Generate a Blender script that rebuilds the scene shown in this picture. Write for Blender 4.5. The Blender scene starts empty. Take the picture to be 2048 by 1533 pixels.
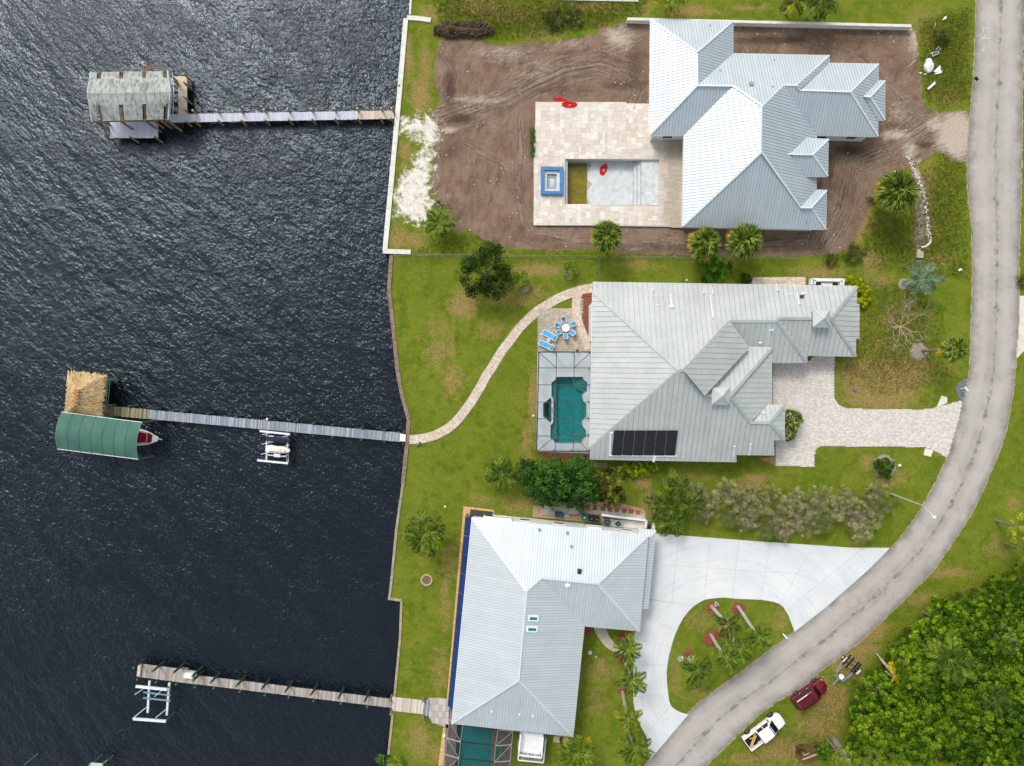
import bpy, bmesh, math, random
import numpy as np
from mathutils import Vector, Matrix
random.seed(7); rng = np.random.default_rng(7)
R = math.radians
S = bpy.context.scene
# ---------------- camera, light, exposure ----------------
H = 88.0                       # flying height of the drone in metres
FP = 24/36*2048                # focal length in photo pixels
cam = bpy.data.objects.new('camera', bpy.data.cameras.new('camera'))
S.collection.objects.link(cam); S.camera = cam
cam.location = (0, 0, H); cam.rotation_euler = (0, 0, 0)
cam.data.lens = 24; cam.data.sensor_width = 36; cam.data.clip_start = 1; cam.data.clip_end = 3000
SUN_EL, SUN_AZ = 50.0, -30.0   # azimuth measured from +Y (image up) clockwise
w = bpy.data.worlds.new('World'); S.world = w; w.use_nodes = True
wn = w.node_tree; wn.nodes.clear()
sky = wn.nodes.new('ShaderNodeTexSky'); sky.sky_type = 'NISHITA'; sky.sun_disc = False
sky.sun_elevation = R(SUN_EL); sky.sun_rotation = R(SUN_AZ)
sky.air_density = 1.0; sky.dust_density = 3.0; sky.ozone_density = 1.0
hs = wn.nodes.new('ShaderNodeHueSaturation'); hs.inputs['Saturation'].default_value = .38; hs.inputs['Hue'].default_value = .485   # thin high cloud whitens the blue
bg = wn.nodes.new('ShaderNodeBackground'); bg.inputs[1].default_value = 0.15
wo = wn.nodes.new('ShaderNodeOutputWorld')
wn.links.new(sky.outputs[0], hs.inputs['Color'])
# broken high cloud: brighter and duller patches all over the sky
wc = wn.nodes.new('ShaderNodeTexCoord'); wz = wn.nodes.new('ShaderNodeTexNoise'); wz.inputs['Scale'].default_value = 5.; wz.inputs['Detail'].default_value = 5; wn.links.new(wc.outputs['Generated'], wz.inputs['Vector'])
wr = wn.nodes.new('ShaderNodeMapRange'); wn.links.new(wz.outputs[0], wr.inputs[0]); wr.inputs[1].default_value = .42; wr.inputs[2].default_value = .6; wr.inputs[3].default_value = .45; wr.inputs[4].default_value = 1.75
wm = wn.nodes.new('ShaderNodeVectorMath'); wm.operation = 'SCALE'; wn.links.new(hs.outputs[0], wm.inputs[0]); wn.links.new(wr.outputs[0], wm.inputs['Scale']); wn.links.new(wm.outputs[0], bg.inputs[0]); wn.links.new(bg.outputs[0], wo.inputs[0])
sl = bpy.data.lights.new('sun', 'SUN'); sl.energy = 1.2; sl.angle = R(15); sl.color = (1.0, 0.97, 0.92)
sun = bpy.data.objects.new('sun', sl); S.collection.objects.link(sun)
ce = math.cos(R(SUN_EL))
sdir = Vector((math.sin(R(SUN_AZ))*ce, math.cos(R(SUN_AZ))*ce, math.sin(R(SUN_EL))))
sun.rotation_euler = sdir.to_track_quat('Z', 'Y').to_euler(); sun.location = (0, 0, 60)
vs = S.view_settings
S.display_settings.display_device = 'sRGB'
vs.view_transform = 'Standard'; vs.look = 'None'; vs.gamma = 1; vs.use_curve_mapping = False
vs.exposure = 0.32
S.render.resolution_x = 1024; S.render.resolution_y = 766
try: S.cycles.max_bounces = 6; S.cycles.transparent_max_bounces = 12
except Exception: pass
WZ = -0.9                      # water level

# ---------------- helpers ----------------
def P(px, py, z=0.0):
    """point at height z that the photograph shows at pixel px,py (site survey from the aerial)"""
    k = (H-z)/FP
    return Vector(((px-1024)*k, (766.5-py)*k, z))
def lin(h):
    return tuple(((c/255)/12.92 if c/255 <= .04045 else ((c/255+.055)/1.055)**2.4) for c in h)+(1.0,)
class NT:
    def __init__(s, name):
        s.m = bpy.data.materials.new(name); s.m.use_nodes = True
        s.t = s.m.node_tree; s.b = s.t.nodes['Principled BSDF']; s.o = s.t.nodes['Material Output']
        s.b.inputs['Specular IOR Level'].default_value = .3
    def n(s, typ, **kw):
        x = s.t.nodes.new(typ)
        for k, v in kw.items():
            if k.startswith('i_'): x.inputs[int(k[2:])].default_value = v
            else: setattr(x, k, v)
        return x
    def l(s, a, b): s.t.links.new(a, b)
    def co(s, kind='Object'):
        if kind == 'World': return s.n('ShaderNodeNewGeometry').outputs['Position']
        return s.n('ShaderNodeTexCoord').outputs[kind]
    def noise(s, vec, scale, detail=4, rough=.6, stretch=None, rot=0):
        if stretch or rot:
            mp = s.n('ShaderNodeMapping'); s.l(vec, mp.inputs[0])
            if rot: mp.vector_type = 'TEXTURE'
            mp.inputs['Rotation'].default_value = (0, 0, rot)
            mp.inputs['Scale'].default_value = stretch or (1, 1, 1); vec = mp.outputs[0]
        x = s.n('ShaderNodeTexNoise'); s.l(vec, x.inputs['Vector'])
        x.inputs['Scale'].default_value = scale; x.inputs['Detail'].default_value = detail
        x.inputs['Roughness'].default_value = rough
        return x.outputs[0]
    def ramp(s, v, a, b, ca=0.0, cb=1.0, smooth=False):
        x = s.n('ShaderNodeMapRange'); s.l(v, x.inputs[0])
        if smooth: x.interpolation_type = 'SMOOTHSTEP'
        for i, q in enumerate((a, b, ca, cb)): x.inputs[i+1].default_value = q
        return x.outputs[0]
    def math(s, op, a, b=None):
        x = s.n('ShaderNodeMath'); x.operation = op
        for i, q in enumerate((a, b)):
            if q is None: continue
            if isinstance(q, (int, float)): x.inputs[i].default_value = q
            else: s.l(q, x.inputs[i])
        return x.outputs[0]
    def mix(s, f, a, b, blend='MIX'):
        x = s.n('ShaderNodeMix'); x.data_type = 'RGBA'; x.blend_type = blend
        for sock, q in ((x.inputs[0], f), (x.inputs[6], a), (x.inputs[7], b)):
            if isinstance(q, (int, float)): sock.default_value = q
            elif isinstance(q, tuple): sock.default_value = q
            else: s.l(q, sock)
        return x.outputs[2]
    def attr(s, name): return s.n('ShaderNodeAttribute', attribute_name=name).outputs['Fac']
    def rnd(s): return s.n('ShaderNodeObjectInfo').outputs['Random']
    def bump(s, h, strength=.5, dist=.05):
        x = s.n('ShaderNodeBump'); s.l(h, x.inputs['Height'])
        x.inputs['Strength'].default_value = strength; x.inputs['Distance'].default_value = dist
        s.l(x.outputs[0], s.b.inputs['Normal'])
    def done(s, col=None, rough=None, metal=None):
        if col is not None:
            if isinstance(col, tuple): s.b.inputs['Base Color'].default_value = col
            else: s.l(col, s.b.inputs['Base Color'])
        if rough is not None:
            if isinstance(rough, (int, float)): s.b.inputs['Roughness'].default_value = rough
            else: s.l(rough, s.b.inputs['Roughness'])
        if metal is not None: s.b.inputs['Metallic'].default_value = metal
        return s.m
def M2(name, c1, c2, scale=2., rough=.7, metal=0., bumps=0., fine=None, tint=0., stretch=None, spec=.3):
    """two-colour procedural material with noise, optional per-object tint and bump"""
    s = NT(name); v = s.co('World')
    f = s.ramp(s.noise(v, scale, 5, .65, stretch), .32, .68)
    c = s.mix(f, lin(c1), lin(c2))
    if fine:
        g = s.ramp(s.noise(v, fine[0], 3, .7), .3, .7, 1-fine[1], 1+fine[1])
        c = s.mix(1.0, c, s.comb(g), 'MULTIPLY')
    if tint:
        g = s.ramp(s.rnd(), 0, 1, 1-tint, 1+tint)
        c = s.mix(1.0, c, s.comb(g), 'MULTIPLY')
    if bumps: s.bump(s.noise(v, fine[0] if fine else scale*4, 4, .7), bumps, .05)
    s.b.inputs['Specular IOR Level'].default_value = spec
    return s.done(c, rough, metal)
def _comb(s, g):
    x = s.n('ShaderNodeCombineColor')
    for i in range(3): s.l(g, x.inputs[i])
    return x.outputs[0]
NT.comb = _comb

def origin_of(o):
    p = Vector((0, 0, 0))
    while o is not None: p = p + o.location; o = o.parent
    return p
def link(o): S.collection.objects.link(o); return o
def mesh_from(name, vs_, fs, mats, mi=None, smooth=False):
    me = bpy.data.meshes.new(name)
    me.from_pydata([tuple(v) for v in vs_], [], fs)
    for m in (mats if isinstance(mats, (list, tuple)) else [mats]): me.materials.append(m)
    if mi is not None: me.polygons.foreach_set('material_index', mi)
    if smooth: me.polygons.foreach_set('use_smooth', [True]*len(me.polygons))
    me.update(); return me
def tag(o, label=None, cat=None, group=None, kind=None):
    if label: o['label'] = label
    if cat: o['category'] = cat
    if group: o['group'] = group
    if kind: o['kind'] = kind
    return o
def empty(name, loc, label, cat, group=None, rz=0):
    o = link(bpy.data.objects.new(name, None)); o.location = loc; o.rotation_euler = (0, 0, rz)
    o.empty_display_size = .3
    return tag(o, label, cat, group)
class MB:
    """mesh builder; world coordinates, the origin of the parent is taken off on build"""
    def __init__(s): s.v = []; s.f = []; s.mi = []; s.m = 0; s.tint = []; s.t = .5
    def face(s, idx): s.f.append(idx); s.mi.append(s.m); s.tint.append(s.t)
    def prism(s, pts, z0, z1, top=True, bottom=False):
        """pts: list of (x,y) counter-clockwise or not, extruded from z0 to z1"""
        n = len(pts); b = len(s.v)
        if sum(pts[i][0]*pts[(i+1) % n][1]-pts[(i+1) % n][0]*pts[i][1] for i in range(n)) < 0: pts = pts[::-1]
        for p in pts: s.v.append((p[0], p[1], z0))
        for p in pts: s.v.append((p[0], p[1], z1))
        for i in range(n): j = (i+1) % n; s.face((b+i, b+j, b+n+j, b+n+i))
        if top: s.face(tuple(b+n+i for i in range(n)))
        if bottom: s.face(tuple(b+n-1-i for i in range(n)))
        return s
    def slab(s, pts3, nrm, h0, h1):
        """polygon in space thickened along nrm from h0 to h1"""
        n = len(pts3); b = len(s.v)
        for h in (h0, h1):
            for p in pts3: s.v.append(tuple(Vector(p)+nrm*h))
        for i in range(n): j = (i+1) % n; s.face((b+i, b+j, b+n+j, b+n+i))
        s.face(tuple(b+n+i for i in range(n))); s.face(tuple(b+n-1-i for i in range(n)))
        return s
    def box(s, c, sz, rz=0, rx=0, ry=0):
        m = Matrix.Translation(Vector(c)) @ Matrix.Rotation(rz, 4, 'Z') @ Matrix.Rotation(ry, 4, 'Y') @ Matrix.Rotation(rx, 4, 'X')
        b = len(s.v); hx, hy, hz = sz[0]/2, sz[1]/2, sz[2]/2
        for x, y, z in ((-1,-1,-1),(1,-1,-1),(1,1,-1),(-1,1,-1),(-1,-1,1),(1,-1,1),(1,1,1),(-1,1,1)):
            s.v.append(tuple(m @ Vector((x*hx, y*hy, z*hz))))
        for f in ((3,2,1,0),(4,5,6,7),(0,1,5,4),(1,2,6,5),(2,3,7,6),(3,0,4,7)): s.face(tuple(b+i for i in f))
        return s
    def beam(s, a, b_, wd, ht):
        a = Vector(a); b_ = Vector(b_); d = b_-a; L = d.length
        if L < 1e-5: return s
        d.normalize(); up = Vector((0, 0, 1))
        if abs(d.z) > .95: up = Vector((0, 1, 0))
        x = d.cross(up).normalized(); y = x.cross(d).normalized()
        i = len(s.v)
        for q in (a, b_):
            for sx, sy in ((-1,-1),(1,-1),(1,1),(-1,1)): s.v.append(tuple(q+x*sx*wd/2+y*sy*ht/2))
        for f in ((0,1,2,3),(7,6,5,4),(0,4,5,1),(1,5,6,2),(2,6,7,3),(3,7,4,0)): s.face(tuple(i+k for k in f))
        return s
    def tube(s, pts, r, n=8, caps=True):
        pts = [Vector(p) for p in pts]; rs = r if isinstance(r, (list, tuple)) else [r]*len(pts)
        b = len(s.v)
        for k, p in enumerate(pts):
            d = (pts[min(k+1, len(pts)-1)]-pts[max(k-1, 0)]).normalized()
            up = Vector((0, 0, 1)) if abs(d.z) < .9 else Vector((1, 0, 0))
            x = d.cross(up).normalized(); y = x.cross(d)
            for i in range(n):
                a = 2*math.pi*i/n; s.v.append(tuple(p+(x*math.cos(a)+y*math.sin(a))*rs[k]))
        for k in range(len(pts)-1):
            for i in range(n):
                j = (i+1) % n; s.face((b+k*n+i, b+k*n+j, b+(k+1)*n+j, b+(k+1)*n+i))
        if caps:
            s.face(tuple(b+n-1-i for i in range(n))); e = b+(len(pts)-1)*n; s.face(tuple(e+i for i in range(n)))
        return s
    def cyl(s, c, r, z0, z1, n=12, r2=None):
        return s.tube([(c[0], c[1], z0), (c[0], c[1], z1)], [r, r if r2 is None else r2], n)
    def blob(s, c, r, n=10, m=5, jit=0., flat=0.):
        b = len(s.v); rx, ry, rz = r if isinstance(r, (tuple, list)) else (r, r, r)
        for k in range(m+1):
            ph = math.pi*k/m
            for i in range(n):
                a = 2*math.pi*i/n; q = 1+random.uniform(-jit, jit)
                s.v.append((c[0]+rx*q*math.sin(ph)*math.cos(a), c[1]+ry*q*math.sin(ph)*math.sin(a), c[2]+rz*q*math.cos(ph)))
        for k in range(m):
            for i in range(n):
                j = (i+1) % n; s.face((b+k*n+i, b+(k+1)*n+i, b+(k+1)*n+j, b+k*n+j))
        return s
    def mesh(s, name, mats, org=Vector((0, 0, 0)), smooth=False, tint=False):
        me = mesh_from(name, [Vector(v)-org for v in s.v], s.f, mats, s.mi, smooth)
        if tint:
            a = me.attributes.new('tint', 'FLOAT', 'FACE'); a.data.foreach_set('value', s.tint)
        return me
    def build(s, name, mats, parent=None, smooth=False, tint=False, kind=None, label=None, loc=None):
        org = origin_of(parent) if parent else Vector((0, 0, 0))
        o = bpy.data.objects.new(name, s.mesh(name, mats, org+(Vector(loc) if loc is not None else Vector((0,0,0))), smooth, tint))
        if loc is not None: o.location = loc
        link(o); o.parent = parent
        if kind: o['kind'] = kind
        if label: o['label'] = label
        return o
def put(name, me, parent, loc, rot=(0, 0, 0), sc=1.0):
    o = link(bpy.data.objects.new(name, me)); o.parent = parent; o.location = loc
    o.rotation_euler = rot; o.scale = (sc,)*3 if isinstance(sc, (int, float)) else sc
    return o
def copy_thing(src, loc, rz=0, label=None, sc=1.0):
    c = src.copy(); link(c); c.location = loc; c.rotation_euler = (0, 0, rz); c.scale = (sc,)*3
    if label: c['label'] = label
    for ch in list(src.children):
        d = ch.copy(); link(d); d.parent = c
        for g in list(ch.children):
            e = g.copy(); link(e); e.parent = d
    return c
def pip(x, y, poly):
    c = False; n = len(poly); j = n-1
    for i in range(n):
        xi, yi = poly[i]; xj, yj = poly[j]
        if (yi > y) != (yj > y) and x < (xj-xi)*(y-yi)/(yj-yi)+xi: c = not c
        j = i
    return c
def clip(poly, nx, ny, c):
    """keep the side nx*x+ny*y <= c"""
    out = []; n = len(poly)
    for i in range(n):
        p, q = poly[i], poly[(i+1) % n]
        dp = nx*p[0]+ny*p[1]-c; dq = nx*q[0]+ny*q[1]-c
        if dp <= 0: out.append(p)
        if (dp < 0 < dq) or (dq < 0 < dp):
            t = dp/(dp-dq); out.append((p[0]+(q[0]-p[0])*t, p[1]+(q[1]-p[1])*t))
    return out
def area(poly):
    n = len(poly); return sum(poly[i][0]*poly[(i+1) % n][1]-poly[(i+1) % n][0]*poly[i][1] for i in range(n))/2
def clean(poly, eps=1e-3):
    out = []
    for p in poly:
        if not out or (abs(p[0]-out[-1][0])+abs(p[1]-out[-1][1])) > eps: out.append(p)
    if len(out) > 1 and abs(out[0][0]-out[-1][0])+abs(out[0][1]-out[-1][1]) <= eps: out.pop()
    return out
def inset(poly, d):
    poly = clean(poly)
    if area(poly) < 0: poly = poly[::-1]
    n = len(poly); out = []
    for i in range(n):
        a = Vector(poly[i-1]); b = Vector(poly[i]); c = Vector(poly[(i+1) % n])
        e1 = (b-a).normalized(); e2 = (c-b).normalized()
        n1 = Vector((-e1.y, e1.x)); n2 = Vector((-e2.y, e2.x))
        k = 1+n1.dot(n2); m = (n1+n2)/max(k, .25)
        out.append((b.x+m.x*d, b.y+m.y*d))
    return out
def wp(pts, z=0.0): return [tuple(P(x, y, z)[:2]) for x, y in pts]
def sdf(pts, X, Y):
    """signed distance in metres to a polygon given in photo pixels (negative inside)"""
    poly = np.array(wp(pts)); n = len(poly); d = np.full(X.shape, 1e9); ins = np.zeros(X.shape, bool)
    for i in range(n):
        a = poly[i]; b = poly[(i+1) % n]; e = b-a; wx = X-a[0]; wy = Y-a[1]
        t = np.clip((wx*e[0]+wy*e[1])/(e@e+1e-9), 0, 1)
        d = np.minimum(d, np.hypot(wx-e[0]*t, wy-e[1]*t))
        with np.errstate(divide='ignore', invalid='ignore'):
            c = ((a[1] > Y) != (b[1] > Y)) & (X < (b[0]-a[0])*(Y-a[1])/(b[1]-a[1]+1e-12)+a[0])
        ins ^= c
    return np.where(ins, -d, d)
def pdist(pts, X, Y):
    """distance in metres to a polyline in photo pixels"""
    poly = np.array(wp(pts)); d = np.full(X.shape, 1e9)
    for i in range(len(poly)-1):
        a = poly[i]; e = poly[i+1]-a; wx = X-a[0]; wy = Y-a[1]
        t = np.clip((wx*e[0]+wy*e[1])/(e@e+1e-9), 0, 1)
        d = np.minimum(d, np.hypot(wx-e[0]*t, wy-e[1]*t))
    return d
def sm(x): x = np.clip(x, 0, 1); return x*x*(3-2*x)
def spline(pts, n=8):
    out = []; m = len(pts)
    for i in range(m-1):
        p0, p1, p2, p3 = pts[max(i-1, 0)], pts[i], pts[i+1], pts[min(i+2, m-1)]
        for k in range(n):
            t = k/n
            out.append(tuple(.5*(2*p1[j]+(p2[j]-p0[j])*t+(2*p0[j]-5*p1[j]+4*p2[j]-p3[j])*t*t+(3*p1[j]-p0[j]-3*p2[j]+p3[j])*t**3) for j in range(len(p1))))
    out.append(tuple(pts[-1])); return out
# ---------------- ground, water, road ----------------
SHORE = [(-400, 830), (0, 824), (33, 818), (34, 812), (200, 796), (375, 783), (505, 772), (507, 786), (580, 779), (650, 787), (740, 797), (780, 804), (800, 808),
         (840, 819), (865, 818), (890, 815), (968, 806), (1058, 794), (1142, 785), (1196, 779), (1198, 803), (1233, 803), (1280, 800), (1384, 790), (1511, 777), (1533, 776), (1900, 745)]
def shore(y): return np.interp(y, [s_[0] for s_ in SHORE], [s_[1] for s_ in SHORE])
DIRT = [(874, 100), (880, 84), (905, 80), (930, 74), (985, 90), (1020, 92), (1060, 83), (1110, 86), (1150, 78), (1188, 72), (1200, 52), (1225, 52), (1255, 42), (1300, 36), (1500, 44),
        (1823, 52), (1834, 70), (1836, 110), (1842, 170), (1848, 214), (1875, 226), (1948, 222), (1948, 330), (1900, 320), (1880, 300), (1850, 322), (1810, 338), (1760, 352), (1748, 385), (1732, 430), (1712, 470),
        (1700, 500), (1660, 510), (1600, 512), (1480, 514), (1400, 512), (1240, 508), (1200, 498), (1120, 500), (1060, 500), (1010, 496), (965, 478), (940, 462), (905, 462), (880, 430), (868, 395), (862, 350), (868, 300), (858, 246), (872, 215), (880, 190), (868, 170), (868, 140)]
SAND = [(800, 236), (840, 232), (862, 226), (880, 246), (884, 268), (870, 292), (868, 340), (862, 376), (872, 410), (858, 440), (838, 452), (820, 446), (788, 432), (786, 376), (800, 352), (826, 318), (842, 292), (830, 276), (798, 266)]
SOILBED = [(868, 52), (905, 46), (950, 52), (985, 54), (988, 70), (940, 78), (895, 78), (866, 72)]
WOODS = [(1672, 1533), (1690, 1480), (1698, 1410), (1710, 1360), (1760, 1310), (1775, 1260), (1830, 1230), (1890, 1175), (1960, 1150), (2020, 1130), (2300, 1120), (2300, 1700), (1672, 1700)]
DRIVE1 = [(1840, 246), (1870, 228), (1956, 215), (1956, 345), (1905, 318), (1885, 296), (1850, 280), (1830, 262)]
POOL1 = [(1132, 318), (1319, 318), (1319, 412), (1130, 409)]
SPA1 = [(1089, 338), (1123, 338), (1123, 385), (1088, 385)]
POOL2 = [(1100, 752), (1175, 752), (1175, 890), (1100, 890)]
SPA2 = [(1085, 795), (1103, 795), (1103, 848), (1085, 848)]
POOL3 = [(912, 1450), (985, 1450), (985, 1560), (905, 1560)]
ys = np.concatenate([np.arange(-420, -20, 20), np.arange(-20, 1556, 3.6), np.arange(1560, 1901, 20)]); nr = len(ys)
xs_t = np.concatenate([np.linspace(0, 1, 350)])
sx = shore(ys)[:, None]; PX = sx+(2110-sx)*xs_t[None, :]
PY = np.repeat(ys[:, None], len(xs_t), 1); k0 = H/FP
GX = (PX-1024)*k0; GY = (766.5-PY)*k0; nc = GX.shape[1]
def blur_noise(X, Y, sc, seed):
    r_ = np.random.default_rng(seed); g = r_.random((96, 96))
    u = (X/sc) % 95; v = (Y/sc) % 95; i = u.astype(int); j = v.astype(int); fu = sm(u-i); fv = sm(v-j)
    return (g[i, j]*(1-fu)+g[i+1, j]*fu)*(1-fv)+(g[i, j+1]*(1-fu)+g[i+1, j+1]*fu)*fv
nz = lambda sc, sd_: blur_noise(GX, GY, sc, sd_)
Z = -.035+.02*nz(3., 1)
sb = sdf(SOILBED, GX, GY)
Z += sm(-sb/1.2+.1)*(.7+.5*nz(.8, 2))
for pl in (POOL1, POOL2, POOL3, SPA1, SPA2): Z = np.where(sdf(pl, GX, GY) < .45, -2.7, Z)
dsd = sdf(DIRT, GX, GY)
m_dirt = np.clip(.5-dsd/1.6, 0, 1)
m_dirt = np.maximum(m_dirt, np.clip(.5-sb/1.2, 0, 1))
m_sand = np.clip(.5-sdf(SAND, GX, GY)/3.2, 0, 1)
def blobs(lst):
    m = np.zeros_like(GX)
    for px, py, rx, ry, a in lst:
        c = P(px, py); m = np.maximum(m, a*np.exp(-(((GX-c.x)/(rx*k0))**2+((GY-c.y)/(ry*k0))**2)))
    return m
dry = blobs([(815, 110, 12, 60, .6), (850, 130, 16, 70, .55), (812, 380, 14, 60, .8), (790, 480, 20, 20, .7), (830, 480, 40, 20, .6), (860, 30, 30, 20, .6), (960, 20, 60, 22, .85), (1040, 30, 60, 18, .8), (1190, 14, 50, 10, .8), (1090, 70, 60, 14, .5), (840, 190, 22, 40, .9), (820, 130, 14, 40, .5), (812, 300, 18, 30, .6), (800, 470, 30, 20, .6), (1290, 20, 20, 20, .5),
    (1380, 22, 60, 12, .75), (1500, 16, 50, 8, .6), (925, 610, 30, 34, .8), (1075, 540, 60, 14, .85), (1040, 590, 60, 30, .55), (880, 660, 40, 30, .4), (880, 700, 40, 30, .5), (905, 760, 24, 40, .6), (870, 720, 20, 30, .5), (980, 660, 40, 20, .5), (1066, 800, 10, 70, .8), (1055, 880, 14, 40, .6),
    (1280, 530, 50, 14, .5), (1420, 530, 20, 20, .3), (1640, 545, 60, 18, .6), (1720, 440, 30, 50, .8), (1745, 520, 25, 25, .8), (1760, 560, 40, 20, .5), (1800, 640, 50, 50, .6), (1760, 770, 80, 60, 1.), (1700, 740, 30, 20, .7), (1820, 740, 50, 40, .8), (1770, 690, 60, 40, .5), (1900, 730, 30, 30, .3),
    (1860, 380, 20, 60, .7), (1870, 450, 24, 40, .5), (1860, 70, 40, 30, .4), (1850, 60, 40, 50, .5), (1890, 190, 40, 30, .5), (1840, 20, 60, 14, .3), (1880, 520, 40, 20, .5),
    (1380, 950, 60, 16, .35), (1510, 960, 28, 14, .75), (1480, 975, 40, 12, .7), (1285, 965, 16, 14, .8), (1735, 925, 18, 14, .7), (1770, 965, 34, 14, .6), (1800, 955, 30, 20, .4), (1890, 905, 20, 10, .6), (1040, 1010, 40, 20, .6), (960, 1000, 30, 20, .4), (1295, 1010, 14, 30, .8),
    (1400, 1240, 40, 30, .45), (1560, 1240, 20, 30, .45), (1350, 1350, 20, 60, .4), (1400, 1390, 40, 20, .35), (1200, 1340, 30, 40, .5), (1195, 1410, 30, 40, .4), (1160, 1510, 40, 20, .3), (900, 1120, 22, 60, .45), (890, 1200, 14, 90, .5), (850, 1100, 20, 40, .35), (880, 1340, 20, 60, .5), (840, 1480, 30, 40, .6), (870, 1510, 20, 30, .5),
    (1700, 1330, 40, 30, .9), (1760, 1265, 60, 20, .8), (1660, 1400, 40, 40, .9), (1640, 1450, 50, 30, .8), (1570, 1500, 60, 30, .8), (1500, 1520, 50, 16, .6), (1640, 1370, 30, 20, .6), (1850, 1200, 40, 20, .55), (1900, 1145, 60, 14, .6), (1990, 1100, 30, 30, .4), (2030, 1010, 20, 20, .5), (1715, 1300, 80, 14, .8), (1600, 1440, 20, 50, .4), (1690, 1280, 60, 16, .9)])
m_wild = blobs([(1100, 40, 60, 22, 1.), (1200, 40, 50, 20, .9), (920, 30, 30, 10, .8), (1330, 20, 20, 14, .8), (1870, 70, 60, 60, .5), (1900, 120, 40, 80, .6), (1900, 400, 40, 120, .8), (1780, 480, 40, 40, 1.), (1790, 450, 50, 30, .9), (1640, 505, 60, 8, 1.), (1580, 508, 60, 5, .9), (1130, 508, 40, 8, 1.), (900, 480, 60, 18, .9), (1000, 500, 60, 6, .7), (1250, 545, 60, 20, .5),
    (1770, 600, 70, 50, .5), (1740, 660, 30, 40, .7), (1060, 290, 5, 28, 1.), (850, 90, 20, 40, .4), (1800, 110, 14, 34, .6), (1340, 1010, 50, 50, .5), (1550, 1040, 230, 40, .8), (1670, 1060, 100, 20, .5), (1480, 1310, 60, 30, .5), (868, 320, 4, 60, .7), (873, 390, 8, 20, .9), (1700, 340, 60, 8, .0), (1620, 1500, 40, 40, .6), (1200, 930, 100, 12, .6), (2040, 1100, 30, 60, .5)])
m_wild = np.maximum(m_wild, np.clip(.6-sdf(WOODS, GX, GY)/2.5, 0, 1))
m_pale = blobs([(1140, 90, 90, 16, .5), (1240, 76, 40, 30, .9), (1000, 110, 90, 24, .55), (900, 260, 20, 8, 1.), (1080, 130, 60, 20, .4), (1830, 80, 16, 40, .9), (1850, 150, 14, 60, .8), (1800, 225, 30, 40, .6), (1790, 270, 40, 12, 1.), (1820, 300, 20, 24, .9), (1838, 340, 8, 30, 1.), (1845, 400, 8, 40, 1.), (1842, 450, 14, 50, .8), (1850, 495, 14, 16, .9), (930, 400, 30, 60, .1), (960, 200, 80, 12, .7), (1060, 150, 60, 14, .5), (860, 320, 6, 30, .8), (1450, 90, 20, 10, .7), (980, 330, 40, 70, .25), (1270, 500, 30, 6, .5), (1915, 270, 46, 52, 1.5), (1875, 250, 30, 20, 1.0), (1840, 400, 16, 60, .9), (1843, 470, 18, 40, 1.)])
STRIP = [(1812, 312), (1828, 318), (1850, 370), (1862, 430), (1862, 488), (1850, 500), (1824, 498), (1828, 440), (1834, 380)]
m_dirt = np.maximum(m_dirt, np.clip(.5-sdf(STRIP, GX, GY)/1.4, 0, 1))
m_dark = blobs([(900, 175, 16, 60, .8), (920, 238, 40, 14, .9), (905, 290, 30, 40, .6), (915, 420, 40, 30, .5), (1540, 80, 100, 12, .9), (1500, 70, 50, 20, .5), (1700, 300, 40, 16, .9), (1080, 480, 80, 12, .5), (1500, 480, 120, 14, .6), (1850, 290, 30, 10, .8), (1250, 170, 60, 16, .7), (1150, 130, 80, 20, .4), (1660, 350, 12, 60, .8), (1270, 130, 24, 70, .6), (1700, 80, 120, 30, .6), (1690, 380, 50, 80, .5), (1790, 180, 40, 60, .35), (1400, 495, 300, 16, .6), (1060, 300, 20, 120, .3), (1120, 180, 80, 24, .5)])
m_dark = np.maximum(m_dark, np.clip(.8-sb/.5, 0, 1))
m_gravel = np.clip(.5-sdf([(1866, 770), (1905, 762), (1935, 772), (1926, 800), (1918, 806)], GX, GY)/.5, 0, 1)*0
# wheel tracks: distance to the paved terrace, and to a bundle of curves
psi = sdf([(1078, 215), (1360, 215), (1640, 470), (1400, 470), (1085, 440)], GX, GY)
bund = pdist([(860, 250), (930, 225), (1010, 200), (1075, 165), (1130, 140), (1200, 128), (1260, 150), (1275, 180), (1262, 210)], GX, GY)
bund2 = pdist([(1850, 250), (1780, 300), (1700, 330), (1680, 420), (1640, 490)], GX, GY)
more = [([(930, 290), (1010, 330), (1040, 400), (1072, 465), (1150, 482), (1300, 484), (1480, 492), (1640, 480)], 1.6), ([(890, 110), (908, 150), (898, 200), (884, 225)], 1.6), ([(960, 100), (1060, 108), (1150, 98), (1230, 110), (1290, 150)], 1.5), ([(1480, 75), (1600, 80), (1720, 110), (1790, 180), (1830, 240)], 1.3), ([(1750, 290), (1700, 360), (1690, 460)], 1.3), ([(1036, 215), (1042, 300), (1036, 400), (1046, 450)], 1.5), ([(880, 262), (960, 250), (1040, 262), (1050, 330)], 1.2), ([(1120, 190), (1180, 160), (1250, 190)], 1.0)]
dm_ = [(pdist(p_, GX, GY), w_) for p_, w_ in more]
m_b = np.clip(1-np.minimum(bund/3.2, bund2/3.), 0, 1)
for d_, w_ in dm_: m_b = np.maximum(m_b, .75*np.clip(1-d_/w_, 0, 1)); bund = np.minimum(bund, d_+(3.2-w_))
psi = psi+.5*nz(3.5, 5); bb = np.minimum(bund, bund2)+.3*nz(2.5, 6)
Z += np.where((m_dirt > .5) & (Z > -1), .02*np.sin(bb*7)*m_b, 0)
V = np.stack([GX, GY, Z], -1).reshape(-1, 3)
idx = np.arange(nr*nc).reshape(nr, nc)
F_ = np.stack([idx[:-1, :-1], idx[1:, :-1], idx[1:, 1:], idx[:-1, 1:]], -1).reshape(-1, 4)
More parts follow.
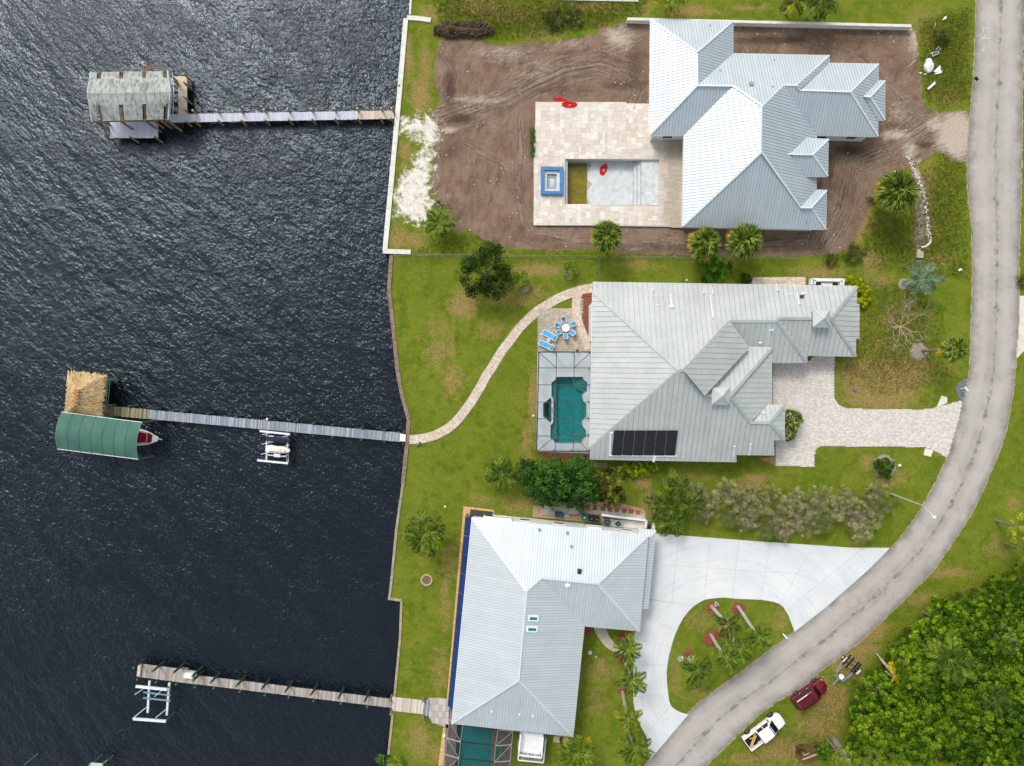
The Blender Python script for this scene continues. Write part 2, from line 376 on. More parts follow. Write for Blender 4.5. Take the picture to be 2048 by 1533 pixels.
me = bpy.data.meshes.new('ground'); me.vertices.add(len(V)); me.vertices.foreach_set('co', V.ravel().astype(np.float32))
me.loops.add(F_.size); me.loops.foreach_set('vertex_index', F_.ravel().astype(np.int32))
me.polygons.add(len(F_)); me.polygons.foreach_set('loop_start', np.arange(0, F_.size, 4, dtype=np.int32)); me.polygons.foreach_set('loop_total', np.full(len(F_), 4, np.int32))
me.update(); me.validate()
for nm, ar in (('dirt', m_dirt), ('sand', m_sand), ('dry', dry), ('wild', m_wild), ('pale', m_pale), ('dark', m_dark), ('psi', psi), ('bb', bb), ('mb', m_b)):
    a = me.attributes.new(nm, 'FLOAT', 'POINT'); a.data.foreach_set('value', ar.ravel().astype(np.float32))
me.polygons.foreach_set('use_smooth', [True]*len(F_))
ground = link(bpy.data.objects.new('ground', me)); ground['kind'] = 'structure'
def ground_mat():
    s = NT('lawn_and_soil'); v = s.co('World')
    big = s.noise(v, .22, 4, .6); mid = s.noise(v, 1.1, 5, .7); fine = s.noise(v, 6., 5, .75); vf = s.noise(v, 17., 3, .8)
    g = s.mix(s.ramp(big, .35, .65), lin((90, 112, 20)), lin((114, 128, 36)))
    g = s.mix(s.ramp(mid, .42, .7), g, lin((124, 124, 48)))
    g = s.mix(s.ramp(s.noise(v, .6, 4, .7), .5, .72, 0, .8), g, lin((74, 96, 16)))
    d = s.math('ADD', s.math('MULTIPLY', s.attr('dry'), 1.25), s.math('MULTIPLY', s.math('SUBTRACT', mid, .5), 1.5))
    d = s.math('ADD', d, s.math('MULTIPLY', s.math('SUBTRACT', fine, .5), .9))
    g = s.mix(s.ramp(d, .22, .78), g, s.mix(s.ramp(fine, .35, .65), lin((126, 108, 58)), lin((164, 142, 88))))
    wd = s.math('ADD', s.attr('wild'), s.math('MULTIPLY', s.math('SUBTRACT', mid, .5), 1.2))
    wd = s.math('ADD', wd, s.math('MULTIPLY', s.math('SUBTRACT', fine, .5), .6))
    wc = s.mix(s.ramp(fine, .3, .7), lin((64, 84, 20)), lin((128, 142, 34)))
    wc = s.mix(s.ramp(s.noise(v, 1.3, 4, .7), .52, .68), wc, lin((136, 110, 68)))
    g = s.mix(s.ramp(wd, .35, .7), g, wc)
    # soil
    trk = s.n('ShaderNodeCombineXYZ'); s.l(s.math('MULTIPLY', s.attr('psi'), 2.1), trk.inputs[0])
    s.l(s.math('MULTIPLY', big, 5.0), trk.inputs[1])
    t1 = s.noise(trk.outputs[0], 1.0, 4, .7)
    trk2 = s.n('ShaderNodeCombineXYZ'); s.l(s.math('MULTIPLY', s.attr('bb'), 4.5), trk2.inputs[0]); s.l(s.math('MULTIPLY', big, 6.0), trk2.inputs[1])
    t2 = s.noise(trk2.outputs[0], 1.0, 3, .75)
    c1 = s.mix(s.ramp(mid, .3, .7), lin((112, 88, 72)), lin((140, 117, 98)))
    c1 = s.mix(s.ramp(s.noise(v, .28, 5, .7), .4, .62, 0, .75), c1, lin((148, 126, 108)))
    c1 = s.mix(s.ramp(s.noise(v, .9, 4, .7, (3, 1, 1), R(70)), .52, .66, 0, .6), c1, lin((96, 76, 62)))
    c1 = s.mix(s.math('MULTIPLY', s.ramp(t1, .5, .72), s.ramp(s.noise(v, .35, 3, .6), .42, .62)), c1, lin((92, 74, 62)))
    c1 = s.mix(s.math('MULTIPLY', s.math('MULTIPLY', s.attr('mb'), .8), s.ramp(s.noise(v, .5, 3, .6), .3, .6, .2, 1)), c1, s.mix(s.ramp(t2, .4, .6), lin((82, 66, 56)), lin((160, 142, 126))))
    dk = s.math('ADD', s.attr('dark'), s.math('MULTIPLY', s.math('SUBTRACT', mid, .5), 1.0))
    c1 = s.mix(s.ramp(dk, .3, .8, 0, .8), c1, lin((74, 55, 45)))
    pl = s.math('ADD', s.attr('pale'), s.math('ADD', s.math('MULTIPLY', s.math('SUBTRACT', fine, .5), .6), s.math('MULTIPLY', s.math('SUBTRACT', s.noise(v, 2.0, 5, .7, (2.5, 1, 1), R(25)), .5), 1.6)))
    c1 = s.mix(s.ramp(pl, .35, 1.0, 0, .85), c1, lin((196, 182, 164)))
    c1 = s.mix(s.ramp(vf, .7, .78, 0, .45), c1, lin((200, 188, 172)))
    dm = s.math('ADD', s.attr('dirt'), s.math('MULTIPLY', s.math('SUBTRACT', mid, .5), .9))
    dm = s.math('ADD', dm, s.math('MULTIPLY', s.math('SUBTRACT', fine, .5), .5))
    c = s.mix(s.ramp(dm, .44, .54), g, c1)
    sn = s.math('ADD', s.attr('sand'), s.math('MULTIPLY', s.math('SUBTRACT', mid, .5), 2.0))
    sn = s.math('ADD', sn, s.math('MULTIPLY', s.math('SUBTRACT', fine, .5), .45))
    c = s.mix(s.ramp(sn, .46, .86), c, s.mix(s.ramp(mid, .3, .6), lin((206, 194, 174)), lin((232, 226, 216))))
    gm = s.ramp(vf, .25, .75, .55, 1.45)
    gm2 = s.ramp(fine, .25, .75, .78, 1.22)
    c = s.mix(1.0, c, s.comb(s.math('MULTIPLY', gm, gm2)), 'MULTIPLY')
    h = s.math('ADD', s.math('MULTIPLY', fine, 1.), s.math('MULTIPLY', vf, .6))
    h = s.math('ADD', h, s.math('MULTIPLY', s.math('MULTIPLY', t1, s.attr('dirt')), .5))
    h = s.math('ADD', h, s.math('MULTIPLY', s.math('MULTIPLY', t2, s.attr('mb')), 1.5))
    s.bump(h, .8, .1); s.b.inputs['Specular IOR Level'].default_value = .1
    return s.done(c, .95)
GM = ground_mat(); me.materials.append(GM)
# far land beyond the surveyed sheet, and the river to the horizon
far = MB()
xr = (2110-1024)*k0; yt = (766.5+420)*k0; yb = (766.5-1900)*k0
far.prism([(xr-.5, -900), (900, -900), (900, 900), (xr-.5, 900)], -3, -.06)
far.prism([((745-1024)*k0, -900), (xr-.5, -900), (xr-.5, yb+.3), ((745-1024)*k0, yb+.3)], -3, -.06)
far.prism([((830-1024)*k0, yt-.3), (xr-.5, yt-.3), (xr-.5, 900), ((830-1024)*k0, 900)], -3, -.06)
tag(far.build('far_land', GM), kind='structure')
def water_mat():
    s = NT('river_water'); v = s.co('World')
    a = s.noise(v, .55, 3, .6, (2.4, 1.0, 1), R(-48)); b_ = s.noise(v, 1.5, 3, .65, (1.6, 1.0, 1), R(-35)); f_ = s.noise(v, 3.6, 2, .7, (1.3, 1.0, 1), R(-60)); c = s.noise(v, .05, 3, .6)
    band = s.ramp(s.noise(v, .55, 3, .6, (3.0, 1.0, 1), R(-52)), .38, .62, .72, 1.2)
    h = s.math('ADD', s.math('MULTIPLY', a, .72), s.math('MULTIPLY', s.math('MULTIPLY', b_, band), .42))
    h = s.math('ADD', h, s.math('MULTIPLY', s.math('MULTIPLY', f_, band), .24))
    h = s.math('MULTIPLY', h, s.ramp(c, .3, .7, .88, 1.12))
    s.bump(h, 1.0, .35)
    s.b.inputs['IOR'].default_value = 1.46; s.b.inputs['Specular IOR Level'].default_value = .5; s.b.inputs['Specular Tint'].default_value = (.78, .89, 1.0, 1)
    return s.done(lin((15, 22, 30)), .04)
WM = water_mat()
o = MB(); o.prism([(-900, -900), (((803-1024)*k0)+6, -900), (((803-1024)*k0)+6, 900), (-900, 900)], WZ-.3, WZ)
tag(o.build('river', WM), kind='structure')
tag(MB().prism([(-900, -900), (14, -900), (14, 900), (-900, 900)], -6.2, -6).build('river_bed', M2('silt', (40, 40, 36), (60, 56, 48))), kind='structure')
# ---- seawalls ----
CONC = M2('pale_concrete', (206, 202, 192), (226, 223, 214), 1.2, .8, 0, .2, (14, .10))
CONCW = M2('white_concrete', (221, 225, 228), (236, 238, 240), .35, .7, 0, .1, (9, .05))
WOODCAP = M2('weathered_cap_timber', (112, 92, 74), (150, 132, 112), 2.5, .85, 0, .3, (12, .2))
def cap_strip(name, pts, wd, z0, z1, mat, label, cat, seg=2.4, group=None):
    base = P(*pts[len(pts)//2]); t = empty(name, (base.x, base.y, WZ), label, cat, group)
    W_ = wp(pts); wall = MB()
    for i in range(len(W_)-1):
        a = Vector(W_[i]); b = Vector(W_[i+1]); d = b-a; L = d.length; d.normalize(); n_ = Vector((-d.y, d.x))
        wall.box(((a.x+b.x)/2, (a.y+b.y)/2, (z0+WZ-1.2)/2), (L+.05, wd*.5, z0-WZ+1.2), math.atan2(d.y, d.x))
        k = max(1, round(L/seg))
        for j in range(k):
            p = a+d*(L*(j+.5)/k); lz = L/k-.03
            MB().box((p.x, p.y, (z0+z1)/2+random.uniform(-.008, .008)), (lz, wd*random.uniform(.97, 1.03), z1-z0), math.atan2(d.y, d.x)).build('cap_piece', mat, t)
    wall.build('bulkhead_wall', mat, t)
    return t
cap_strip('seawall', [(812, 38), (798, 200), (782, 375), (770, 503)], .62, -.15, .16, CONC, 'white concrete seawall with a straight pale cap beside the bare dirt lot', 'seawall', 3.2)
cap_strip('seawall', [(814, 36.5), (838, 38), (862, 41.5)], .6, -.1, .13, CONC, 'short white concrete return of the seawall pointing inland near the top edge', 'seawall')
cap_strip('seawall', [(766, 503), (822, 505)], .6, -.1, .13, CONC, 'short white concrete return of the seawall at its lower end beside the long timber edge', 'seawall')
cap_strip('seawall', [(824, -40), (820, 30)], .25, -.1, .1, CONC, 'thin grey seawall edge in the top corner of the river bank', 'seawall')
cap_strip('seawall', [(783, 511), (778, 580), (786, 650), (795, 740), (804, 790), (817.5, 839), (814, 889), (806, 968)], .5, -.12, .12, WOODCAP, 'brown timber capped seawall curving along the lawn of the middle house', 'seawall', 2.)
cap_strip('seawall', [(806, 968), (793, 1058), (785, 1142), (779, 1197)], .32, -.12, .1, M2('grey_cap_timber', (132, 122, 104), (176, 166, 146), 2.5, .85, 0, .3, (12, .2)), 'thin weathered timber seawall beside the lawn with the fire ring', 'seawall', 2.)
cap_strip('seawall', [(776, 1197), (803, 1201)], .32, -.12, .12, bpy.data.materials['grey_cap_timber'], 'short timber step in the seawall below the fire ring', 'seawall', 1.)
cap_strip('seawall', [(803, 1202), (800, 1280), (790, 1384), (777, 1511), (770, 1600)], .3, -.12, .1, M2('sandy_cap_timber', (140, 122, 96), (182, 166, 136), 2.5, .85, 0, .3, (12, .2)), 'sandy brown timber seawall below the lowest lawn, where the bottom dock lands', 'seawall', 2.)
# ---- road ----
RL = [(1953, -400), (1953, -40), (1953, 0), (1950, 100), (1947.5, 153), (1944, 200), (1938, 260), (1934.8, 328), (1937.6, 400), (1943.6, 446), (1945.5, 550), (1943.5, 637), (1939.7, 735), (1931.8, 774), (1924.8, 798), (1912, 856), (1895.5, 915), (1851.4, 1003), (1802.5, 1075), (1740, 1136), (1700, 1172), (1650, 1216), (1590, 1262), (1499.4, 1331.8), (1462, 1360), (1413, 1395.4), (1376, 1428.7), (1299.6, 1520.6), (1250, 1585), (1080, 1800)]
RR = [(2046, -400), (2046, -40), (2046, 0), (2045, 100), (2045, 153), (2044, 200), (2043.5, 260), (2043, 308), (2041, 400), (2039, 465), (2037, 550), (2036.5, 637), (2031.6, 725), (2027, 774), (2022, 805), (2012, 860), (1993, 915), (1952, 1009), (1905, 1085), (1866, 1140), (1829, 1179), (1790, 1217), (1720, 1282), (1648, 1337), (1606, 1373), (1539.6, 1412.8), (1465, 1479), (1395, 1550), (1352, 1610), (1180, 1840)]
def road():
    A = spline(RL, 12); B = spline(RR, 12); n = len(A); m = 9; vs_ = []; fs = []; uv = []
    L = 0; prev = None
    for i in range(n):
        a = P(*A[i]); b = P(*B[i]); c = (a+b)/2
        if prev is not None: L += (c-prev).length
        prev = c
        for j in range(m):
            t = j/(m-1); p = a.lerp(b, t)
            if j in (0, m-1): p += (a-b).normalized()*random.uniform(-.09, .09)
            vs_.append((p.x, p.y, .012+.04*math.sin(math.pi*t))); uv.append((t, L))
    for i in range(n-1):
        for j in range(m-1): q = i*m+j; fs.append((q, q+m, q+m+1, q+1))
    s = NT('aged_asphalt'); v = s.co('World'); u = s.attr('across'); al = s.attr('along')
    f = s.ramp(s.noise(v, .35, 4, .6), .35, .65); c = s.mix(f, lin((158, 151, 143)), lin((178, 171, 163)))
    q = s.n('ShaderNodeCombineXYZ'); s.l(s.math('MULTIPLY', u, 30.), q.inputs[0]); s.l(s.math('MULTIPLY', al, .25), q.inputs[1])
    c = s.mix(s.ramp(s.noise(q.outputs[0], 1., 4, .6), .4, .62, 0, .35), c, lin((168, 166, 160)))
    wt = s.math('ABSOLUTE', s.math('SUBTRACT', s.math('ABSOLUTE', s.math('SUBTRACT', u, .5)), .22)); c = s.mix(s.ramp(wt, .02, .12, .35, 0), c, lin((188, 182, 174)))
    # dark tar stains along the edges and a meandering crack on the crown
    ed = s.math('ABSOLUTE', s.math('SUBTRACT', u, .5))
    e2 = s.math('ADD', ed, s.math('MULTIPLY', s.math('SUBTRACT', s.noise(v, .5, 4, .7), .5), .34))
    c = s.mix(s.ramp(e2, .36, .52, 0, .8), c, lin((112, 108, 104)))
    cr = s.math('ABSOLUTE', s.math('ADD', s.math('SUBTRACT', u, .52), s.math('MULTIPLY', s.math('SUBTRACT', s.noise(v, .9, 4, .7), .5), .09)))
    patch = s.ramp(s.noise(v, .5, 3, .65), .42, .62, .0, .05)
    c = s.mix(s.math('MULTIPLY', s.ramp(s.math('SUBTRACT', cr, patch), 0, .016, 1, 0), s.ramp(s.noise(v, 1.1, 3, .6), .42, .62, .1, .8)), c, lin((108, 106, 103)))
    vo = s.n('ShaderNodeTexVoronoi'); vo.feature = 'DISTANCE_TO_EDGE'; vo.inputs['Scale'].default_value = .55
    wv = s.n('ShaderNodeVectorMath'); wv.operation = 'ADD'; s.l(v, wv.inputs[0])
    nn = s.n('ShaderNodeTexNoise'); nn.inputs['Scale'].default_value = 1.3; s.l(v, nn.inputs['Vector']); s.l(nn.outputs['Color'], wv.inputs[1]); s.l(wv.outputs[0], vo.inputs['Vector'])
    c = s.mix(s.math('MULTIPLY', s.ramp(vo.outputs[0], .0, .03, 1, 0), s.ramp(s.noise(v, .3, 2, .5), .5, .62, 0, .5)), c, lin((128, 124, 118)))
    c = s.mix(1., c, s.comb(s.ramp(s.noise(v, 14., 3, .8), .25, .75, .86, 1.14)), 'MULTIPLY')
    s.bump(s.noise(v, 18., 3, .8), .3, .02)
    o = link(bpy.data.objects.new('road', mesh_from('road', vs_, fs, s.done(c, .9), smooth=True))); o['kind'] = 'structure'
    a = o.data.attributes.new('across', 'FLOAT', 'POINT'); a.data.foreach_set('value', [q[0] for q in uv])
    a = o.data.attributes.new('along', 'FLOAT', 'POINT'); a.data.foreach_set('value', [q[1] for q in uv])
    # sandy lip along both edges
    lip = MB()
    for E, sgn in ((A, 1), (B, -1)):
        for i in range(n-1):
            a = P(*E[i]); b = P(*E[i+1]); d = (b-a).normalized(); nrm = Vector((d.y, -d.x, 0))*-sgn
            w1 = random.uniform(.06, .2)
            lip.v += [tuple(a+Vector((0, 0, .004))), tuple(b+Vector((0, 0, .004))), tuple(b+nrm*-w1+Vector((0, 0, .004))), tuple(a+nrm*-w1+Vector((0, 0, .004)))]
            k = len(lip.v)-4; lip.face((k, k+1, k+2, k+3))
    tag(lip.build('road_edge', M2('sandy_edge', (150, 138, 108), (178, 166, 138), 3, .9)), kind='structure')
road()
# white utility marks sprayed on the road
mk = MB()
for px, py, l_, a in ((1968, 57, 1., 0), (1966, 60, .5, 90), (1966, 76, .9, 45), (1970, 78, .9, 0), (1967, 100, .6, 90), (1965, 101, .9, 0)):
    p = P(px, py); mk.box((p.x, p.y, .062), (l_, .06, .006), R(a))
tag(mk.build('road_markings', M2('faded_marking_paint', (222, 220, 212), (236, 234, 230))), kind='structure')
# ---------------- roofs ----------------
def metal_mat(name, c1, c2, rough, metal, spec=.5, streak=.5):
    s = NT(name); v = s.co('World')
    f = s.ramp(s.noise(v, .45, 5, .65), .3, .7)
    c = s.mix(f, lin(c1), lin(c2))
    c = s.mix(1., c, s.comb(s.ramp(s.rnd(), 0, 1, .965, 1.03)), 'MULTIPLY')
    c = s.mix(1., c, s.comb(s.ramp(s.noise(v, 5., 4, .75), .3, .7, 1-.07*streak, 1+.05*streak)), 'MULTIPLY')
    s.b.inputs['Specular IOR Level'].default_value = spec
    return s.done(c, rough, metal)
M_R1 = metal_mat('white_galvalume', (192, 202, 206), (203, 212, 216), .45, .42, .5)
M_R2 = metal_mat('aged_galvanised_steel', (180, 184, 180), (195, 198, 194), .55, .2, .4, 1.4)
M_R3 = metal_mat('pale_grey_metal', (198, 206, 207), (209, 216, 217), .45, .3, .5)
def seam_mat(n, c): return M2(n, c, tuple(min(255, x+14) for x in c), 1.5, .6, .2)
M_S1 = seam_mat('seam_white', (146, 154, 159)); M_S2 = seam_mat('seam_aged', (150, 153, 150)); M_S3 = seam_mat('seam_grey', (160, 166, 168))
M_C1 = metal_mat('ridge_white', (225, 230, 234), (232, 237, 240), .4, .4); M_C2 = metal_mat('ridge_aged', (154, 164, 160), (172, 181, 177), .55, .2); M_C3 = metal_mat('ridge_grey', (214, 220, 222), (226, 230, 232), .45, .3)
STUC = M2('white_stucco', (214, 216, 214), (228, 229, 226), .8, .9, 0, .2, (20, .05))
GLASSW = M2('dark_window_glass', (30, 38, 44), (44, 54, 60), .7, .08, 0, 0, None, 0, None, .8)
WFR = M2('white_frame', (224, 226, 226), (234, 235, 235), 2, .6)
DARK = M2('dark_bronze_frame', (52, 54, 54), (66, 68, 66), 2, .5)
CAMV = Vector((0, 0, H))
class House:
    def __init__(s, label, base, tanp, rm, seam, capm, wid, seamw=.05):
        s.root = empty('house', P(base[0], base[1]), label, 'house'); s.tp = tanp; s.pl = {}; s.faces = []; s.caps = []
        s.rm, s.seam, s.capm, s.wid, s.sw = rm, seam, capm, wid, seamw
        s.roofmb = MB(); s.pan = []; s.fas = MB()
    def plane(s, nm, p1, p2, inside, z, tp=None):
        a = P(p1[0], p1[1], z); b = P(p2[0], p2[1], z); d = (b-a).normalized(); n = Vector((-d.y, d.x, 0))
        if n.dot(P(inside[0], inside[1], z)-a) < 0: n = -n
        t = s.tp if tp is None else tp
        v = Vector((n.x, n.y, t)).normalized(); N = d.cross(v)
        if N.z < 0: N = -N
        s.pl[nm] = (a, d, v, N)
    def at(s, nm, px, py):
        a, d, v, N = s.pl[nm]; r = P(px, py)-CAMV
        return CAMV+r*((a-CAMV).dot(N)/r.dot(N))
    def face(s, nm, pts):
        a, d, v, N = s.pl[nm]; pp = [s.at(nm, *q) for q in pts]
        uv = [((p-a).dot(d), (p-a).dot(v)) for p in pp]
        uv = clean(uv)
        if area(uv) < 0: uv = uv[::-1]
        to3 = lambda q: a+d*q[0]+v*q[1]
        s.roofmb.slab([to3(q) for q in uv] if True else pp, N, -.12, 0.0)
        for i in range(len(uv)):
            p, q = uv[i], uv[(i+1) % len(uv)]
            if abs(p[1]) < .2 and abs(q[1]) < .2 and abs(p[0]-q[0]) > .3:
                A, B = to3(p), to3(q); dv = Vector((v.x, v.y, 0)).normalized()
                s.fas.beam(A-dv*.03-Vector((0, 0, .11)), B-dv*.03-Vector((0, 0, .11)), .04, .2)
        u0 = min(q[0] for q in uv); u1 = max(q[0] for q in uv); n = max(1, round((u1-u0)/s.wid)); w_ = (u1-u0)/n
        for k in range(n):
            lo = u0+k*w_; hi = lo+w_
            st = clean(clip(clip(uv, -1, 0, -lo), 1, 0, hi))
            if len(st) < 3 or abs(area(st)) < .02: continue
            rb = clean(clip(st, 1, 0, lo+s.sw))
            s.pan.append((abs(area(st)), [to3(q) for q in st], [to3(q) for q in rb] if len(rb) > 2 else None, N))
    def cap(s, nm, p1, p2, wd=.26, z=.085):
        a = s.at(nm, *p1); b = s.at(nm, *p2); up = Vector((0, 0, z))
        s.caps.append((a+up, b+up, wd))
    def finish(s, maxn=300):
        roof = s.roofmb.build('roof', s.capm, s.root); s.roof = roof
        s.fas.build('fascia', WFR, s.root)
        s.pan.sort(key=lambda q: -q[0]); rest = MB()
        for i, (ar, top, rb, N) in enumerate(s.pan):
            m = MB() if i < maxn else rest
            m.m = 0; m.slab(top, N, .004, .022)
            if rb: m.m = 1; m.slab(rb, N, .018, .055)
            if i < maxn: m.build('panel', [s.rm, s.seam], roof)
        if rest.v: rest.build('panel', [s.rm, s.seam], roof, kind='stuff')
        for a, b, wd in s.caps: MB().beam(a, b, wd, .05).build('ridge_cap', s.capm, roof)
    def walls(s, outline, z, ins=.5, zt=None, wins=True, zb=0., wfn=None):
        pts = inset(wp(outline, z), ins)
        MB().prism(pts, zb-.3, z-.02 if zt is None else zt).build('wall', STUC, s.root)
        MB().prism(inset(wp(outline, z), .12), z-.22, z-.16, True, True).build('soffit', WFR, s.root)
        n = len(pts)
        if wins:
            for i in range(n):
                a = Vector(pts[i]); b = Vector(pts[(i+1) % n]); d = b-a; L = d.length
                if L < 3.2: continue
                d.normalize(); nn = Vector((d.y, -d.x)); k = int(L/3.6)
                for j in range(k):
                    p = a+d*(L*(j+.5)/k)+nn*.03; rz = math.atan2(d.y, d.x)
                    f = MB()
                    for dx, dz, sx_, sz_ in ((0, .62, 1.4, .08), (0, -.62, 1.4, .08), (.66, 0, .08, 1.16), (-.66, 0, .08, 1.16)):
                        f.box((p.x+d.x*dx, p.y+d.y*dx, 1.5+dz), (sx_, .08, sz_), rz)
                    fo = f.build('window', WFR, s.root); MB().box((p.x-nn.x*.005, p.y-nn.y*.005, 1.5), (1.24, .03, 1.16), rz).build('pane', GLASSW, fo)
    def vent(s, nm, px, py, r=.07, h=.45, mat=None, name='vent_pipe', lab=None, streak=0):
        if streak:
            a, d, v, N = s.pl[nm]; q = s.at(nm, px, py)+N*.03; MB().slab([q+d*.05, q-d*.06, q-v*streak-d*.03, q-v*streak+d*.04], N, 0, .006).build('white_streak', WFR, s.root)
        p = s.at(nm, px, py); b = MB().cyl((p.x, p.y), r, p.z-.05, p.z+h, 8)
        b.cyl((p.x, p.y), r*2.2, p.z-.02, p.z+.09, 8, r*1.2); b.build(name, mat or WFR, s.root, label=lab)
# ---- upper house, brand new ----
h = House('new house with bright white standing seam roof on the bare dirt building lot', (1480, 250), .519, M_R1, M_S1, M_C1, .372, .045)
E1 = 3.2
h.plane('wA', (1301, 40), (1299.6, 271), (1380, 150), E1); h.plane('nA', (1301, 40), (1466, 43), (1390, 90), E1); h.plane('eA', (1466, 43), (1466, 107.6), (1400, 90), E1)
h.plane('sA', (1299.6, 271), (1368, 271), (1400, 190), E1); h.plane('nM', (1466, 107.6), (1658, 111.3), (1520, 180), E1); h.plane('wM', (1368, 271), (1366, 453), (1450, 350), E1)
h.plane('sM', (1366, 453), (1652, 459), (1520, 350), E1); h.plane('eM', (1633, 353), (1632.4, 379), (1580, 340), E1)
h.plane('eN', (1658, 111.3), (1658.5, 126.7), (1600, 150), E1); h.plane('nE', (1658.7, 126.7), (1756.5, 128.4), (1680, 170), E1); h.plane('eE', (1756.5, 128.4), (1755.8, 273.4), (1710, 190), E1)
h.plane('sE', (1633.5, 271), (1755.8, 273.4), (1680, 200), E1)
h.face('wA', [(1301, 40), (1299.6, 271), (1394.5, 171.5), (1393.7, 105)])
h.face('nA', [(1301, 40), (1466, 43), (1393.7, 105)])
h.face('eA', [(1466, 43), (1466, 107.6), (1394.5, 171.5), (1393.7, 105)])
h.face('sA', [(1299.6, 271), (1368, 271), (1465.5, 172.5), (1394.5, 171.5)])
h.face('nM', [(1466, 107.6), (1658, 111.3), (1592.5, 171.5), (1567.5, 170.5), (1524.6, 212.8), (1465.5, 172.5), (1394.5, 171.5)])
h.face('wM', [(1368, 271), (1366, 453), (1523, 304.6), (1524.6, 212.8), (1465.5, 172.5)])
h.face('sM', [(1366, 453), (1652, 459), (1622, 416.3), (1601, 415.6), (1523, 304.6)])
h.face('eM', [(1524.6, 212.8), (1567.5, 170.5), (1633.5, 271), (1632.4, 380), (1601, 415.6), (1523, 304.6)])
h.face('eN', [(1658, 111.3), (1658.5, 126.7), (1598, 181), (1592.5, 171.5)])
h.face('nE', [(1658.5, 126.7), (1756.5, 128.4), (1700.7, 184.3), (1598, 181)])
h.face('eE', [(1756.5, 128.4), (1755.8, 273.4), (1700.7, 184.3)])
h.face('sE', [(1567.5, 170.5), (1592.5, 171.5), (1598, 181), (1700.7, 184.3), (1755.8, 273.4), (1633.5, 271)])
ED = 4.15
h.plane('nD', (1604.6, 276.5), (1656.6, 279), (1630, 300), ED); h.plane('eD', (1656.6, 279), (1655.5, 353), (1600, 310), ED); h.plane('sD', (1605.5, 353), (1655.5, 353), (1620, 330), ED)
h.face('nD', [(1604.6, 276.5), (1656.6, 279), (1625, 310), (1574.8, 308.7)]); h.face('eD', [(1656.6, 279), (1655.5, 353), (1625, 310)]); h.face('sD', [(1574.8, 308.7), (1625, 310), (1655.5, 353), (1605.5, 353)])
h.plane('nF', (1632.6, 380), (1653, 381), (1640, 410), E1+.05); h.plane('eF', (1653, 381), (1652, 459), (1620, 416), E1+.05)
h.face('nF', [(1632.6, 380), (1653, 381), (1622, 416.3), (1601, 415.6)]); h.face('eF', [(1653, 381), (1652, 459), (1622, 416.3)])
h.plane('nG', (1758, 161.5), (1769.7, 162), (1750, 190), E1+.1); h.plane('eG', (1769.7, 162), (1769.7, 240.5), (1740, 194), E1+.1); h.plane('sG', (1756.5, 240.5), (1769.7, 240.5), (1750, 210), E1+.1)
h.face('nG', [(1727.6, 193), (1758, 161.5), (1769.7, 162), (1740, 194.5)]); h.face('eG', [(1769.7, 162), (1769.7, 240.5), (1740, 194.5)]); h.face('sG', [(1727.6, 193), (1740, 194.5), (1769.7, 240.5), (1756.5, 240.5)])
for c in (('wA', (1301, 40), (1393.7, 105)), ('nA', (1466, 43), (1393.7, 105)), ('wA', (1393.7, 105), (1394.5, 171.5)), ('wA', (1394.5, 171.5), (1299.6, 271)), ('nM', (1394.5, 171.5), (1465.5, 172.5)), ('nM', (1465.5, 172.5), (1524.6, 212.8)),
          ('wM', (1524.6, 212.8), (1523, 304.6)), ('wM', (1523, 304.6), (1366, 453)), ('eM', (1523, 304.6), (1601, 415.6)), ('nM', (1524.6, 212.8), (1567.5, 170.5)), ('nM', (1567.5, 170.5), (1592.5, 171.5)), ('sE', (1592.5, 171.5), (1598, 181)), ('nE', (1598, 181), (1700.7, 184.3)),
          ('nE', (1700.7, 184.3), (1756.5, 128.4)), ('sE', (1700.7, 184.3), (1755.8, 273.4)), ('nD', (1574.8, 308.7), (1625, 310)), ('nD', (1625, 310), (1656.6, 279)), ('sD', (1625, 310), (1655.5, 353)), ('nF', (1601, 415.6), (1622, 416.3)), ('nF', (1622, 416.3), (1653, 381)), ('sM', (1622, 416.3), (1652, 459)),
          ('nG', (1727.6, 193), (1740, 194.5)), ('nG', (1740, 194.5), (1769.7, 162)), ('sG', (1740, 194.5), (1769.7, 240.5)), ('nM', (1658, 111.3), (1592.5, 171.5))): h.cap(*c, wd=.2)
h.finish()
OUT1 = [(1301, 40), (1466, 43), (1466, 107.6), (1658, 111.3), (1658.5, 126.7), (1756.5, 128.4), (1755.8, 273.4), (1633.5, 271), (1632.4, 380), (1653, 381), (1652, 459), (1366, 453), (1368, 271), (1299.6, 271)]
h.walls(OUT1, E1, .5)
MB().prism(inset(wp([(1633, 277), (1655, 279), (1654, 352), (1633, 352)], ED), .35), 0, ED-.1).build('entry_wall', STUC, h.root)
MB().prism(inset(wp([(1605, 278), (1655, 280), (1654, 351), (1606, 351)], ED), .3), E1, ED-.1).build('dormer_wall', STUC, h.root)
for nm, px, py in (('nA', 1419, 52), ('nM', 1440, 142), ('nM', 1548, 121), ('nM', 1545, 174), ('sM', 1588, 421), ('sM', 1612, 444)): h.vent(nm, px, py, .05, .3, M_S2)
p = h.at('nM', 1502, 169); MB().box((p.x, p.y, p.z+.15), (.5, .4, .3), 0).build('roof_vent', M_S2, h.root)
p = P(1304, 272, 0); MB().cyl((P(1306, 272, 2).x, P(1306, 272, 2).y), .16, 0, 3.1, 10).build('porch_column', STUC, h.root)
H1 = h
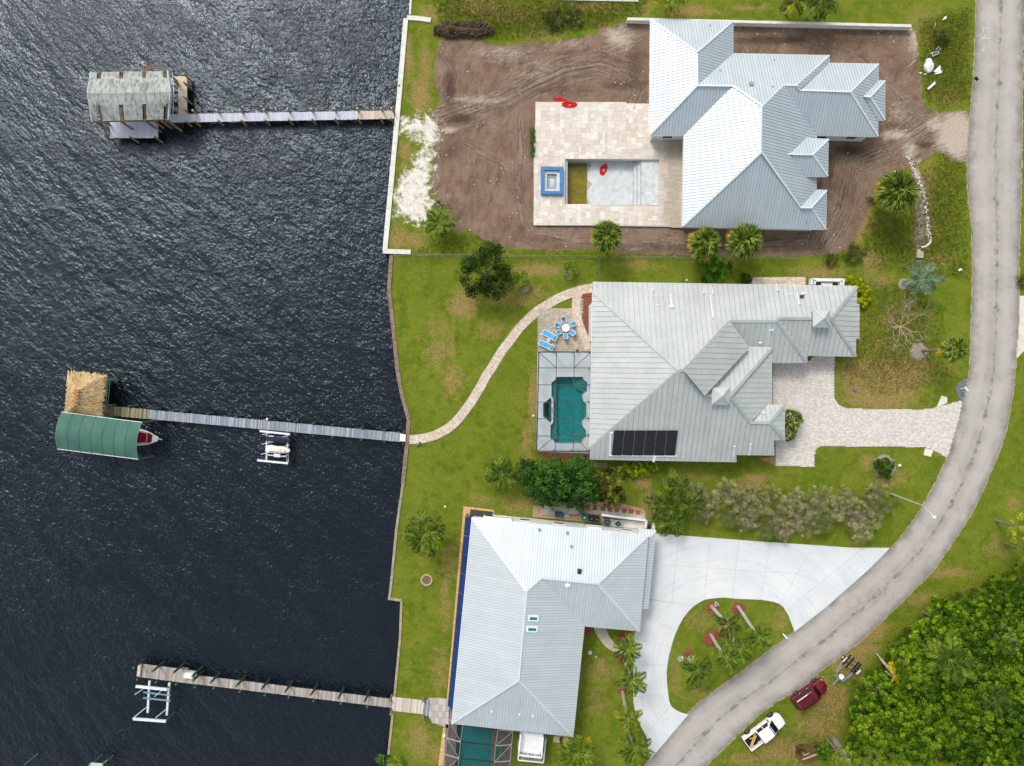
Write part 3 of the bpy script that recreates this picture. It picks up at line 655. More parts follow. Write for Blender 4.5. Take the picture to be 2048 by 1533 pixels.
# ---- middle house ----
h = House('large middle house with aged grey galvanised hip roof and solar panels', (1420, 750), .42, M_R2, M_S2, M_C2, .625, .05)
EN, EW = 2.9, 3.3
h.plane('n', (1184.7, 564.7), (1713.8, 573), (1400, 650), EN); h.plane('w', (1184.9, 583), (1179.6, 897.6), (1260, 740), EW); h.plane('s', (1179.6, 918.8), (1473, 924), (1350, 850), EN)
h.plane('e1', (1544, 696), (1542.8, 809.8), (1400, 750), EN+.55); h.plane('sR', (1544.5, 725.5), (1613.6, 725.5), (1560, 680), EN); h.plane('eR', (1614, 709.5), (1613.6, 725.5), (1580, 680), EN)
h.plane('sQ', (1614.6, 711), (1711.5, 713), (1650, 670), EN); h.plane('eQ', (1718, 608), (1718, 678), (1690, 640), EN-.12)
h.plane('nG', (1501, 695.5), (1543.6, 696.5), (1450, 760), EN+.9); h.plane('eG', (1543.6, 696.5), (1542.8, 809.8), (1500, 790), EN+.7)
h.plane('nH', (1535.8, 810.6), (1568.9, 811.3), (1530, 840), 3.95); h.plane('eH', (1568.9, 811.3), (1568.9, 881), (1540, 846), 3.95)
h.face('n', [(1184.7, 564.7), (1713.8, 573), (1661.6, 638.3), (1557.8, 637), (1552, 643.6), (1459.4, 643), (1367.8, 741.8), (1358, 741.8), (1185.2, 583)])
h.face('w', [(1185.2, 583), (1358, 741.8), (1179.6, 897.6)])
h.face('s', [(1179.6, 918.8), (1473, 924), (1473, 910.4), (1548.5, 911.4), (1548.5, 881), (1568.9, 881), (1539.6, 846.3), (1499.5, 845.8), (1459.4, 794), (1409.5, 792), (1367.8, 741.8), (1358, 741.8), (1179.6, 897.6)])
h.face('e1', [(1367.8, 741.8), (1459.4, 643), (1499, 695.3), (1409.5, 792)])
h.face('sR', [(1459.4, 643), (1552, 643.6), (1613.6, 725.5), (1544.5, 725.5), (1544, 696), (1499, 695.3)])
h.face('eR', [(1552, 643.6), (1557.8, 637), (1614, 710), (1613.6, 725.5)])
h.face('sQ', [(1557.8, 637), (1661.6, 638.3), (1711.5, 713), (1614.6, 711)])
h.face('eQ', [(1661.6, 638.3), (1713.8, 573), (1713.8, 608), (1718, 608), (1718, 678), (1712, 678), (1711.5, 713)])
h.face('nG', [(1499.5, 695.5), (1543.6, 696.5), (1459.4, 793.5), (1409.5, 792)])
MB().slab([h.at('nG', *q_) for q_ in ((1503, 699), (1538, 700), (1457, 790), (1415, 789))], Vector((0, 0, 1)), -1.4, -.3).build('dormer_wall', STUC, h.root)
h.face('eG', [(1459.4, 793.5), (1543.6, 696.5), (1542.8, 809.8), (1535.5, 811), (1501, 846)])
h.face('nH', [(1504, 846), (1535.8, 810.6), (1568.9, 811.3), (1539.6, 846.3)])
h.face('eH', [(1539.6, 846.3), (1568.9, 811.3), (1568.9, 881)])
def cupola(h, px0, py0, px1, py1, apx, zb, lab=None):
    x0, y0 = P(px0, py0, zb)[:2]; x1, y1 = P(px1, py1, zb)[:2]; m = MB()
    m.prism([(x0+.15, y1+.15), (x1-.15, y1+.15), (x1-.15, y0-.15), (x0+.15, y0-.15)], zb-1.2, zb+.02).build('cupola_wall', M_C2, h.root)
    cx, cy = (x0+x1)/2, (y0+y1)/2; c = [(x0, y0), (x1, y0), (x1, y1), (x0, y1)]; cr = MB()
    cr.v = [(a, b, zb) for a, b in c]+[(cx, cy, zb+.75)]+[(a, b, zb-.06) for a, b in c]
    for i in range(4): cr.face((i, 4, (i+1) % 4)); cr.face((i, (i+1) % 4, 5+(i+1) % 4, 5+i))
    cr.face((5, 6, 7, 8)); o_ = cr.build('cupola', M_R2, h.root)
    for a, b in c: MB().beam((a, b, zb+.01), (cx, cy, zb+.77), .12, .04).build('ridge_cap', M_C2, o_)
    return o_
cupola(h, 1626, 620.5, 1660.6, 655.7, 0, 5.35)
cupola(h, 1423.5, 775, 1459.4, 810.6, 0, 6.5)
for c in (('w', (1185.2, 583), (1358, 741.8)), ('w', (1179.6, 897.6), (1358, 741.8)), ('n', (1358, 741.8), (1367.8, 741.8)), ('n', (1367.8, 741.8), (1459.4, 643)), ('n', (1459.4, 643), (1552, 643.6)), ('n', (1552, 643.6), (1557.8, 637)), ('n', (1557.8, 637), (1661.6, 638.3)), ('n', (1661.6, 638.3), (1713.8, 573)),
          ('sQ', (1661.6, 638.3), (1711.5, 713)), ('s', (1367.8, 741.8), (1409.5, 792)), ('s', (1409.5, 792), (1459.4, 794)), ('s', (1459.4, 794), (1499.5, 845.8)), ('s', (1499.5, 845.8), (1539.6, 846.3)), ('nH', (1539.6, 846.3), (1568.9, 811.3)), ('s', (1539.6, 846.3), (1568.9, 881)), ('nG', (1543.6, 696.5), (1459.4, 793.5)), ('eR', (1552, 643.6), (1613.6, 725.5))): h.cap(*c, wd=.34)
h.finish(300)
h.walls([(1184.7, 583), (1184.7, 564.7), (1713.8, 573), (1713.8, 608), (1718, 608), (1718, 678), (1712, 678), (1711.5, 713), (1614.6, 711), (1613.6, 725.5), (1544.5, 725.5), (1542.8, 809.8), (1568.9, 811.3), (1568.9, 881), (1548.5, 881), (1548.5, 911.4), (1473, 910.4), (1473, 924), (1179.6, 918.8)], EN, .45)
q = wp([(1179.4, 610), (1184, 606), (1190, 606), (1190, 690), (1184, 690), (1179.4, 683)], 1.2); MB().prism(q, 0, 2.6).build('bay_wall', STUC, h.root)
for nm, px, py, r_, hh in (('n', 1306, 581, .09, .3), ('n', 1315.5, 611, .08, .25), ('n', 1343, 614, .16, .35), ('n', 1407, 586, .07, .5), ('n', 1426, 588, .07, .4), ('n', 1425.5, 636, .07, .5), ('n', 1555.5, 582, .07, .5), ('n', 1578, 588.7, .07, .2), ('n', 1608, 588, .12, .35), ('n', 1598.5, 608, .07, .5), ('sR', 1541, 661, .09, .8), ('sR', 1520, 686, .1, .3), ('nH', 1526, 826, .08, .5), ('s', 1469, 893, .07, .3), ('s', 1501.5, 889, .07, .3)): h.vent(nm, px, py, r_, hh, streak={1306: 1.1, 1343: 1.9, 1407: 1.0, 1426: .9, 1425.5: 3.2, 1555.5: 1.0, 1541: 1.9, 1469: 1.4, 1501.5: 1.6, 1598.5: 1.6}.get(px, 0))
p = h.at('n', 1602.6, 594); MB().box((p.x, p.y, p.z+.12), (.4, .4, .26)).build('roof_vent', DARK, h.root, label='small square dark roof vent')
# white plumbing on the roof round the solar heating panels
a, d, v, N = h.pl['s']; up = N*.10
PVC = M2('white_pipe', (225, 228, 230), (236, 238, 240), 2, .5)
HT = House.at
pipe = MB()
for p1, p2 in (((1221.5, 865), (1219, 910.5)), ((1219, 910.5), (1353, 911.6)), ((1221.5, 865), (1226, 865)), ((1311, 911.4), (1307, 923.5)), ((1309.5, 911.4), (1305.5, 923.5))):
    pipe.beam(h.at('s', *p1)+up, h.at('s', *p2)+up, .16, .1)
pipe.build('roof_pipe', PVC, h.root)
SOLM = NT('black_solar_mat'); vv = SOLM.co('World'); SOLM.bump(SOLM.noise(vv, 9, 3, .6), .25, .02)
SOLM.done(SOLM.mix(SOLM.ramp(SOLM.noise(vv, 3, 4, .7), .3, .7), lin((26, 27, 30)), lin((46, 47, 50))), .55)
arr = empty('solar_panels', h.at('s', 1290, 887), 'black solar pool heating panels with white pipes on the grey roof slope', 'solar panels')
for i in range(6):
    L0 = 1227.5+(1355.7-1227.5)*i/6; L1 = 1227.5+(1355.7-1227.5)*(i+1)/6; B0 = 1222.6+(1350-1222.6)*i/6; B1 = 1222.6+(1350-1222.6)*(i+1)/6
    q = [h.at('s', L0+.6, 860.8), h.at('s', L1-.6, 861), h.at('s', B1-.6, 909.6), h.at('s', B0+.6, 909.2)]
    pn = MB().slab(q, N, .08, .14).build('solar_panel', SOLM.m, arr)
    hd = MB(); hd.beam(q[0]+N*.17, q[1]+N*.17, .08, .06); hd.beam(q[3]+N*.17, q[2]+N*.17, .08, .06)
    for j in range(1, 5): hd.beam(q[0].lerp(q[3], j/5)+N*.16, q[1].lerp(q[2], j/5)+N*.16, .05, .02)
    hd.build('header_tube', SOLM.m, pn)
H2 = h
# ---- lower house, turned about five degrees ----
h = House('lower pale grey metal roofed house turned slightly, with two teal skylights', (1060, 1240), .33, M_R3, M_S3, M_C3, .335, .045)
E3 = 3.9
h.plane('n', (943.9, 1035.8), (1296.6, 1071), (1080, 1110), E3); h.plane('w', (943.9, 1035.8), (903.4, 1447.3), (1000, 1240), E3); h.plane('s', (903.4, 1447.3), (1146, 1473.7), (1035, 1410), E3)
h.plane('e', (1146, 1473.7), (1168.5, 1252.6), (1080, 1350), E3); h.plane('q', (1168.5, 1252.6), (1278.5, 1262.4), (1190, 1200), E3); h.plane('r', (1296.6, 1071), (1278.5, 1262.4), (1240, 1160), E3)
h.face('n', [(943.9, 1035.8), (1296.6, 1071), (1195.8, 1168), (1083.3, 1156.4), (1053, 1182.5)])
h.face('w', [(943.9, 1035.8), (1053, 1182.5), (1037.5, 1361), (903.4, 1447.3)])
h.face('s', [(903.4, 1447.3), (1037.5, 1361), (1146, 1473.7)])
h.face('e', [(1146, 1473.7), (1037.5, 1361), (1053, 1182.5), (1083.3, 1156.4), (1168.5, 1252.6)])
h.face('q', [(1083.3, 1156.4), (1195.8, 1168), (1278.5, 1262.4), (1168.5, 1252.6)])
h.face('r', [(1195.8, 1168), (1296.6, 1071), (1278.5, 1262.4)])
h.plane('v', (1311.4, 1062), (1295.5, 1218.4), (1290, 1120), 3.0, .3); h.plane('vn', (1277, 1060), (1311.4, 1062), (1290, 1068), 3.0, .3)
h.face('v', [(1298, 1075.5), (1311.4, 1062), (1295.5, 1218.4), (1284, 1218)]); h.face('vn', [(1277, 1058.5), (1311.4, 1062), (1298, 1075.5), (1277, 1073)])
for c in (('w', (943.9, 1035.8), (1053, 1182.5)), ('w', (1053, 1182.5), (1037.5, 1361)), ('w', (1037.5, 1361), (903.4, 1447.3)), ('s', (1037.5, 1361), (1146, 1473.7)), ('n', (1053, 1182.5), (1083.3, 1156.4)), ('n', (1083.3, 1156.4), (1195.8, 1168)), ('n', (1195.8, 1168), (1296.6, 1071)), ('q', (1195.8, 1168), (1278.5, 1262.4)), ('v', (1298, 1075.5), (1311.4, 1062))): h.cap(*c, wd=.22)
h.finish()
h.walls([(943.9, 1035.8), (1296.6, 1071), (1278.5, 1262.4), (1168.5, 1252.6), (1146, 1473.7), (903.4, 1447.3)], E3, .12)
for a_, b_ in (((1057.5, 1232), (1075.5, 1241.5)), ((1054.5, 1254), (1073.5, 1263.2))):
    a, d, v, N = h.pl['e']; q = [h.at('e', a_[0], a_[1]), h.at('e', b_[0], a_[1]+.6), h.at('e', b_[0]-.4, b_[1]), h.at('e', a_[0]-.4, b_[1]-.6)]
    fr = MB()
    for i in range(4): fr.beam(q[i]+N*.12, q[(i+1) % 4]+N*.12, .16, .2)
    fo = fr.build('skylight', WFR, h.root)
    TEALG = bpy.data.materials.get('teal_glass') or M2('teal_glass', (16, 120, 124), (30, 138, 140), 1.5, .12, 0, 0, None, 0, None, .8)
    MB().slab(q, N, .1, .16).build('pane', TEALG, fo)
for nm, px, py, r_, m_ in (('n', 1079, 1060.5, .12, M_S2), ('n', 1134.5, 1067, .12, M_S2), ('n', 1143, 1094, .12, M_S2), ('q', 1136, 1169.6, .2, WFR), ('s', 984, 1423, .08, WFR), ('s', 1039.5, 1429, .08, WFR), ('s', 1065.5, 1432, .08, WFR)): h.vent(nm, px, py, r_, .3, m_)
p = h.at('n', 1158.6, 1143); MB().box((p.x, p.y, p.z+.1), (.5, .6, .25), R(-5), R(15)).build('roof_vent', DARK, h.root, label='square dark roof vent')
# windows standing out of the visible north wall
for px, wd in ((980, 1.5), (1009, 1.6), (1191, 1.5)):
    py = 1035.8+(px-943.9)*.0998; p = P(px, py, E3); c = Vector((p.x+.0, p.y+.06, 2.6)); f = MB(); rz = R(-5.7)
    for dx, dz, sx_, sz_ in ((0, .55, wd+.2, .14), (0, -.55, wd+.2, .14), (wd/2, 0, .12, 1.1), (-wd/2, 0, .12, 1.1)): f.box((c.x+dx*math.cos(rz), c.y+dx*math.sin(rz), c.z+dz), (sx_, .3, sz_), rz)
    fo = f.build('window', WFR, h.root); MB().box((c.x, c.y, c.z), (wd, .1, 1.05), rz).build('pane', GLASSW, fo)
H3 = h
# deep blue strip beside the west eave of the lower house, with its gravel margin
t = empty('blue_awning', P(920, 1230), 'long narrow deep blue glossy strip along the west side of the lower house', 'awning')
BLU = M2('deep_blue_sheet', (8, 40, 92), (14, 58, 118), .5, .35, 0, .1, None, 0, (1, .15, 1), .5)
for i in range(10):
    a = i/10; b = (i+1)/10-.003
    x0, y0 = 931+(896-931)*a, 1034+(1413-1034)*a; x1, y1 = 931+(896-931)*b, 1034+(1413-1034)*b
    x2, y2 = 944.5+(906-944.5)*b, 1036+(1424-1036)*b; x3, y3 = 944.5+(906-944.5)*a, 1036+(1424-1036)*a
    MB().prism(wp([(x0, y0), (x1, y1), (x2, y2), (x3, y3)], 2.2), 2.15, 2.25, True, True).build('awning_panel', BLU, t)
fr = MB(); L_ = [P(931.5, 1034, 2.2), P(896, 1413, 2.2)]
fr.beam(L_[0], L_[1], .1, .16); fr.beam(P(940, 1027, 2.2), P(985, 1032, 2.2), 1.0, .12)
for i in range(7): p = L_[0].lerp(L_[1], i/6); fr.beam((p.x, p.y, 2.2), (p.x, p.y, -.1), .1, .1)
fr.build('frame', DARK, t)
MB().prism(wp([(927, 1013), (988, 1020), (987, 1032), (935, 1030), (900, 1405), (893, 1405)]), -.05, .02).build('x', CONC) and None
bpy.data.objects['x'].name = 'gravel_margin'
GRAV = M2('tan_gravel', (186, 140, 88), (222, 186, 136), 3.5, .95, 0, .8, (7, .35))
o = bpy.data.objects['gravel_margin']; o.data.materials[0] = GRAV; o['kind'] = 'structure'
# ---------------- paved surfaces ----------------
def pavers(name, region, c1, c2, bw, bh, ang, bed, z0, mats=None, parent=None, kind='stuff', soldier=False, holes=(), tones=None):
    """small pavers laid one by one over a bed; region in world xy"""
    b = MB(); ca, sa = math.cos(ang), math.sin(ang)
    xs = [p[0] for p in region]; ysr = [p[1] for p in region]; cx = sum(xs)/len(xs); cy = sum(ysr)/len(ysr)
    rr = max(max(xs)-min(xs), max(ysr)-min(ysr))*.75
    nx = int(rr/bw)+2; ny = int(rr/bh)+2
    for j in range(-ny, ny):
        off = (j % 2)*.5
        for i in range(-nx, nx):
            u = (i+off)*bw; v = j*bh; x = cx+u*ca-v*sa; y = cy+u*sa+v*ca
            if not pip(x, y, region) or any(pip(x, y, h_) for h_ in holes): continue
            b.t = random.random(); zz = z0+random.uniform(-.004, .006); hw, hh = bw/2-.008, bh/2-.008
            k = len(b.v)
            for dx, dy in ((-hw, -hh), (hw, -hh), (hw, hh), (-hw, hh)): b.v.append((x+dx*ca-dy*sa, y+dx*sa+dy*ca, zz))
            for dx, dy in ((-hw, -hh), (hw, -hh), (hw, hh), (-hw, hh)): b.v.append((x+dx*ca-dy*sa, y+dx*sa+dy*ca, zz-.05))
            b.face((k, k+1, k+2, k+3))
            for q in range(4): r_ = (q+1) % 4; b.face((k+q, k+4+q, k+4+r_, k+r_))
    return b.build(name, mats, parent, tint=True, kind=kind)
def tint_mat(name, cols, rough=.85, per_object=False, stain=None):
    s = NT(name); f = s.rnd() if per_object else s.attr('tint'); v = s.co('World')
    c = lin(cols[0]); n = len(cols)
    for i in range(1, n):
        c = s.mix(s.math('GREATER_THAN', f, i/n), c, lin(cols[i]))
    c = s.mix(1., c, s.comb(s.ramp(s.noise(v, 9., 4, .75), .3, .7, .9, 1.1)), 'MULTIPLY')
    if stain: c = s.mix(s.ramp(s.noise(v, stain[0], 4, .65), .48, .66, 0, stain[1]), c, lin(stain[2]))
    s.bump(s.noise(v, 20, 3, .7), .3, .01)
    return s.done(c, rough)
DRV = tint_mat('driveway_paver', [(208, 202, 192), (216, 210, 201), (200, 193, 184), (222, 217, 209), (209, 200, 189)], stain=(.6, .22, (180, 170, 162)))
PTH = tint_mat('path_paver', [(208, 194, 178), (218, 202, 182), (196, 178, 164), (212, 188, 158), (224, 212, 198)], stain=(.5, .3, (196, 168, 120)))
PAT = tint_mat('patio_paver', [(186, 170, 150), (196, 180, 154), (172, 160, 150), (202, 188, 170), (182, 162, 138), (164, 162, 154)], stain=(.4, .5, (158, 146, 124)))
BED = M2('joint_sand', (160, 151, 140), (180, 171, 160), 2, .95, 0, .2, (12, .15))
D2 = [(1545, 712), (1551, 712), (1613, 727), (1640, 700), (1669, 700), (1669, 714.7), (1668, 790), (1670, 800), (1675, 807.6), (1684, 814), (1695, 817.5), (1770, 819), (1841.6, 819.5), (1860, 818), (1873, 814.5), (1922, 801.5), (1924, 806), (1918, 837), (1894, 916), (1866, 900.6), (1849, 894.5), (1646, 893), (1638, 894), (1633.7, 898), (1629.5, 905), (1628.8, 912.8), (1628.3, 933.6), (1551, 932.6), (1551, 870), (1545, 870)]
d2 = MB().prism(wp(D2), -.1, .02).build('paved_driveway', BED); d2['kind'] = 'structure'
pavers('paver', inset(wp(D2), .03), None, None, .26, .19, R(1), None, .06, DRV, d2)
P2 = [(1076, 618), (1152, 618), (1158, 598), (1172, 590), (1166, 606), (1164, 640), (1172, 676), (1183, 694), (1183, 704), (1076, 704)]
p2 = MB().prism(wp([(1076, 618), (1152, 618), (1158, 598), (1166, 596), (1164, 640), (1172, 676), (1183, 690), (1183, 704), (1076, 704)]), -.1, .02).build('lounge_patio', BED); p2['kind'] = 'structure'
pavers('paver', wp([(1076, 618), (1152, 618), (1158, 598), (1166, 596), (1164, 640), (1172, 676), (1183, 690), (1183, 704), (1076, 704)]), None, None, .27, .2, 0, None, .055, PAT, p2)
n2 = [(1503, 555), (1611, 554), (1611, 572), (1503, 571)]
o = MB().prism(wp(n2), -.1, .02).build('side_walk', BED); o['kind'] = 'structure'
pavers('paver', wp(n2), None, None, .27, .2, 0, None, .055, PTH, o)
def ribbon_path(name, pts, wd, mat, rows, bl, z=.05):
    cl = [Vector(q) for q in wp(spline(pts, 8))]; L = [0]
    for i in range(1, len(cl)): L.append(L[-1]+(cl[i]-cl[i-1]).length)
    def at(s_):
        s_ = min(max(s_, 0), L[-1]-1e-4); i = next(k for k in range(1, len(L)) if L[k] > s_)
        t = (s_-L[i-1])/(L[i]-L[i-1]); p = cl[i-1].lerp(cl[i], t); a = cl[max(i-2, 0)]; b = cl[min(i+1, len(cl)-1)]
        d = (b-a).normalized(); return p, Vector((-d.y, d.x))
    b = MB(); bed = MB(); n = int(L[-1]/bl)
    for i in range(n):
        s0 = i*bl; p0, n0 = at(s0); p1, n1 = at(s0+bl)
        w2 = wd/2+.05; k = len(bed.v)
        bed.v += [(p0.x+n0.x*w2, p0.y+n0.y*w2, z-.03), (p0.x-n0.x*w2, p0.y-n0.y*w2, z-.03), (p1.x-n1.x*w2, p1.y-n1.y*w2, z-.03), (p1.x+n1.x*w2, p1.y+n1.y*w2, z-.03)]; bed.face((k, k+1, k+2, k+3))
        for r in range(rows):
            e = (r % 2)*bl*.5; pa, na = at(s0+e+.008); pb, nb = at(s0+e+bl-.008)
            o0 = -wd/2+wd*r/rows+.008; o1 = -wd/2+wd*(r+1)/rows-.008; b.t = random.random(); zz = z+random.uniform(-.004, .006); k = len(b.v)
            for (pp, nn, oo) in ((pa, na, o0), (pb, nb, o0), (pb, nb, o1), (pa, na, o1)): b.v.append((pp.x+nn.x*oo, pp.y+nn.y*oo, zz))
            for (pp, nn, oo) in ((pa, na, o0), (pb, nb, o0), (pb, nb, o1), (pa, na, o1)): b.v.append((pp.x+nn.x*oo, pp.y+nn.y*oo, zz-.05))
            b.face((k, k+1, k+2, k+3))
            for q in range(4): r_ = (q+1) % 4; b.face((k+q, k+4+q, k+4+r_, k+r_))
    o = bed.build(name, BED); o['kind'] = 'structure'
    b.build('paver', mat, o, tint=True, kind='stuff'); return o
ribbon_path('garden_path', [(1188, 576), (1165, 580), (1141, 587), (1115, 598), (1092, 611.5), (1072, 625), (1053, 642), (1036, 660), (1020, 682), (1007, 698), (995, 717), (984, 735), (972, 753), (963, 770), (953, 787), (944, 802), (934, 816), (922, 832), (906, 849), (888, 862), (868, 871.5), (845, 877.5), (817, 880)], 1.12, PTH, 6, .24)
ribbon_path('garden_path', [(1158, 584), (1153, 598), (1152, 618), (1155, 640), (1163, 662), (1172, 682), (1177, 700)], 1.0, PTH, 5, .24, .075)
# ---- white concrete driveway in slabs ----
A3 = [(1296, 1066), (1515.6, 1083), (1622, 1090), (1700, 1095.6), (1780, 1096), (1760, 1117), (1740, 1137), (1700, 1172.5), (1650, 1216.5), (1589, 1264), (1577, 1232), (1566.6, 1214.7), (1558, 1208), (1546, 1204), (1522, 1200), (1471, 1198), (1447, 1195.5), (1423, 1197.6), (1409, 1200), (1400.8, 1204), (1388, 1212), (1280, 1196)]
B3 = [(1275, 1196), (1388, 1212), (1377, 1223), (1366, 1237), (1358, 1252), (1350, 1270), (1344.4, 1288), (1339, 1308), (1335, 1329), (1333.5, 1347), (1334, 1365), (1336, 1385), (1339, 1404.4), (1343, 1413), (1350, 1419), (1360, 1424.5), (1376.5, 1429.5), (1299.6, 1520.6), (1296.5, 1497), (1292.8, 1473.7), (1282, 1454), (1272, 1430.7), (1266.5, 1403), (1266, 1370), (1266, 1331), (1268, 1268), (1276, 1256)]
slabs = [wp(A3), wp(B3)]
def cut(p, q):
    p, q = [Vector(t_) for t_ in wp([p, q])]; m = (p+q)/2; d = (q-p).normalized(); n = (-d.y, d.x); c = n[0]*p.x+n[1]*p.y
    for i, s_ in enumerate(slabs):
        if pip(m.x, m.y, s_):
            a = clean(clip(s_, n[0], n[1], c)); b = clean(clip(s_, -n[0], -n[1], -c))
            if len(a) > 2 and len(b) > 2: slabs[i] = a; slabs.append(b)
            return
for c in (((1356, 1074), (1346, 1190)), ((1420, 1076), (1409, 1194)), ((1477.7, 1081), (1465.5, 1189)), ((1540, 1089), (1521.7, 1196)), ((1622, 1096), (1561, 1206)), ((1720, 1101), (1641.6, 1164.6)),
          ((1300, 1128), (1352, 1132)), ((1352, 1132), (1415, 1136)), ((1415, 1136), (1471, 1140)), ((1471, 1140), (1530, 1144)), ((1540, 1144), (1590, 1147)), ((1595, 1148), (1680, 1183)),
          ((1290, 1235), (1352, 1258.4)), ((1276, 1279), (1340.7, 1293.7)), ((1268, 1330), (1333, 1331)), ((1270, 1393.5), (1334, 1387.6)), ((1294, 1468), (1338, 1415))): cut(*c)
dr = MB().prism(wp(A3), -.12, -.0).prism(wp(B3), -.12, -.001)
d3 = dr.build('concrete_driveway', BED); d3['kind'] = 'structure'
SLB = NT('driveway_concrete'); v = SLB.co('World')
c = SLB.mix(SLB.ramp(SLB.noise(v, .25, 4, .6), .35, .65), lin((207, 210, 210)), lin((219, 221, 219)))
c = SLB.mix(SLB.ramp(SLB.noise(v, 1.2, 5, .7, (1, .2, 1), R(20)), .52, .75, 0, .3), c, lin((190, 192, 192)))
arcs = SLB.n('ShaderNodeVectorMath'); arcs.operation = 'DISTANCE'; SLB.l(v, arcs.inputs[0]); arcs.inputs[1].default_value = tuple(P(1450, 1330)); ax_ = SLB.n('ShaderNodeCombineXYZ'); SLB.l(SLB.math('MULTIPLY', arcs.outputs['Value'], 2.6), ax_.inputs[0]); SLB.l(SLB.math('MULTIPLY', SLB.noise(v, .12, 3, .6), 4.), ax_.inputs[1])
c = SLB.mix(SLB.math('MULTIPLY', SLB.ramp(SLB.noise(ax_.outputs[0], 1., 4, .7), .48, .66), SLB.ramp(SLB.noise(v, .3, 3, .6), .35, .6, .15, .5)), c, lin((186, 190, 192)))
c = SLB.mix(SLB.ramp(SLB.noise(v, 1.1, 3, .8), .7, .76, 0, .5), c, lin((160, 162, 162)))
c = SLB.mix(1., c, SLB.comb(SLB.ramp(SLB.rnd(), 0, 1, .97, 1.02)), 'MULTIPLY')
c = SLB.mix(1., c, SLB.comb(SLB.ramp(SLB.noise(v, 10., 4, .8), .25, .75, .95, 1.05)), 'MULTIPLY')
SLB.done(c, .8)
for s_ in slabs:
    q = inset(s_, .011)
    if abs(area(q)) < .3: continue
    MB().prism(q, -.08, .05).build('slab', SLB.m, d3)
# front walk of the lower house
o = MB().prism(wp(spline([(1187, 1252), (1191, 1266), (1200, 1280), (1212, 1294), (1228, 1304), (1246, 1309)], 4)+spline([(1254, 1309), (1238, 1296), (1228, 1285), (1218, 1272), (1210, 1254)], 4)), -.1, .045).build('front_walk', M2('tan_concrete', (176, 164, 146), (196, 184, 166), 1.5, .9, 0, .2, (10, .1)))
o['kind'] = 'structure'
# flat white concrete pads by the entrance of the paved driveway
for q, lab in (([(1883, 792), (1894, 795), (1894, 806), (1873, 815)], 'small cream concrete pad on the upper side of the paved driveway mouth'), ([(1850, 897), (1866, 901), (1861, 914), (1847, 910.5)], 'small cream concrete pad on the lower side of the paved driveway mouth')):
    tag(MB().prism(wp(q), -.1, .09).build('concrete_pad', M2('cream_concrete', (216, 208, 186), (230, 222, 204), 2, .85, 0, .2, (12, .06))), lab, 'pad')
from mathutils.geometry import tessellate_polygon
def holed(mb, outline, holes, z0, z1):
    """deck with holes: top sheet, outer sides, inner sides"""
    if area(outline) < 0: outline = outline[::-1]
    holes = [h_ if area(h_) < 0 else h_[::-1] for h_ in holes]
    loops = [[Vector((x, y, 0)) for x, y in l] for l in [outline]+holes]
    tri = tessellate_polygon(loops); b = len(mb.v)
    for l in loops:
        for p in l: mb.v.append((p.x, p.y, z1))
    for t in tri:
        a_, b_, c_ = [mb.v[b+i] for i in t]
        cr = (b_[0]-a_[0])*(c_[1]-a_[1])-(b_[1]-a_[1])*(c_[0]-a_[0])
        mb.face(tuple(b+i for i in (t if cr > 0 else t[::-1])))
    for l in loops:
        k = len(mb.v); n = len(l)
        for p in l: mb.v.append((p.x, p.y, z0))
        for p in l: mb.v.append((p.x, p.y, z1))
        for i in range(n): j = (i+1) % n; mb.face((k+i, k+j, k+n+j, k+n+i))
    return mb
# ---------------- new terrace with unfinished pool ----------------
TZ = .3
PO = [(1071, 204), (1310, 207.5), (1310, 262), (1376, 262), (1376, 454), (1067, 450)]
po = wp(PO, TZ); ph = wp([(1131, 318), (1319, 319.5), (1318, 412), (1129.5, 410)], TZ); sh = wp([(1087, 339), (1124, 339), (1124, 384.5), (1086.5, 384)], TZ)
TRB = M2('travertine_bed', (196, 184, 168), (212, 200, 184), 2, .9, 0, .2, (10, .15))
terr = holed(MB(), po, [ph, sh], -.3, TZ-.035).build('stone_terrace', TRB); terr['kind'] = 'structure'
TILE = tint_mat('travertine_tile', [(214, 205, 192), (220, 212, 200), (208, 197, 183), (224, 217, 207), (214, 200, 186), (211, 201, 190), (204, 190, 176)], .75, True)
TILES = tint_mat('travertine_tile_small', [(214, 205, 192), (220, 212, 200), (208, 197, 183), (224, 217, 207), (214, 200, 186), (211, 201, 190), (204, 190, 176)], .75)
for m_ in (TILE, TILES):   # tiles turn browner towards the eaves, edge broken up by noise
    t_ = m_.node_tree; bs = t_.nodes['Principled BSDF']; src = bs.inputs['Base Color'].links[0].from_socket
    g = t_.nodes.new('ShaderNodeNewGeometry'); sx_ = t_.nodes.new('ShaderNodeSeparateXYZ'); t_.links.new(g.outputs['Position'], sx_.inputs[0])
    nz_ = t_.nodes.new('ShaderNodeTexNoise'); nz_.inputs['Scale'].default_value = 1.1; nz_.inputs['Detail'].default_value = 6; t_.links.new(g.outputs['Position'], nz_.inputs['Vector'])
    a_ = t_.nodes.new('ShaderNodeMath'); a_.operation = 'MULTIPLY_ADD'; t_.links.new(nz_.outputs[0], a_.inputs[0]); a_.inputs[1].default_value = 2.2; t_.links.new(sx_.outputs[0], a_.inputs[2])
    mr = t_.nodes.new('ShaderNodeMapRange'); t_.links.new(a_.outputs[0], mr.inputs[0]); mr.inputs[1].default_value = 19.2; mr.inputs[2].default_value = 21.4; mr.inputs[4].default_value = .62
    mx = t_.nodes.new('ShaderNodeMix'); mx.data_type = 'RGBA'; t_.links.new(mr.outputs[0], mx.inputs[0]); t_.links.new(src, mx.inputs[6]); mx.inputs[7].default_value = lin((150, 134, 112)); t_.links.new(mx.outputs[2], bs.inputs['Base Color'])
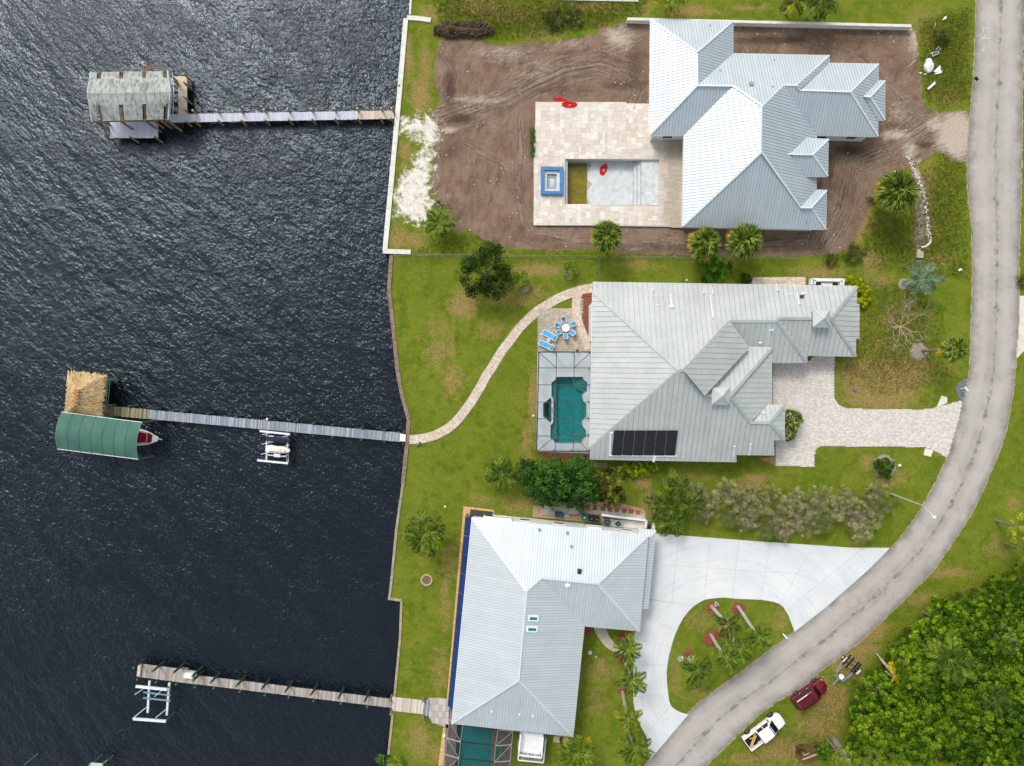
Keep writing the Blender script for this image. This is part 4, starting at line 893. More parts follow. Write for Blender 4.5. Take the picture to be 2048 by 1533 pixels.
def tiles():
    mo = .305; x0 = min(p[0] for p in po)+.02; y1 = max(p[1] for p in po)-.02; nx = int(20/mo); ny = int(17/mo); used = set(); pl = []
    phi = inset(ph, -.02); shi = inset(sh, -.3)
    ok = lambda i, j: (pip(x0+(i+.5)*mo, y1-(j+.5)*mo, po) and not pip(x0+(i+.5)*mo, y1-(j+.5)*mo, phi) and not pip(x0+(i+.5)*mo, y1-(j+.5)*mo, shi))
    good = {(i, j) for i in range(nx) for j in range(ny) if ok(i, j)}
    for j in range(ny):
        for i in range(nx):
            if (i, j) not in good or (i, j) in used: continue
            opts = [(2, 3), (2, 2), (3, 2), (2, 1), (1, 2), (2, 2), (1, 1)]; k = random.randrange(6); opts = opts[k:]+[(2, 2), (2, 1), (1, 2), (1, 1)]
            for a, b in opts:
                c = [(i+p, j+q) for p in range(a) for q in range(b)]
                if all(q in good and q not in used for q in c): used.update(c); pl.append((a, b, x0+(i+a/2)*mo, y1-(j+b/2)*mo)); break
    pl.sort(key=lambda q: -q[0]*q[1]); meshes = {}; rest = MB()
    for n, (a, b, x, y) in enumerate(pl):
        z = TZ+random.uniform(-.003, .004)
        if n < 300:
            if (a, b) not in meshes: meshes[a, b] = MB().box((0, 0, -.02), (a*mo-.02, b*mo-.02, .04)).mesh('tile', [TILE])
            put('tile', meshes[a, b], terr, (x, y, z))
        else: rest.t = random.random(); rest.box((x, y, z-.02), (a*mo-.02, b*mo-.02, .04))
    rest.build('tile', TILES, terr, tint=True, kind='stuff')
tiles()
PLAS = M2('raw_pool_plaster', (184, 190, 190), (214, 216, 212), 1.2, .9, 0, .2, (6, .1)); PLASG = M2('grey_pool_plaster', (150, 160, 166), (176, 184, 188), 1.2, .9, 0, .2, (6, .1))
pool = empty('swimming_pool', P(1224, 365), 'unfinished rectangular white plaster pool with murky yellow green water at one end', 'pool')
x0, x1 = ph[0][0]-.05, ph[1][0]+.05; yt, yb = ph[0][1]+.05, ph[3][1]-.05; xx = lambda px, z: P(px, 0, z).x
fl = MB(); F1 = -1.15
xa, xb, xc, xd = x0, xx(1162, -1.6), xx(1186, F1), xx(1266, F1)
for (ax, az), (bx, bz) in (((xa, -2.2), (xb, -1.75)), ((xb, -1.75), (xc, F1)), ((xc, F1), (xd, F1))):
    k = len(fl.v); fl.v += [(ax, yb, az), (bx, yb, bz), (bx, yt, bz), (ax, yt, az)]; fl.face((k, k+1, k+2, k+3))
fl.build('pool_floor', PLAS, pool)
for i, (a, b, z) in enumerate(((1266, 1274, -.85), (1274, 1281.5, -.5), (1281.5, 1322, -.12))):
    MB().prism([(xx(a, z), yb), (min(x1, xx(b, z)+.05), yb), (min(x1, xx(b, z)+.05), yt), (xx(a, z), yt)], -1.3, z).build('pool_step', PLAS, pool)
    MB().prism([(xx(a, z), yb), (xx(a, z)+.08, yb), (xx(a, z)+.08, yt), (xx(a, z), yt)], z, z+.02).build('step_edge', PLASG, pool)
MB().prism([(x0, yb), (x0+.33, yb), (x0+.33, yt), (x0, yt)], -2.2, .05).build('pool_ledge', PLASG, pool)
MB().box(((x0+x1)/2, yt, -1.0), (x1-x0, .1, 2.5)).box(((x0+x1)/2, yb, -1.0), (x1-x0, .1, 2.5)).box((x1, (yt+yb)/2, -1.), (.1, yt-yb, 2.5)).build('pool_wall', PLASG, pool)
MW = NT('murky_water'); v = MW.co('World'); MW.bump(MW.noise(v, 4, 3, .6), .2, .03)
mk_ = MW.mix(MW.ramp(MW.noise(v, 1.1, 5, .7), .35, .7), lin((96, 88, 8)), lin((138, 122, 16))); mk_ = MW.mix(MW.ramp(MW.noise(v, 5, 3, .8), .6, .75), mk_, lin((160, 142, 40))); MW.done(mk_, .2)
wpz = -1.42; MB().prism([(x0, yb), (xx(1173, wpz), yb), (xx(1175, wpz), yt-6*.06), (xx(1169, wpz), yt), (x0, yt)], wpz-.5, wpz).build('murky_water', MW.m, pool)
SLU = M2('silt_rim', (150, 132, 104), (196, 190, 176), 2.5, .95, 0, .4, (6, .3))
rim = []
for i in range(20):
    y = yb+(yt-yb)*i/19; rim.append((xx(1176, -1.3)+.45*math.sin(i*.8)+random.uniform(-.12, .12), y))
z_at = lambda x: (-1.75+(x-xb)/(xc-xb)*(F1+1.75)) if x > xb else -1.75
sm_ = MB(); k = 0
for i in range(20):
    a = rim[i]
    for dx in (-.75, 0.0): sm_.v.append((a[0]+dx, a[1], z_at(a[0]+dx)+.02))
for i in range(19): sm_.face((2*i, 2*i+1, 2*i+3, 2*i+2))
sm_.build('silt_edge', SLU, pool)
# spa with blue foam rim
spa = empty('spa', P(1105, 361), 'small square unfinished spa with a bright blue rim beside the empty pool', 'spa')
BLF = M2('blue_foam_rim', (58, 112, 168), (72, 128, 184), 2, .6, 0, .1, (8, .06)); SZ = .72
so = wp([(1082, 333.6), (1126.5, 334.5), (1126, 389.5), (1081.5, 388.5)], SZ); si = inset(so, .42)
holed(MB(), so, [si], TZ-.02, SZ).build('blue_rim', BLF, spa)
sb_ = inset(so, .3)
MB().prism(sb_, -1, .0).build('spa_floor', PLAS, spa)
holed(MB(), inset(so, .38), [inset(so, .8)], -.9, .42).build('spa_bench', PLAS, spa)
holed(MB(), inset(so, .95), [inset(so, 1.12)], -.9, .14).build('spa_step', PLASG, spa)
MB().box((si[0][0]+.35 if False else P(1090, 360, .3).x, P(1090, 360, .3).y, .3), (.45, .5, .12)).build('spillway_block', WFR, spa)
# tangled red netting
RED = M2('red_netting', (206, 30, 28), (232, 52, 44), 4, .6)
def tangle(px, py, z, rx, ry, n, label, ang=0, seed=1):
    rd = random.Random(seed); c = P(px, py, z); m = MB(); pts = []
    for i in range(n):
        t = i*.55; a = t+rd.uniform(-.3, .3); q = rd.uniform(.25, 1)
        u = rx*q*math.cos(a); v_ = ry*q*math.sin(a)
        pts.append((c.x+u*math.cos(ang)-v_*math.sin(ang), c.y+u*math.sin(ang)+v_*math.cos(ang), z+.03+.1*rd.random()))
    m.tube(spline(pts, 4), .035, 4, False); o = m.build('red_netting', RED); return tag(o, label, 'netting')
tangle(1139, 210, TZ, 1.05, .42, 130, 'tangled bright red netting lying on the corner of the stone terrace', R(0), 1)
tangle(1120, 200, 0.02, .95, .28, 90, 'long bundle of red netting lying on the dirt against the terrace edge', R(-14), 2)
tangle(1207, 340, F1, .45, .85, 100, 'heap of dark red netting inside the empty white pool', R(-25), 3)
# ---------------- middle pool and its screen cage ----------------
DKW = M2('white_pool_deck', (206, 214, 216), (220, 226, 226), .6, .8, 0, .15, (14, .06))
po2 = wp([(1075, 704), (1184, 705), (1184, 907), (1072.5, 905)]); 
pl2 = [(1112.6, 754.2), (1165.6, 754.2), (1167, 758.5), (1169.5, 762), (1173.8, 764.8), (1173.8, 782.8), (1168, 786), (1165, 790), (1164.6, 795), (1166.4, 802.3), (1169, 806), (1172.5, 808.9), (1172.5, 834.2), (1167.5, 837.5), (1164.5, 843), (1164, 849), (1166.4, 855), (1171.8, 860.3), (1171.8, 874), (1167.8, 877), (1164.8, 881), (1163.2, 886.4), (1109.3, 886.4), (1107.5, 881.5), (1104.5, 878.5), (1100.8, 877.4), (1100.8, 850.5), (1104.5, 847.5), (1106.4, 843), (1106.9, 800.7), (1105.6, 795.5), (1102.8, 792.6), (1102.8, 764.8), (1107, 763), (1110, 760)]
sp2 = [(1101.4, 796), (1102.8, 800), (1102.8, 842), (1101.2, 846), (1086.2, 833.3), (1086.2, 808)]
deck2 = holed(MB(), po2, [wp(pl2), wp(sp2)], -.1, .06).build('pool_deck', DKW); deck2['kind'] = 'structure'
pool2 = empty('swimming_pool', P(1138, 820), 'teal swimming pool with scalloped corners under the screen cage of the middle house', 'pool')
TE = M2('teal_plaster', (56, 162, 164), (74, 176, 176), 1.2, .8, 0, 0, (6, .08)); TE2 = M2('pale_teal_plaster', (120, 168, 162), (132, 178, 170), 1.2, .8)
w2 = MB(); h_ = wp(pl2); n_ = len(h_); holed(MB(), inset(h_, -.08), [h_], -1.7, .1).build('pool_wall', DKW, pool2)
MB().prism(inset(h_, -.05), -1.75, -1.55).build('pool_floor', TE, pool2)
MB().prism(wp([(1100, 764), (1112, 764), (1114, 878), (1100, 878)], -.5), -1.5, -.7).build('pool_bench', TE2, pool2)
MB().prism(wp([(1166.5, 800), (1175, 800), (1175, 842), (1166.5, 842)], -.5), -1.5, -.6).build('pool_bench', TE2, pool2)
for q, (cx, cy) in enumerate(((1173.8, 754.2), (1172, 886.4))):
    c = P(cx, cy, -.4)
    for i, r_ in enumerate((2.0, 1.55, 1.1)): MB().cyl((c.x, c.y), r_, -1.6, -1.0+.25*i, 24).build('pool_step', TE2, pool2)
WT = NT('pool_water'); t_ = WT.t; tr = WT.n('ShaderNodeBsdfTransparent'); tr.inputs[0].default_value = (.48, .90, .89, 1); mixs = WT.n('ShaderNodeMixShader'); gl = WT.n('ShaderNodeBsdfGlossy'); gl.inputs['Roughness'].default_value = .06; fr_ = WT.n('ShaderNodeFresnel'); fr_.inputs[0].default_value = 1.33
bp = WT.n('ShaderNodeBump'); WT.l(WT.noise(WT.co('World'), 3, 3, .6), bp.inputs['Height']); bp.inputs['Strength'].default_value = .3; bp.inputs['Distance'].default_value = .03; WT.l(bp.outputs[0], gl.inputs['Normal'])
WT.l(fr_.outputs[0], mixs.inputs[0]); WT.l(tr.outputs[0], mixs.inputs[1]); WT.l(gl.outputs[0], mixs.inputs[2]); WT.l(mixs.outputs[0], WT.o.inputs[0])
def sheet(pts, z): m = MB(); m.v = [(x, y, z) for x, y in (pts if area(pts) > 0 else pts[::-1])]; m.face(tuple(range(len(pts)))); return m
sheet(h_, -.08).build('pool_water', WT.m, pool2)
s2 = empty('spa', P(1094, 820), 'green tinted half hexagon spa set in the deck beside the teal pool', 'spa'); hs = wp(sp2)
GT = M2('dark_teal_plaster', (48, 108, 98), (62, 122, 110), 1.5, .8)
MB().prism(inset(hs, -.05), -1.3, -1.1).build('spa_floor', GT, s2); holed(MB(), inset(hs, -.06), [inset(hs, .32)], -1.2, -.5).build('spa_bench', M2('mid_teal_plaster', (74, 128, 118), (88, 140, 128), 1.5, .8), s2); sheet(hs, -.06).build('spa_water', WT.m, s2)
MB().prism(wp([(1103.2, 815), (1106.6, 815), (1106.4, 827), (1103.2, 827)]), .05, .09).build('spillway', M2('tan_stone', (160, 140, 112), (176, 156, 128)), s2)
hose = MB().tube(spline([(P(a, b).x, P(a, b).y, -.03) for a, b in ((1127, 816), (1126, 804), (1132, 797), (1142, 798), (1152, 805), (1160, 818), (1166, 832))], 6), .025, 5); tag(hose.build('pool_hose', M2('pale_hose', (70, 160, 156), (86, 172, 166))), 'pale hose floating in a loop on the teal pool', 'hose')
def scr_mat(name, fac, col):
    s = NT(name); tr = s.n('ShaderNodeBsdfTransparent'); df = s.n('ShaderNodeBsdfDiffuse'); df.inputs[0].default_value = col; m = s.n('ShaderNodeMixShader'); m.inputs[0].default_value = fac
    s.l(tr.outputs[0], m.inputs[1]); s.l(df.outputs[0], m.inputs[2]); s.l(m.outputs[0], s.o.inputs[0]); return s.m
SCR = scr_mat('insect_screen', .18, (.03, .035, .04, 1)); SCR2 = scr_mat('dark_insect_screen', .38, (.03, .03, .032, 1))
FRM = M2('bronze_cage_frame', (58, 64, 66), (74, 80, 80), 2, .5)
cage = empty('screen_cage', P(1128, 805), 'dark framed flat screen enclosure over the teal pool of the middle house', 'screen enclosure'); CZ = 2.75
XT = [(1077.5, 1182.5), (1073.5, 1179.5)]; gy = [704.5, 736.3, 770.2, 804.8, 838, 872.5, 904]
def gp(i, j, z=CZ):
    t = (gy[j]-704.5)/(904-704.5); a = 1077.5+(1073.5-1077.5)*t; b = 1182.5+(1179.5-1182.5)*t; c = [a, 1113-2.5*t, 1148.5-2*t, b][i]; return P(c, gy[j], z)
def cbeam(a, b, w_=.09, h_=.12, par=cage, m=FRM): MB().beam(a, b, w_, h_).build('frame_beam', m, par)
for j in range(7): cbeam(gp(0, j), gp(3, j), *((.16, .2) if j in (0, 6) else (.08, .12)))
for i in range(4): cbeam(gp(i, 0), gp(i, 6), *((.14, .2) if i in (0, 3) else (.08, .1)))
for a, b in ((gp(0, 0), gp(1, 1)), (gp(3, 0), gp(2, 1)), (gp(0, 6), gp(1, 5)), (gp(3, 6), gp(2, 5))): cbeam(a, b, .07, .1)
for j in range(7):
    for i in ((0, 3) if 0 < j < 6 else (0, 1, 2, 3)): p = gp(i, j); MB().beam((p.x, p.y, .05), (p.x, p.y, CZ), .08, .08).build('post', FRM, cage)
for j in range(6):
    for i in range(3):
        q = [gp(i, j), gp(i+1, j), gp(i+1, j+1), gp(i, j+1)]; c = sum(q, Vector())/4; m = MB(); m.v = [tuple(p.lerp(c, .03)) for p in q]; m.face((3, 2, 1, 0)); m.build('screen_panel', SCR, cage)
for a, b in (((0, 0), (3, 0)), ((0, 6), (3, 6)), ((0, 0), (0, 6))):
    A, B = gp(*a), gp(*b); m = MB(); m.v = [(A.x, A.y, .1), (B.x, B.y, .1), (B.x, B.y, CZ-.1), (A.x, A.y, CZ-.1)]; m.face((0, 1, 2, 3)); m.build('screen_wall', SCR, cage)
# planting bed below the cage
tag(MB().prism(wp([(1078, 906), (1178, 908), (1180, 919), (1100, 917), (1086, 912)]), -.1, .01).build('mulch_bed', M2('red_mulch', (104, 60, 44), (146, 92, 66), 4, .95, 0, .6, (8, .35))), kind='structure')
MUL = bpy.data.materials['red_mulch']
tag(MB().prism(wp([(1163, 590), (1183, 583), (1183, 686), (1178, 682), (1172, 664), (1165, 640)]), -.1, .03).build('mulch_bed', MUL), kind='structure')
# ---------------- lower pool and cage ----------------
DK3 = M2('brown_grey_deck', (108, 98, 92), (126, 116, 108), 1.4, .85, 0, .2, (9, .12))
po3 = wp([(893, 1420), (1030, 1420), (1017, 1600), (884, 1600)]); pl3 = wp([(914, 1448), (985, 1456), (980, 1600), (907, 1600)]); q3 = wp([(988, 1478), (1000, 1480), (1006, 1500), (998, 1518), (984, 1528)])
deck3 = holed(MB(), [*po3], [inset(pl3, .02)], -.1, .05).build('pool_deck', DK3); deck3['kind'] = 'structure'
pool3 = empty('swimming_pool', P(946, 1500), 'long teal pool seen through dark screen at the bottom edge beside the lower house', 'pool')
MB().prism(inset(pl3, -.05), -1.6, -1.4).build('pool_floor', TE, pool3); holed(MB(), inset(pl3, -.08), [pl3], -1.5, .1).build('pool_wall', M2('tan_coping', (140, 122, 98), (158, 140, 114)), pool3); sheet(pl3, -.08).build('pool_water', WT.m, pool3)
MB().prism(q3, .05, .3).build('raised_spa_wall', M2('tan_coping2', (120, 108, 92), (138, 124, 106)), pool3); sheet(inset(q3, .25), .31).build('spa_water', M2('spa_teal', (40, 104, 98), (52, 116, 108), 1, .1), pool3)
cage3 = empty('screen_cage', P(955, 1500), 'dark screened pool enclosure with white grey frame lines at the bottom edge', 'screen enclosure'); C3 = 2.9
FR3 = M2('pale_cage_frame', (150, 150, 144), (172, 172, 166), 2, .5); FR3D = M2('dark_cage_frame', (44, 52, 52), (58, 64, 62), 2, .5)
rows = [[(899, 1440), (926, 1449), (996, 1460), (1026, 1463)], [(893.5, 1476), (921, 1484.5), (991, 1492), (1023, 1489.5)], [(890, 1508.5), (918, 1517), (989, 1524.5), (1020, 1522)], [(887, 1542), (914, 1550), (986, 1557), (1018, 1555)], [(884, 1575), (911, 1583), (983, 1590), (1015, 1588)]]
zz = [C3-.5, C3+.2, C3+.2, C3-.3]
G = [[P(x, y, z) for (x, y), z in zip(r_, zz)] for r_ in rows]
for r_ in range(5):
    for i in range(3): cbeam(G[r_][i], G[r_][i+1], .1 if i < 2 else .06, .14, cage3, FR3D if i == 1 else FR3)
    if r_ < 4:
        for i in range(4): cbeam(G[r_][i], G[r_+1][i], .045, .1, cage3, FR3)
        for i in range(3): m = MB(); m.v = [tuple(G[r_][i]), tuple(G[r_][i+1]), tuple(G[r_+1][i+1]), tuple(G[r_+1][i])]; m.face((3, 2, 1, 0)); m.build('screen_panel', SCR2, cage3)
    for i in (0, 3): p = G[r_][i]; MB().beam((p.x, p.y, .05), tuple(p), .08, .08).build('post', FR3, cage3)
for a, b in ((G[0][0], G[1][1]), (G[1][0], G[2][1]), (G[0][3], G[1][2]), (G[1][3], G[2][2]), (G[3][0], G[2][1])): cbeam(a, b, .04, .08, cage3, FR3)
tag(MB().prism(wp([(886, 1456), (894, 1456), (886, 1533), (883, 1600), (868, 1600), (878, 1520)]), -.1, .015).build('gravel_strip', GRAV), kind='structure')
# ---------------- white balcony with railings ----------------
st = empty('balcony', P(1062, 1500), 'white boarded balcony with two rows of white railing below the lower house roof', 'balcony')
WB = M2('white_boards', (222, 224, 222), (236, 237, 236), 2, .6)
BZ = 2.4; a = P(1041, 1464, BZ); b = P(1085.5, 1469, BZ); c = P(1082, 1508, BZ); d = P(1037, 1502, BZ)
for i in range(16):
    t0, t1 = i/16, (i+1)/16; p = [a.lerp(d, t0), b.lerp(c, t0), b.lerp(c, t1-.008), a.lerp(d, t1-.008)]
    MB().slab(p, Vector((0, 0, 1)), -.04, 0).build('board', WB, st)
def railing(p, q, z0, z1, par, n):
    MB().beam((p.x, p.y, z1), (q.x, q.y, z1), .16, .08).beam((p.x, p.y, z0+.1), (q.x, q.y, z0+.1), .08, .08).build('rail', WB, par)
    for i in range(n+1): r_ = p.lerp(q, i/n); MB().beam((r_.x, r_.y, z0), (r_.x, r_.y, z1), .07 if i % n else .16, .07 if i % n else .16).build('baluster', WB, par)
railing(d, c, BZ, BZ+.95, st, 14); railing(a, d, BZ, BZ+.95, st, 10); railing(b, c, BZ, BZ+.95, st, 10)
for p in (a, b, c, d): MB().beam((p.x, p.y, 0), (p.x, p.y, BZ), .16, .16).build('post', WB, st)
ter = empty('lower_railing', P(1060, 1518), 'white picket railing of the lower terrace in front of the white balcony', 'railing')
p = P(1036, 1512, .3); q = P(1086, 1517, .3); railing(p, q, .3, 1.3, ter, 17); railing(P(1040, 1470, .3), p, .3, 1.3, ter, 12); railing(P(1091, 1472, .3), q, .3, 1.3, ter, 12)
MB().prism([tuple(x[:2]) for x in (P(1040, 1466, .3), P(1091, 1470, .3), P(1087, 1518, .3), P(1036, 1513, .3))], 0, .3).build('terrace_floor', DK3, ter)
for px in (1063, 1077):
    t = empty('patio_chair', P(px, 1506, .3), 'round dark wicker patio chair half hidden under the white balcony, %s' % ('on the left' if px < 1070 else 'on the right'), 'chair'); c = P(px, 1507, .6)
    MB().tube([(c.x+.55*math.cos(k/8*6.283), c.y+.4*math.sin(k/8*6.283), .75) for k in range(9)], .06, 6).build('rim', WFR, t); MB().cyl((c.x, c.y), .5, .3, .65, 12).build('seat', DARK, t)
# grey patio of square slabs between the bottom dock and the lower house
PV = empty('x', (0, 0, 0), None, None); bpy.data.objects.remove(PV)
sp_ = MB().prism(wp([(858, 1396.4), (878, 1395.5), (898, 1398), (899, 1413), (898, 1457), (878, 1450), (862, 1442), (856, 1434)]), -.1, .05).build('slab_patio', BED); sp_['kind'] = 'structure'
GS = tint_mat('grey_slab', [(184, 176, 168), (196, 188, 180), (174, 166, 158)], .9, True)
o0 = P(857, 1396, .08); ux = (P(898, 1399, .08)-o0)/6; uy = (P(856.5, 1434, .08)-o0)/3.0; hull = wp([(857, 1395), (898, 1396.5), (898.5, 1457), (878, 1450.5), (862, 1443), (856, 1434)], .08)
for i in range(6):
    for j in range(5):
        q = [o0+ux*(i+e)+uy*(j+f) for e, f in ((.03, .03), (.97, .03), (.97, .97), (.03, .97))]; c = sum(q, Vector())/4
        if not pip(c.x, c.y, hull): continue
        MB().prism([(p.x, p.y) for p in q], .04, .09).build('slab', GS, sp_)
# ---------------- docks ----------------
def plank_mat(name, cols, rough=.85, grain=True): return tint_mat(name, cols, rough)
def deck_run(par, a, b, wd, z, mat, pw=.145, under=None, th=.05):
    """planks laid across from a to b (world points), joined as one part"""
    a = Vector(a[:2]); b = Vector(b[:2]); d = b-a; L = d.length; d.normalize(); rz = math.atan2(d.y, d.x); n = max(1, int(L/pw)); m = MB()
    for i in range(n):
        p = a+d*(L*(i+.5)/n); m.t = random.random(); m.box((p.x, p.y, z-th/2+random.uniform(-.006, .006)), (L/n-.018, wd+random.uniform(-.04, .04), th), rz)
    m.build('planks', mat, par, tint=True, kind='stuff')
    s_ = MB(); nn = Vector((-d.y, d.x))
    for k in (-.42, 0, .42): s_.beam((a.x+nn.x*wd*k, a.y+nn.y*wd*k, z-.17), (b.x+nn.x*wd*k, b.y+nn.y*wd*k, z-.17), .09, .22)
    s_.build('stringer', under, par)
def pile(par, px, py, zt, mat, r=.14, zref=.25, capm=None, lean=0):
    p = P(px, py, zref); o = MB().tube([(p.x, p.y, WZ-2.5), (p.x+random.uniform(-.03, .03), p.y+random.uniform(-.03, .03), zt)], [r, r*.92], 10).build('pile', mat, par)
    if capm: MB().cyl((p.x, p.y), r*1.08, zt-.02, zt+.04, 10, r*.5).build('pile_cap', capm, o)
UND = M2('dark_stringer', (58, 50, 44), (80, 70, 60), 2, .9)
# top dock
dk = empty('dock', P(560, 236, 0), 'long pale lavender grey plank dock with tan piles leading to the weathered boathouse', 'dock')
LAV = tint_mat('lavender_composite', [(196, 197, 208), (203, 204, 214), (190, 191, 203)], .75); TANP = tint_mat('tan_plank', [(206, 190, 172), (214, 198, 180), (198, 182, 162)], .8)
PILT = M2('tan_pile_timber', (120, 100, 70), (160, 138, 100), 2, .9, 0, .3, (8, .2)); PTOP = M2('pale_pile_top', (180, 158, 104), (204, 184, 132), 3, .9)
dz = .25
deck_run(dk, P(714, 231, dz), P(338, 237.2, dz), 1.06, dz, LAV, under=UND); deck_run(dk, P(788, 229.8, dz), P(714, 231, dz), 1.04, dz, TANP, under=UND)
deck_run(dk, P(365.5, 153, dz), P(365.5, 228.5, dz), 1.1, dz+.004, TANP, under=UND); deck_run(dk, P(341, 162, dz), P(357.5, 162, dz), 1.1, dz+.004, TANP, under=UND)
deck_run(dk, P(220, 260, dz), P(316, 260, dz), 2.1, dz-.01, LAV, under=UND)
for x in (393, 440, 486, 533, 580, 627, 672, 718, 765, 786): pile(dk, x, 227.0+(440-x)*.012+.2, 1.35, PILT, capm=PTOP)
for x in (375, 393, 440, 486, 533, 580, 627, 672, 718, 763, 784): pile(dk, x, 246.2-(x-375)*.0155, 1.0, PILT, zref=.25, capm=PTOP)
for x, y in ((375.5, 156), (375.5, 173), (376, 202), (357, 171), (377, 227), (356, 226), (333, 250), (318, 250), (221, 251), (218, 278), (268, 279), (316, 279)): pile(dk, x, y, 1.45, PILT, .13, capm=PTOP)
# boathouse
bh = empty('boathouse', P(262, 200, 0), 'weathered grey green boathouse roof with missing roof pieces on the top dock', 'boathouse')
RB = NT('weathered_boathouse_roof'); v = RB.co('World'); c = RB.mix(RB.ramp(RB.noise(v, .7, 5, .7), .35, .65), lin((150, 155, 148)), lin((180, 184, 179)))
c = RB.mix(RB.ramp(RB.noise(v, 3.2, 4, .7, (1, 9, 1), R(1)), .47, .66), c, lin((110, 114, 100))); c = RB.mix(RB.ramp(RB.noise(v, .5, 3, .6), .56, .7, 0, .7), c, lin((112, 106, 90))); RB.bump(RB.noise(v, 6, 3, .7), .3, .02); RB.done(c, .85)
RZ, EZ = 4.35, 3.1
xl = [(182, 145.6), (175.5, 188.4), (184.5, 243.2)]; xr_ = [(336, 142.5), (341, 185.5), (337, 239)]
NT_ = (P(*xl[0], EZ), P(*xr_[0], EZ)); RG = (P(*xl[1], RZ), P(*xr_[1], RZ)); ST = (P(*xl[2], EZ), P(*xr_[2], EZ))
def bslab(q, nm='roof_sheet'): 
    n = (q[1]-q[0]).cross(q[2]-q[0]).normalized(); n = n if n.z > 0 else -n; MB().slab(q, n, -.03, .03).build(nm, RB.m, bh)
gaps = [(.085, .14), (.37, .425), (.665, .715), (.935, .985)]
for side, E, f0, sag in (('n', NT_, .66, .1), ('s', ST, .42, .12)):
    bays = [0]; 
    for k in range(12):   # upper continuous part in sheets with a slight belly
        u0, u1 = k/12, (k+1)/12
        A0, A1 = RG[0].lerp(RG[1], u0), RG[0].lerp(RG[1], u1); B0, B1 = E[0].lerp(E[1], u0), E[0].lerp(E[1], u1)
        M0, M1 = A0.lerp(B0, f0), A1.lerp(B1, f0); M0.z += sag; M1.z += sag
        bslab([A0, A1, M1, M0])
    lo = 0
    for g0, g1 in gaps+[(1, 1)]:
        if g0-lo > .005:
            A0, A1 = RG[0].lerp(RG[1], lo), RG[0].lerp(RG[1], g0); B0, B1 = E[0].lerp(E[1], lo), E[0].lerp(E[1], g0); M0, M1 = A0.lerp(B0, f0), A1.lerp(B1, f0); M0.z += sag; M1.z += sag
            bslab([M0, M1, B1, B0])
        lo = g1
fr = MB(); 
for E in (NT_, ST, RG): fr.beam(E[0]-Vector((0, 0, .15)), E[1]-Vector((0, 0, .15)), .12, .2)
for u in (.02, .11, .4, .69, .96):
    for E in (NT_, ST): fr.beam(E[0].lerp(E[1], u)-Vector((0, 0, .12)), RG[0].lerp(RG[1], u)-Vector((0, 0, .12)), .1, .14)
fr.build('rafters', M2('brown_rafters', (110, 78, 50), (146, 108, 70), 3, .9), bh)
GAB = M2('pale_blue_fascia', (176, 194, 202), (192, 208, 214), 1.5, .8)
for a_, b_ in ((NT_[1], RG[1]), (RG[1], ST[1]), (NT_[0], RG[0]), (RG[0], ST[0])): MB().beam(a_-Vector((0, 0, .1)), b_-Vector((0, 0, .1)), .1, .4).build('fascia', GAB, bh)
A = [NT_[1], RG[1], ST[1]]; g = MB(); g.v = [tuple(A[0]-Vector((-.28, 0, .45))), tuple(A[1]-Vector((-.28, 0, .2))), tuple(A[2]-Vector((-.28, 0, .45)))]; g.v += [(x+.05, y, z) for x, y, z in g.v[:3]]
g.face((0, 1, 2)); g.face((5, 4, 3)); g.face((0, 3, 4, 1)); g.face((1, 4, 5, 2)); g.face((2, 5, 3, 0)); g.build('gable_board', GAB, bh)
for u in (.03, .36, .68, .97):
    for E in (NT_, ST): p = E[0].lerp(E[1], u); MB().tube([(p.x, p.y, WZ-2), (p.x, p.y, EZ-.1)], .14, 8).build('post', PILT, bh)
NEST = MB(); c = P(298, 137.5, 2.9); rd = random.Random(3)
for i in range(90): a = rd.uniform(0, 6.28); q = rd.uniform(.1, .95); NEST.beam((c.x+q*1.2*math.cos(a), c.y+q*.5*math.sin(a), 2.9+rd.uniform(-.1, .2)), (c.x+q*1.2*math.cos(a)+rd.uniform(-.4, .4), c.y+q*.5*math.sin(a)+rd.uniform(-.2, .2), 2.95+rd.uniform(-.1, .25)), .04, .03)
tag(NEST.build('twig_nest', M2('dry_twigs', (120, 96, 68), (170, 146, 112), 6, .95)), 'heap of dry twigs, a nest, on the far eave of the weathered boathouse', 'nest')
# middle dock
dk = empty('dock', P(520, 855, 0), 'weathered grey plank dock between the thatched hut and the curving brick path', 'dock')
GRP = tint_mat('grey_weathered_plank', [(142, 148, 160), (156, 162, 174), (128, 134, 146), (168, 174, 184), (150, 150, 152)], .9); BRP = tint_mat('brown_green_plank', [(128, 120, 94), (146, 138, 108), (112, 104, 84), (160, 150, 120)], .9)
PILG = M2('green_wrapped_pile', (56, 92, 74), (78, 116, 92), 3, .7); PILGD = M2('dark_green_pile', (38, 52, 40), (58, 76, 58), 3, .8)
YEL = M2('yellow_stripe', (170, 168, 96), (196, 192, 120))
deck_run(dk, P(801, 875.2, dz), P(296, 829, dz), 1.17, dz, GRP, under=UND); deck_run(dk, P(296, 829, dz), P(192, 819.5, dz), 1.25, dz+.004, BRP, under=UND)
MB().box((*P(805.5, 875.8, .3)[:2], .27), (.72, .95, .06), R(-5)).build('ramp_plate', WFR, dk); MB().box((*P(694.5, 865.5, .3)[:2], dz+.015), (.14, 1.15, .02), R(-5)).build('painted_stripe', YEL, dk)
for x, y in ((260, 813), (312.4, 817.5), (366.7, 822.5), (418, 827), (474, 832.5), (535.8, 838.6), (590.6, 843.6), (626.8, 847), (665, 850.6), (723.6, 855.8), (769.6, 860), (808, 865)): pile(dk, x, y, .55, PILG, .15, capm=WFR if x == 535.8 else PILGD)
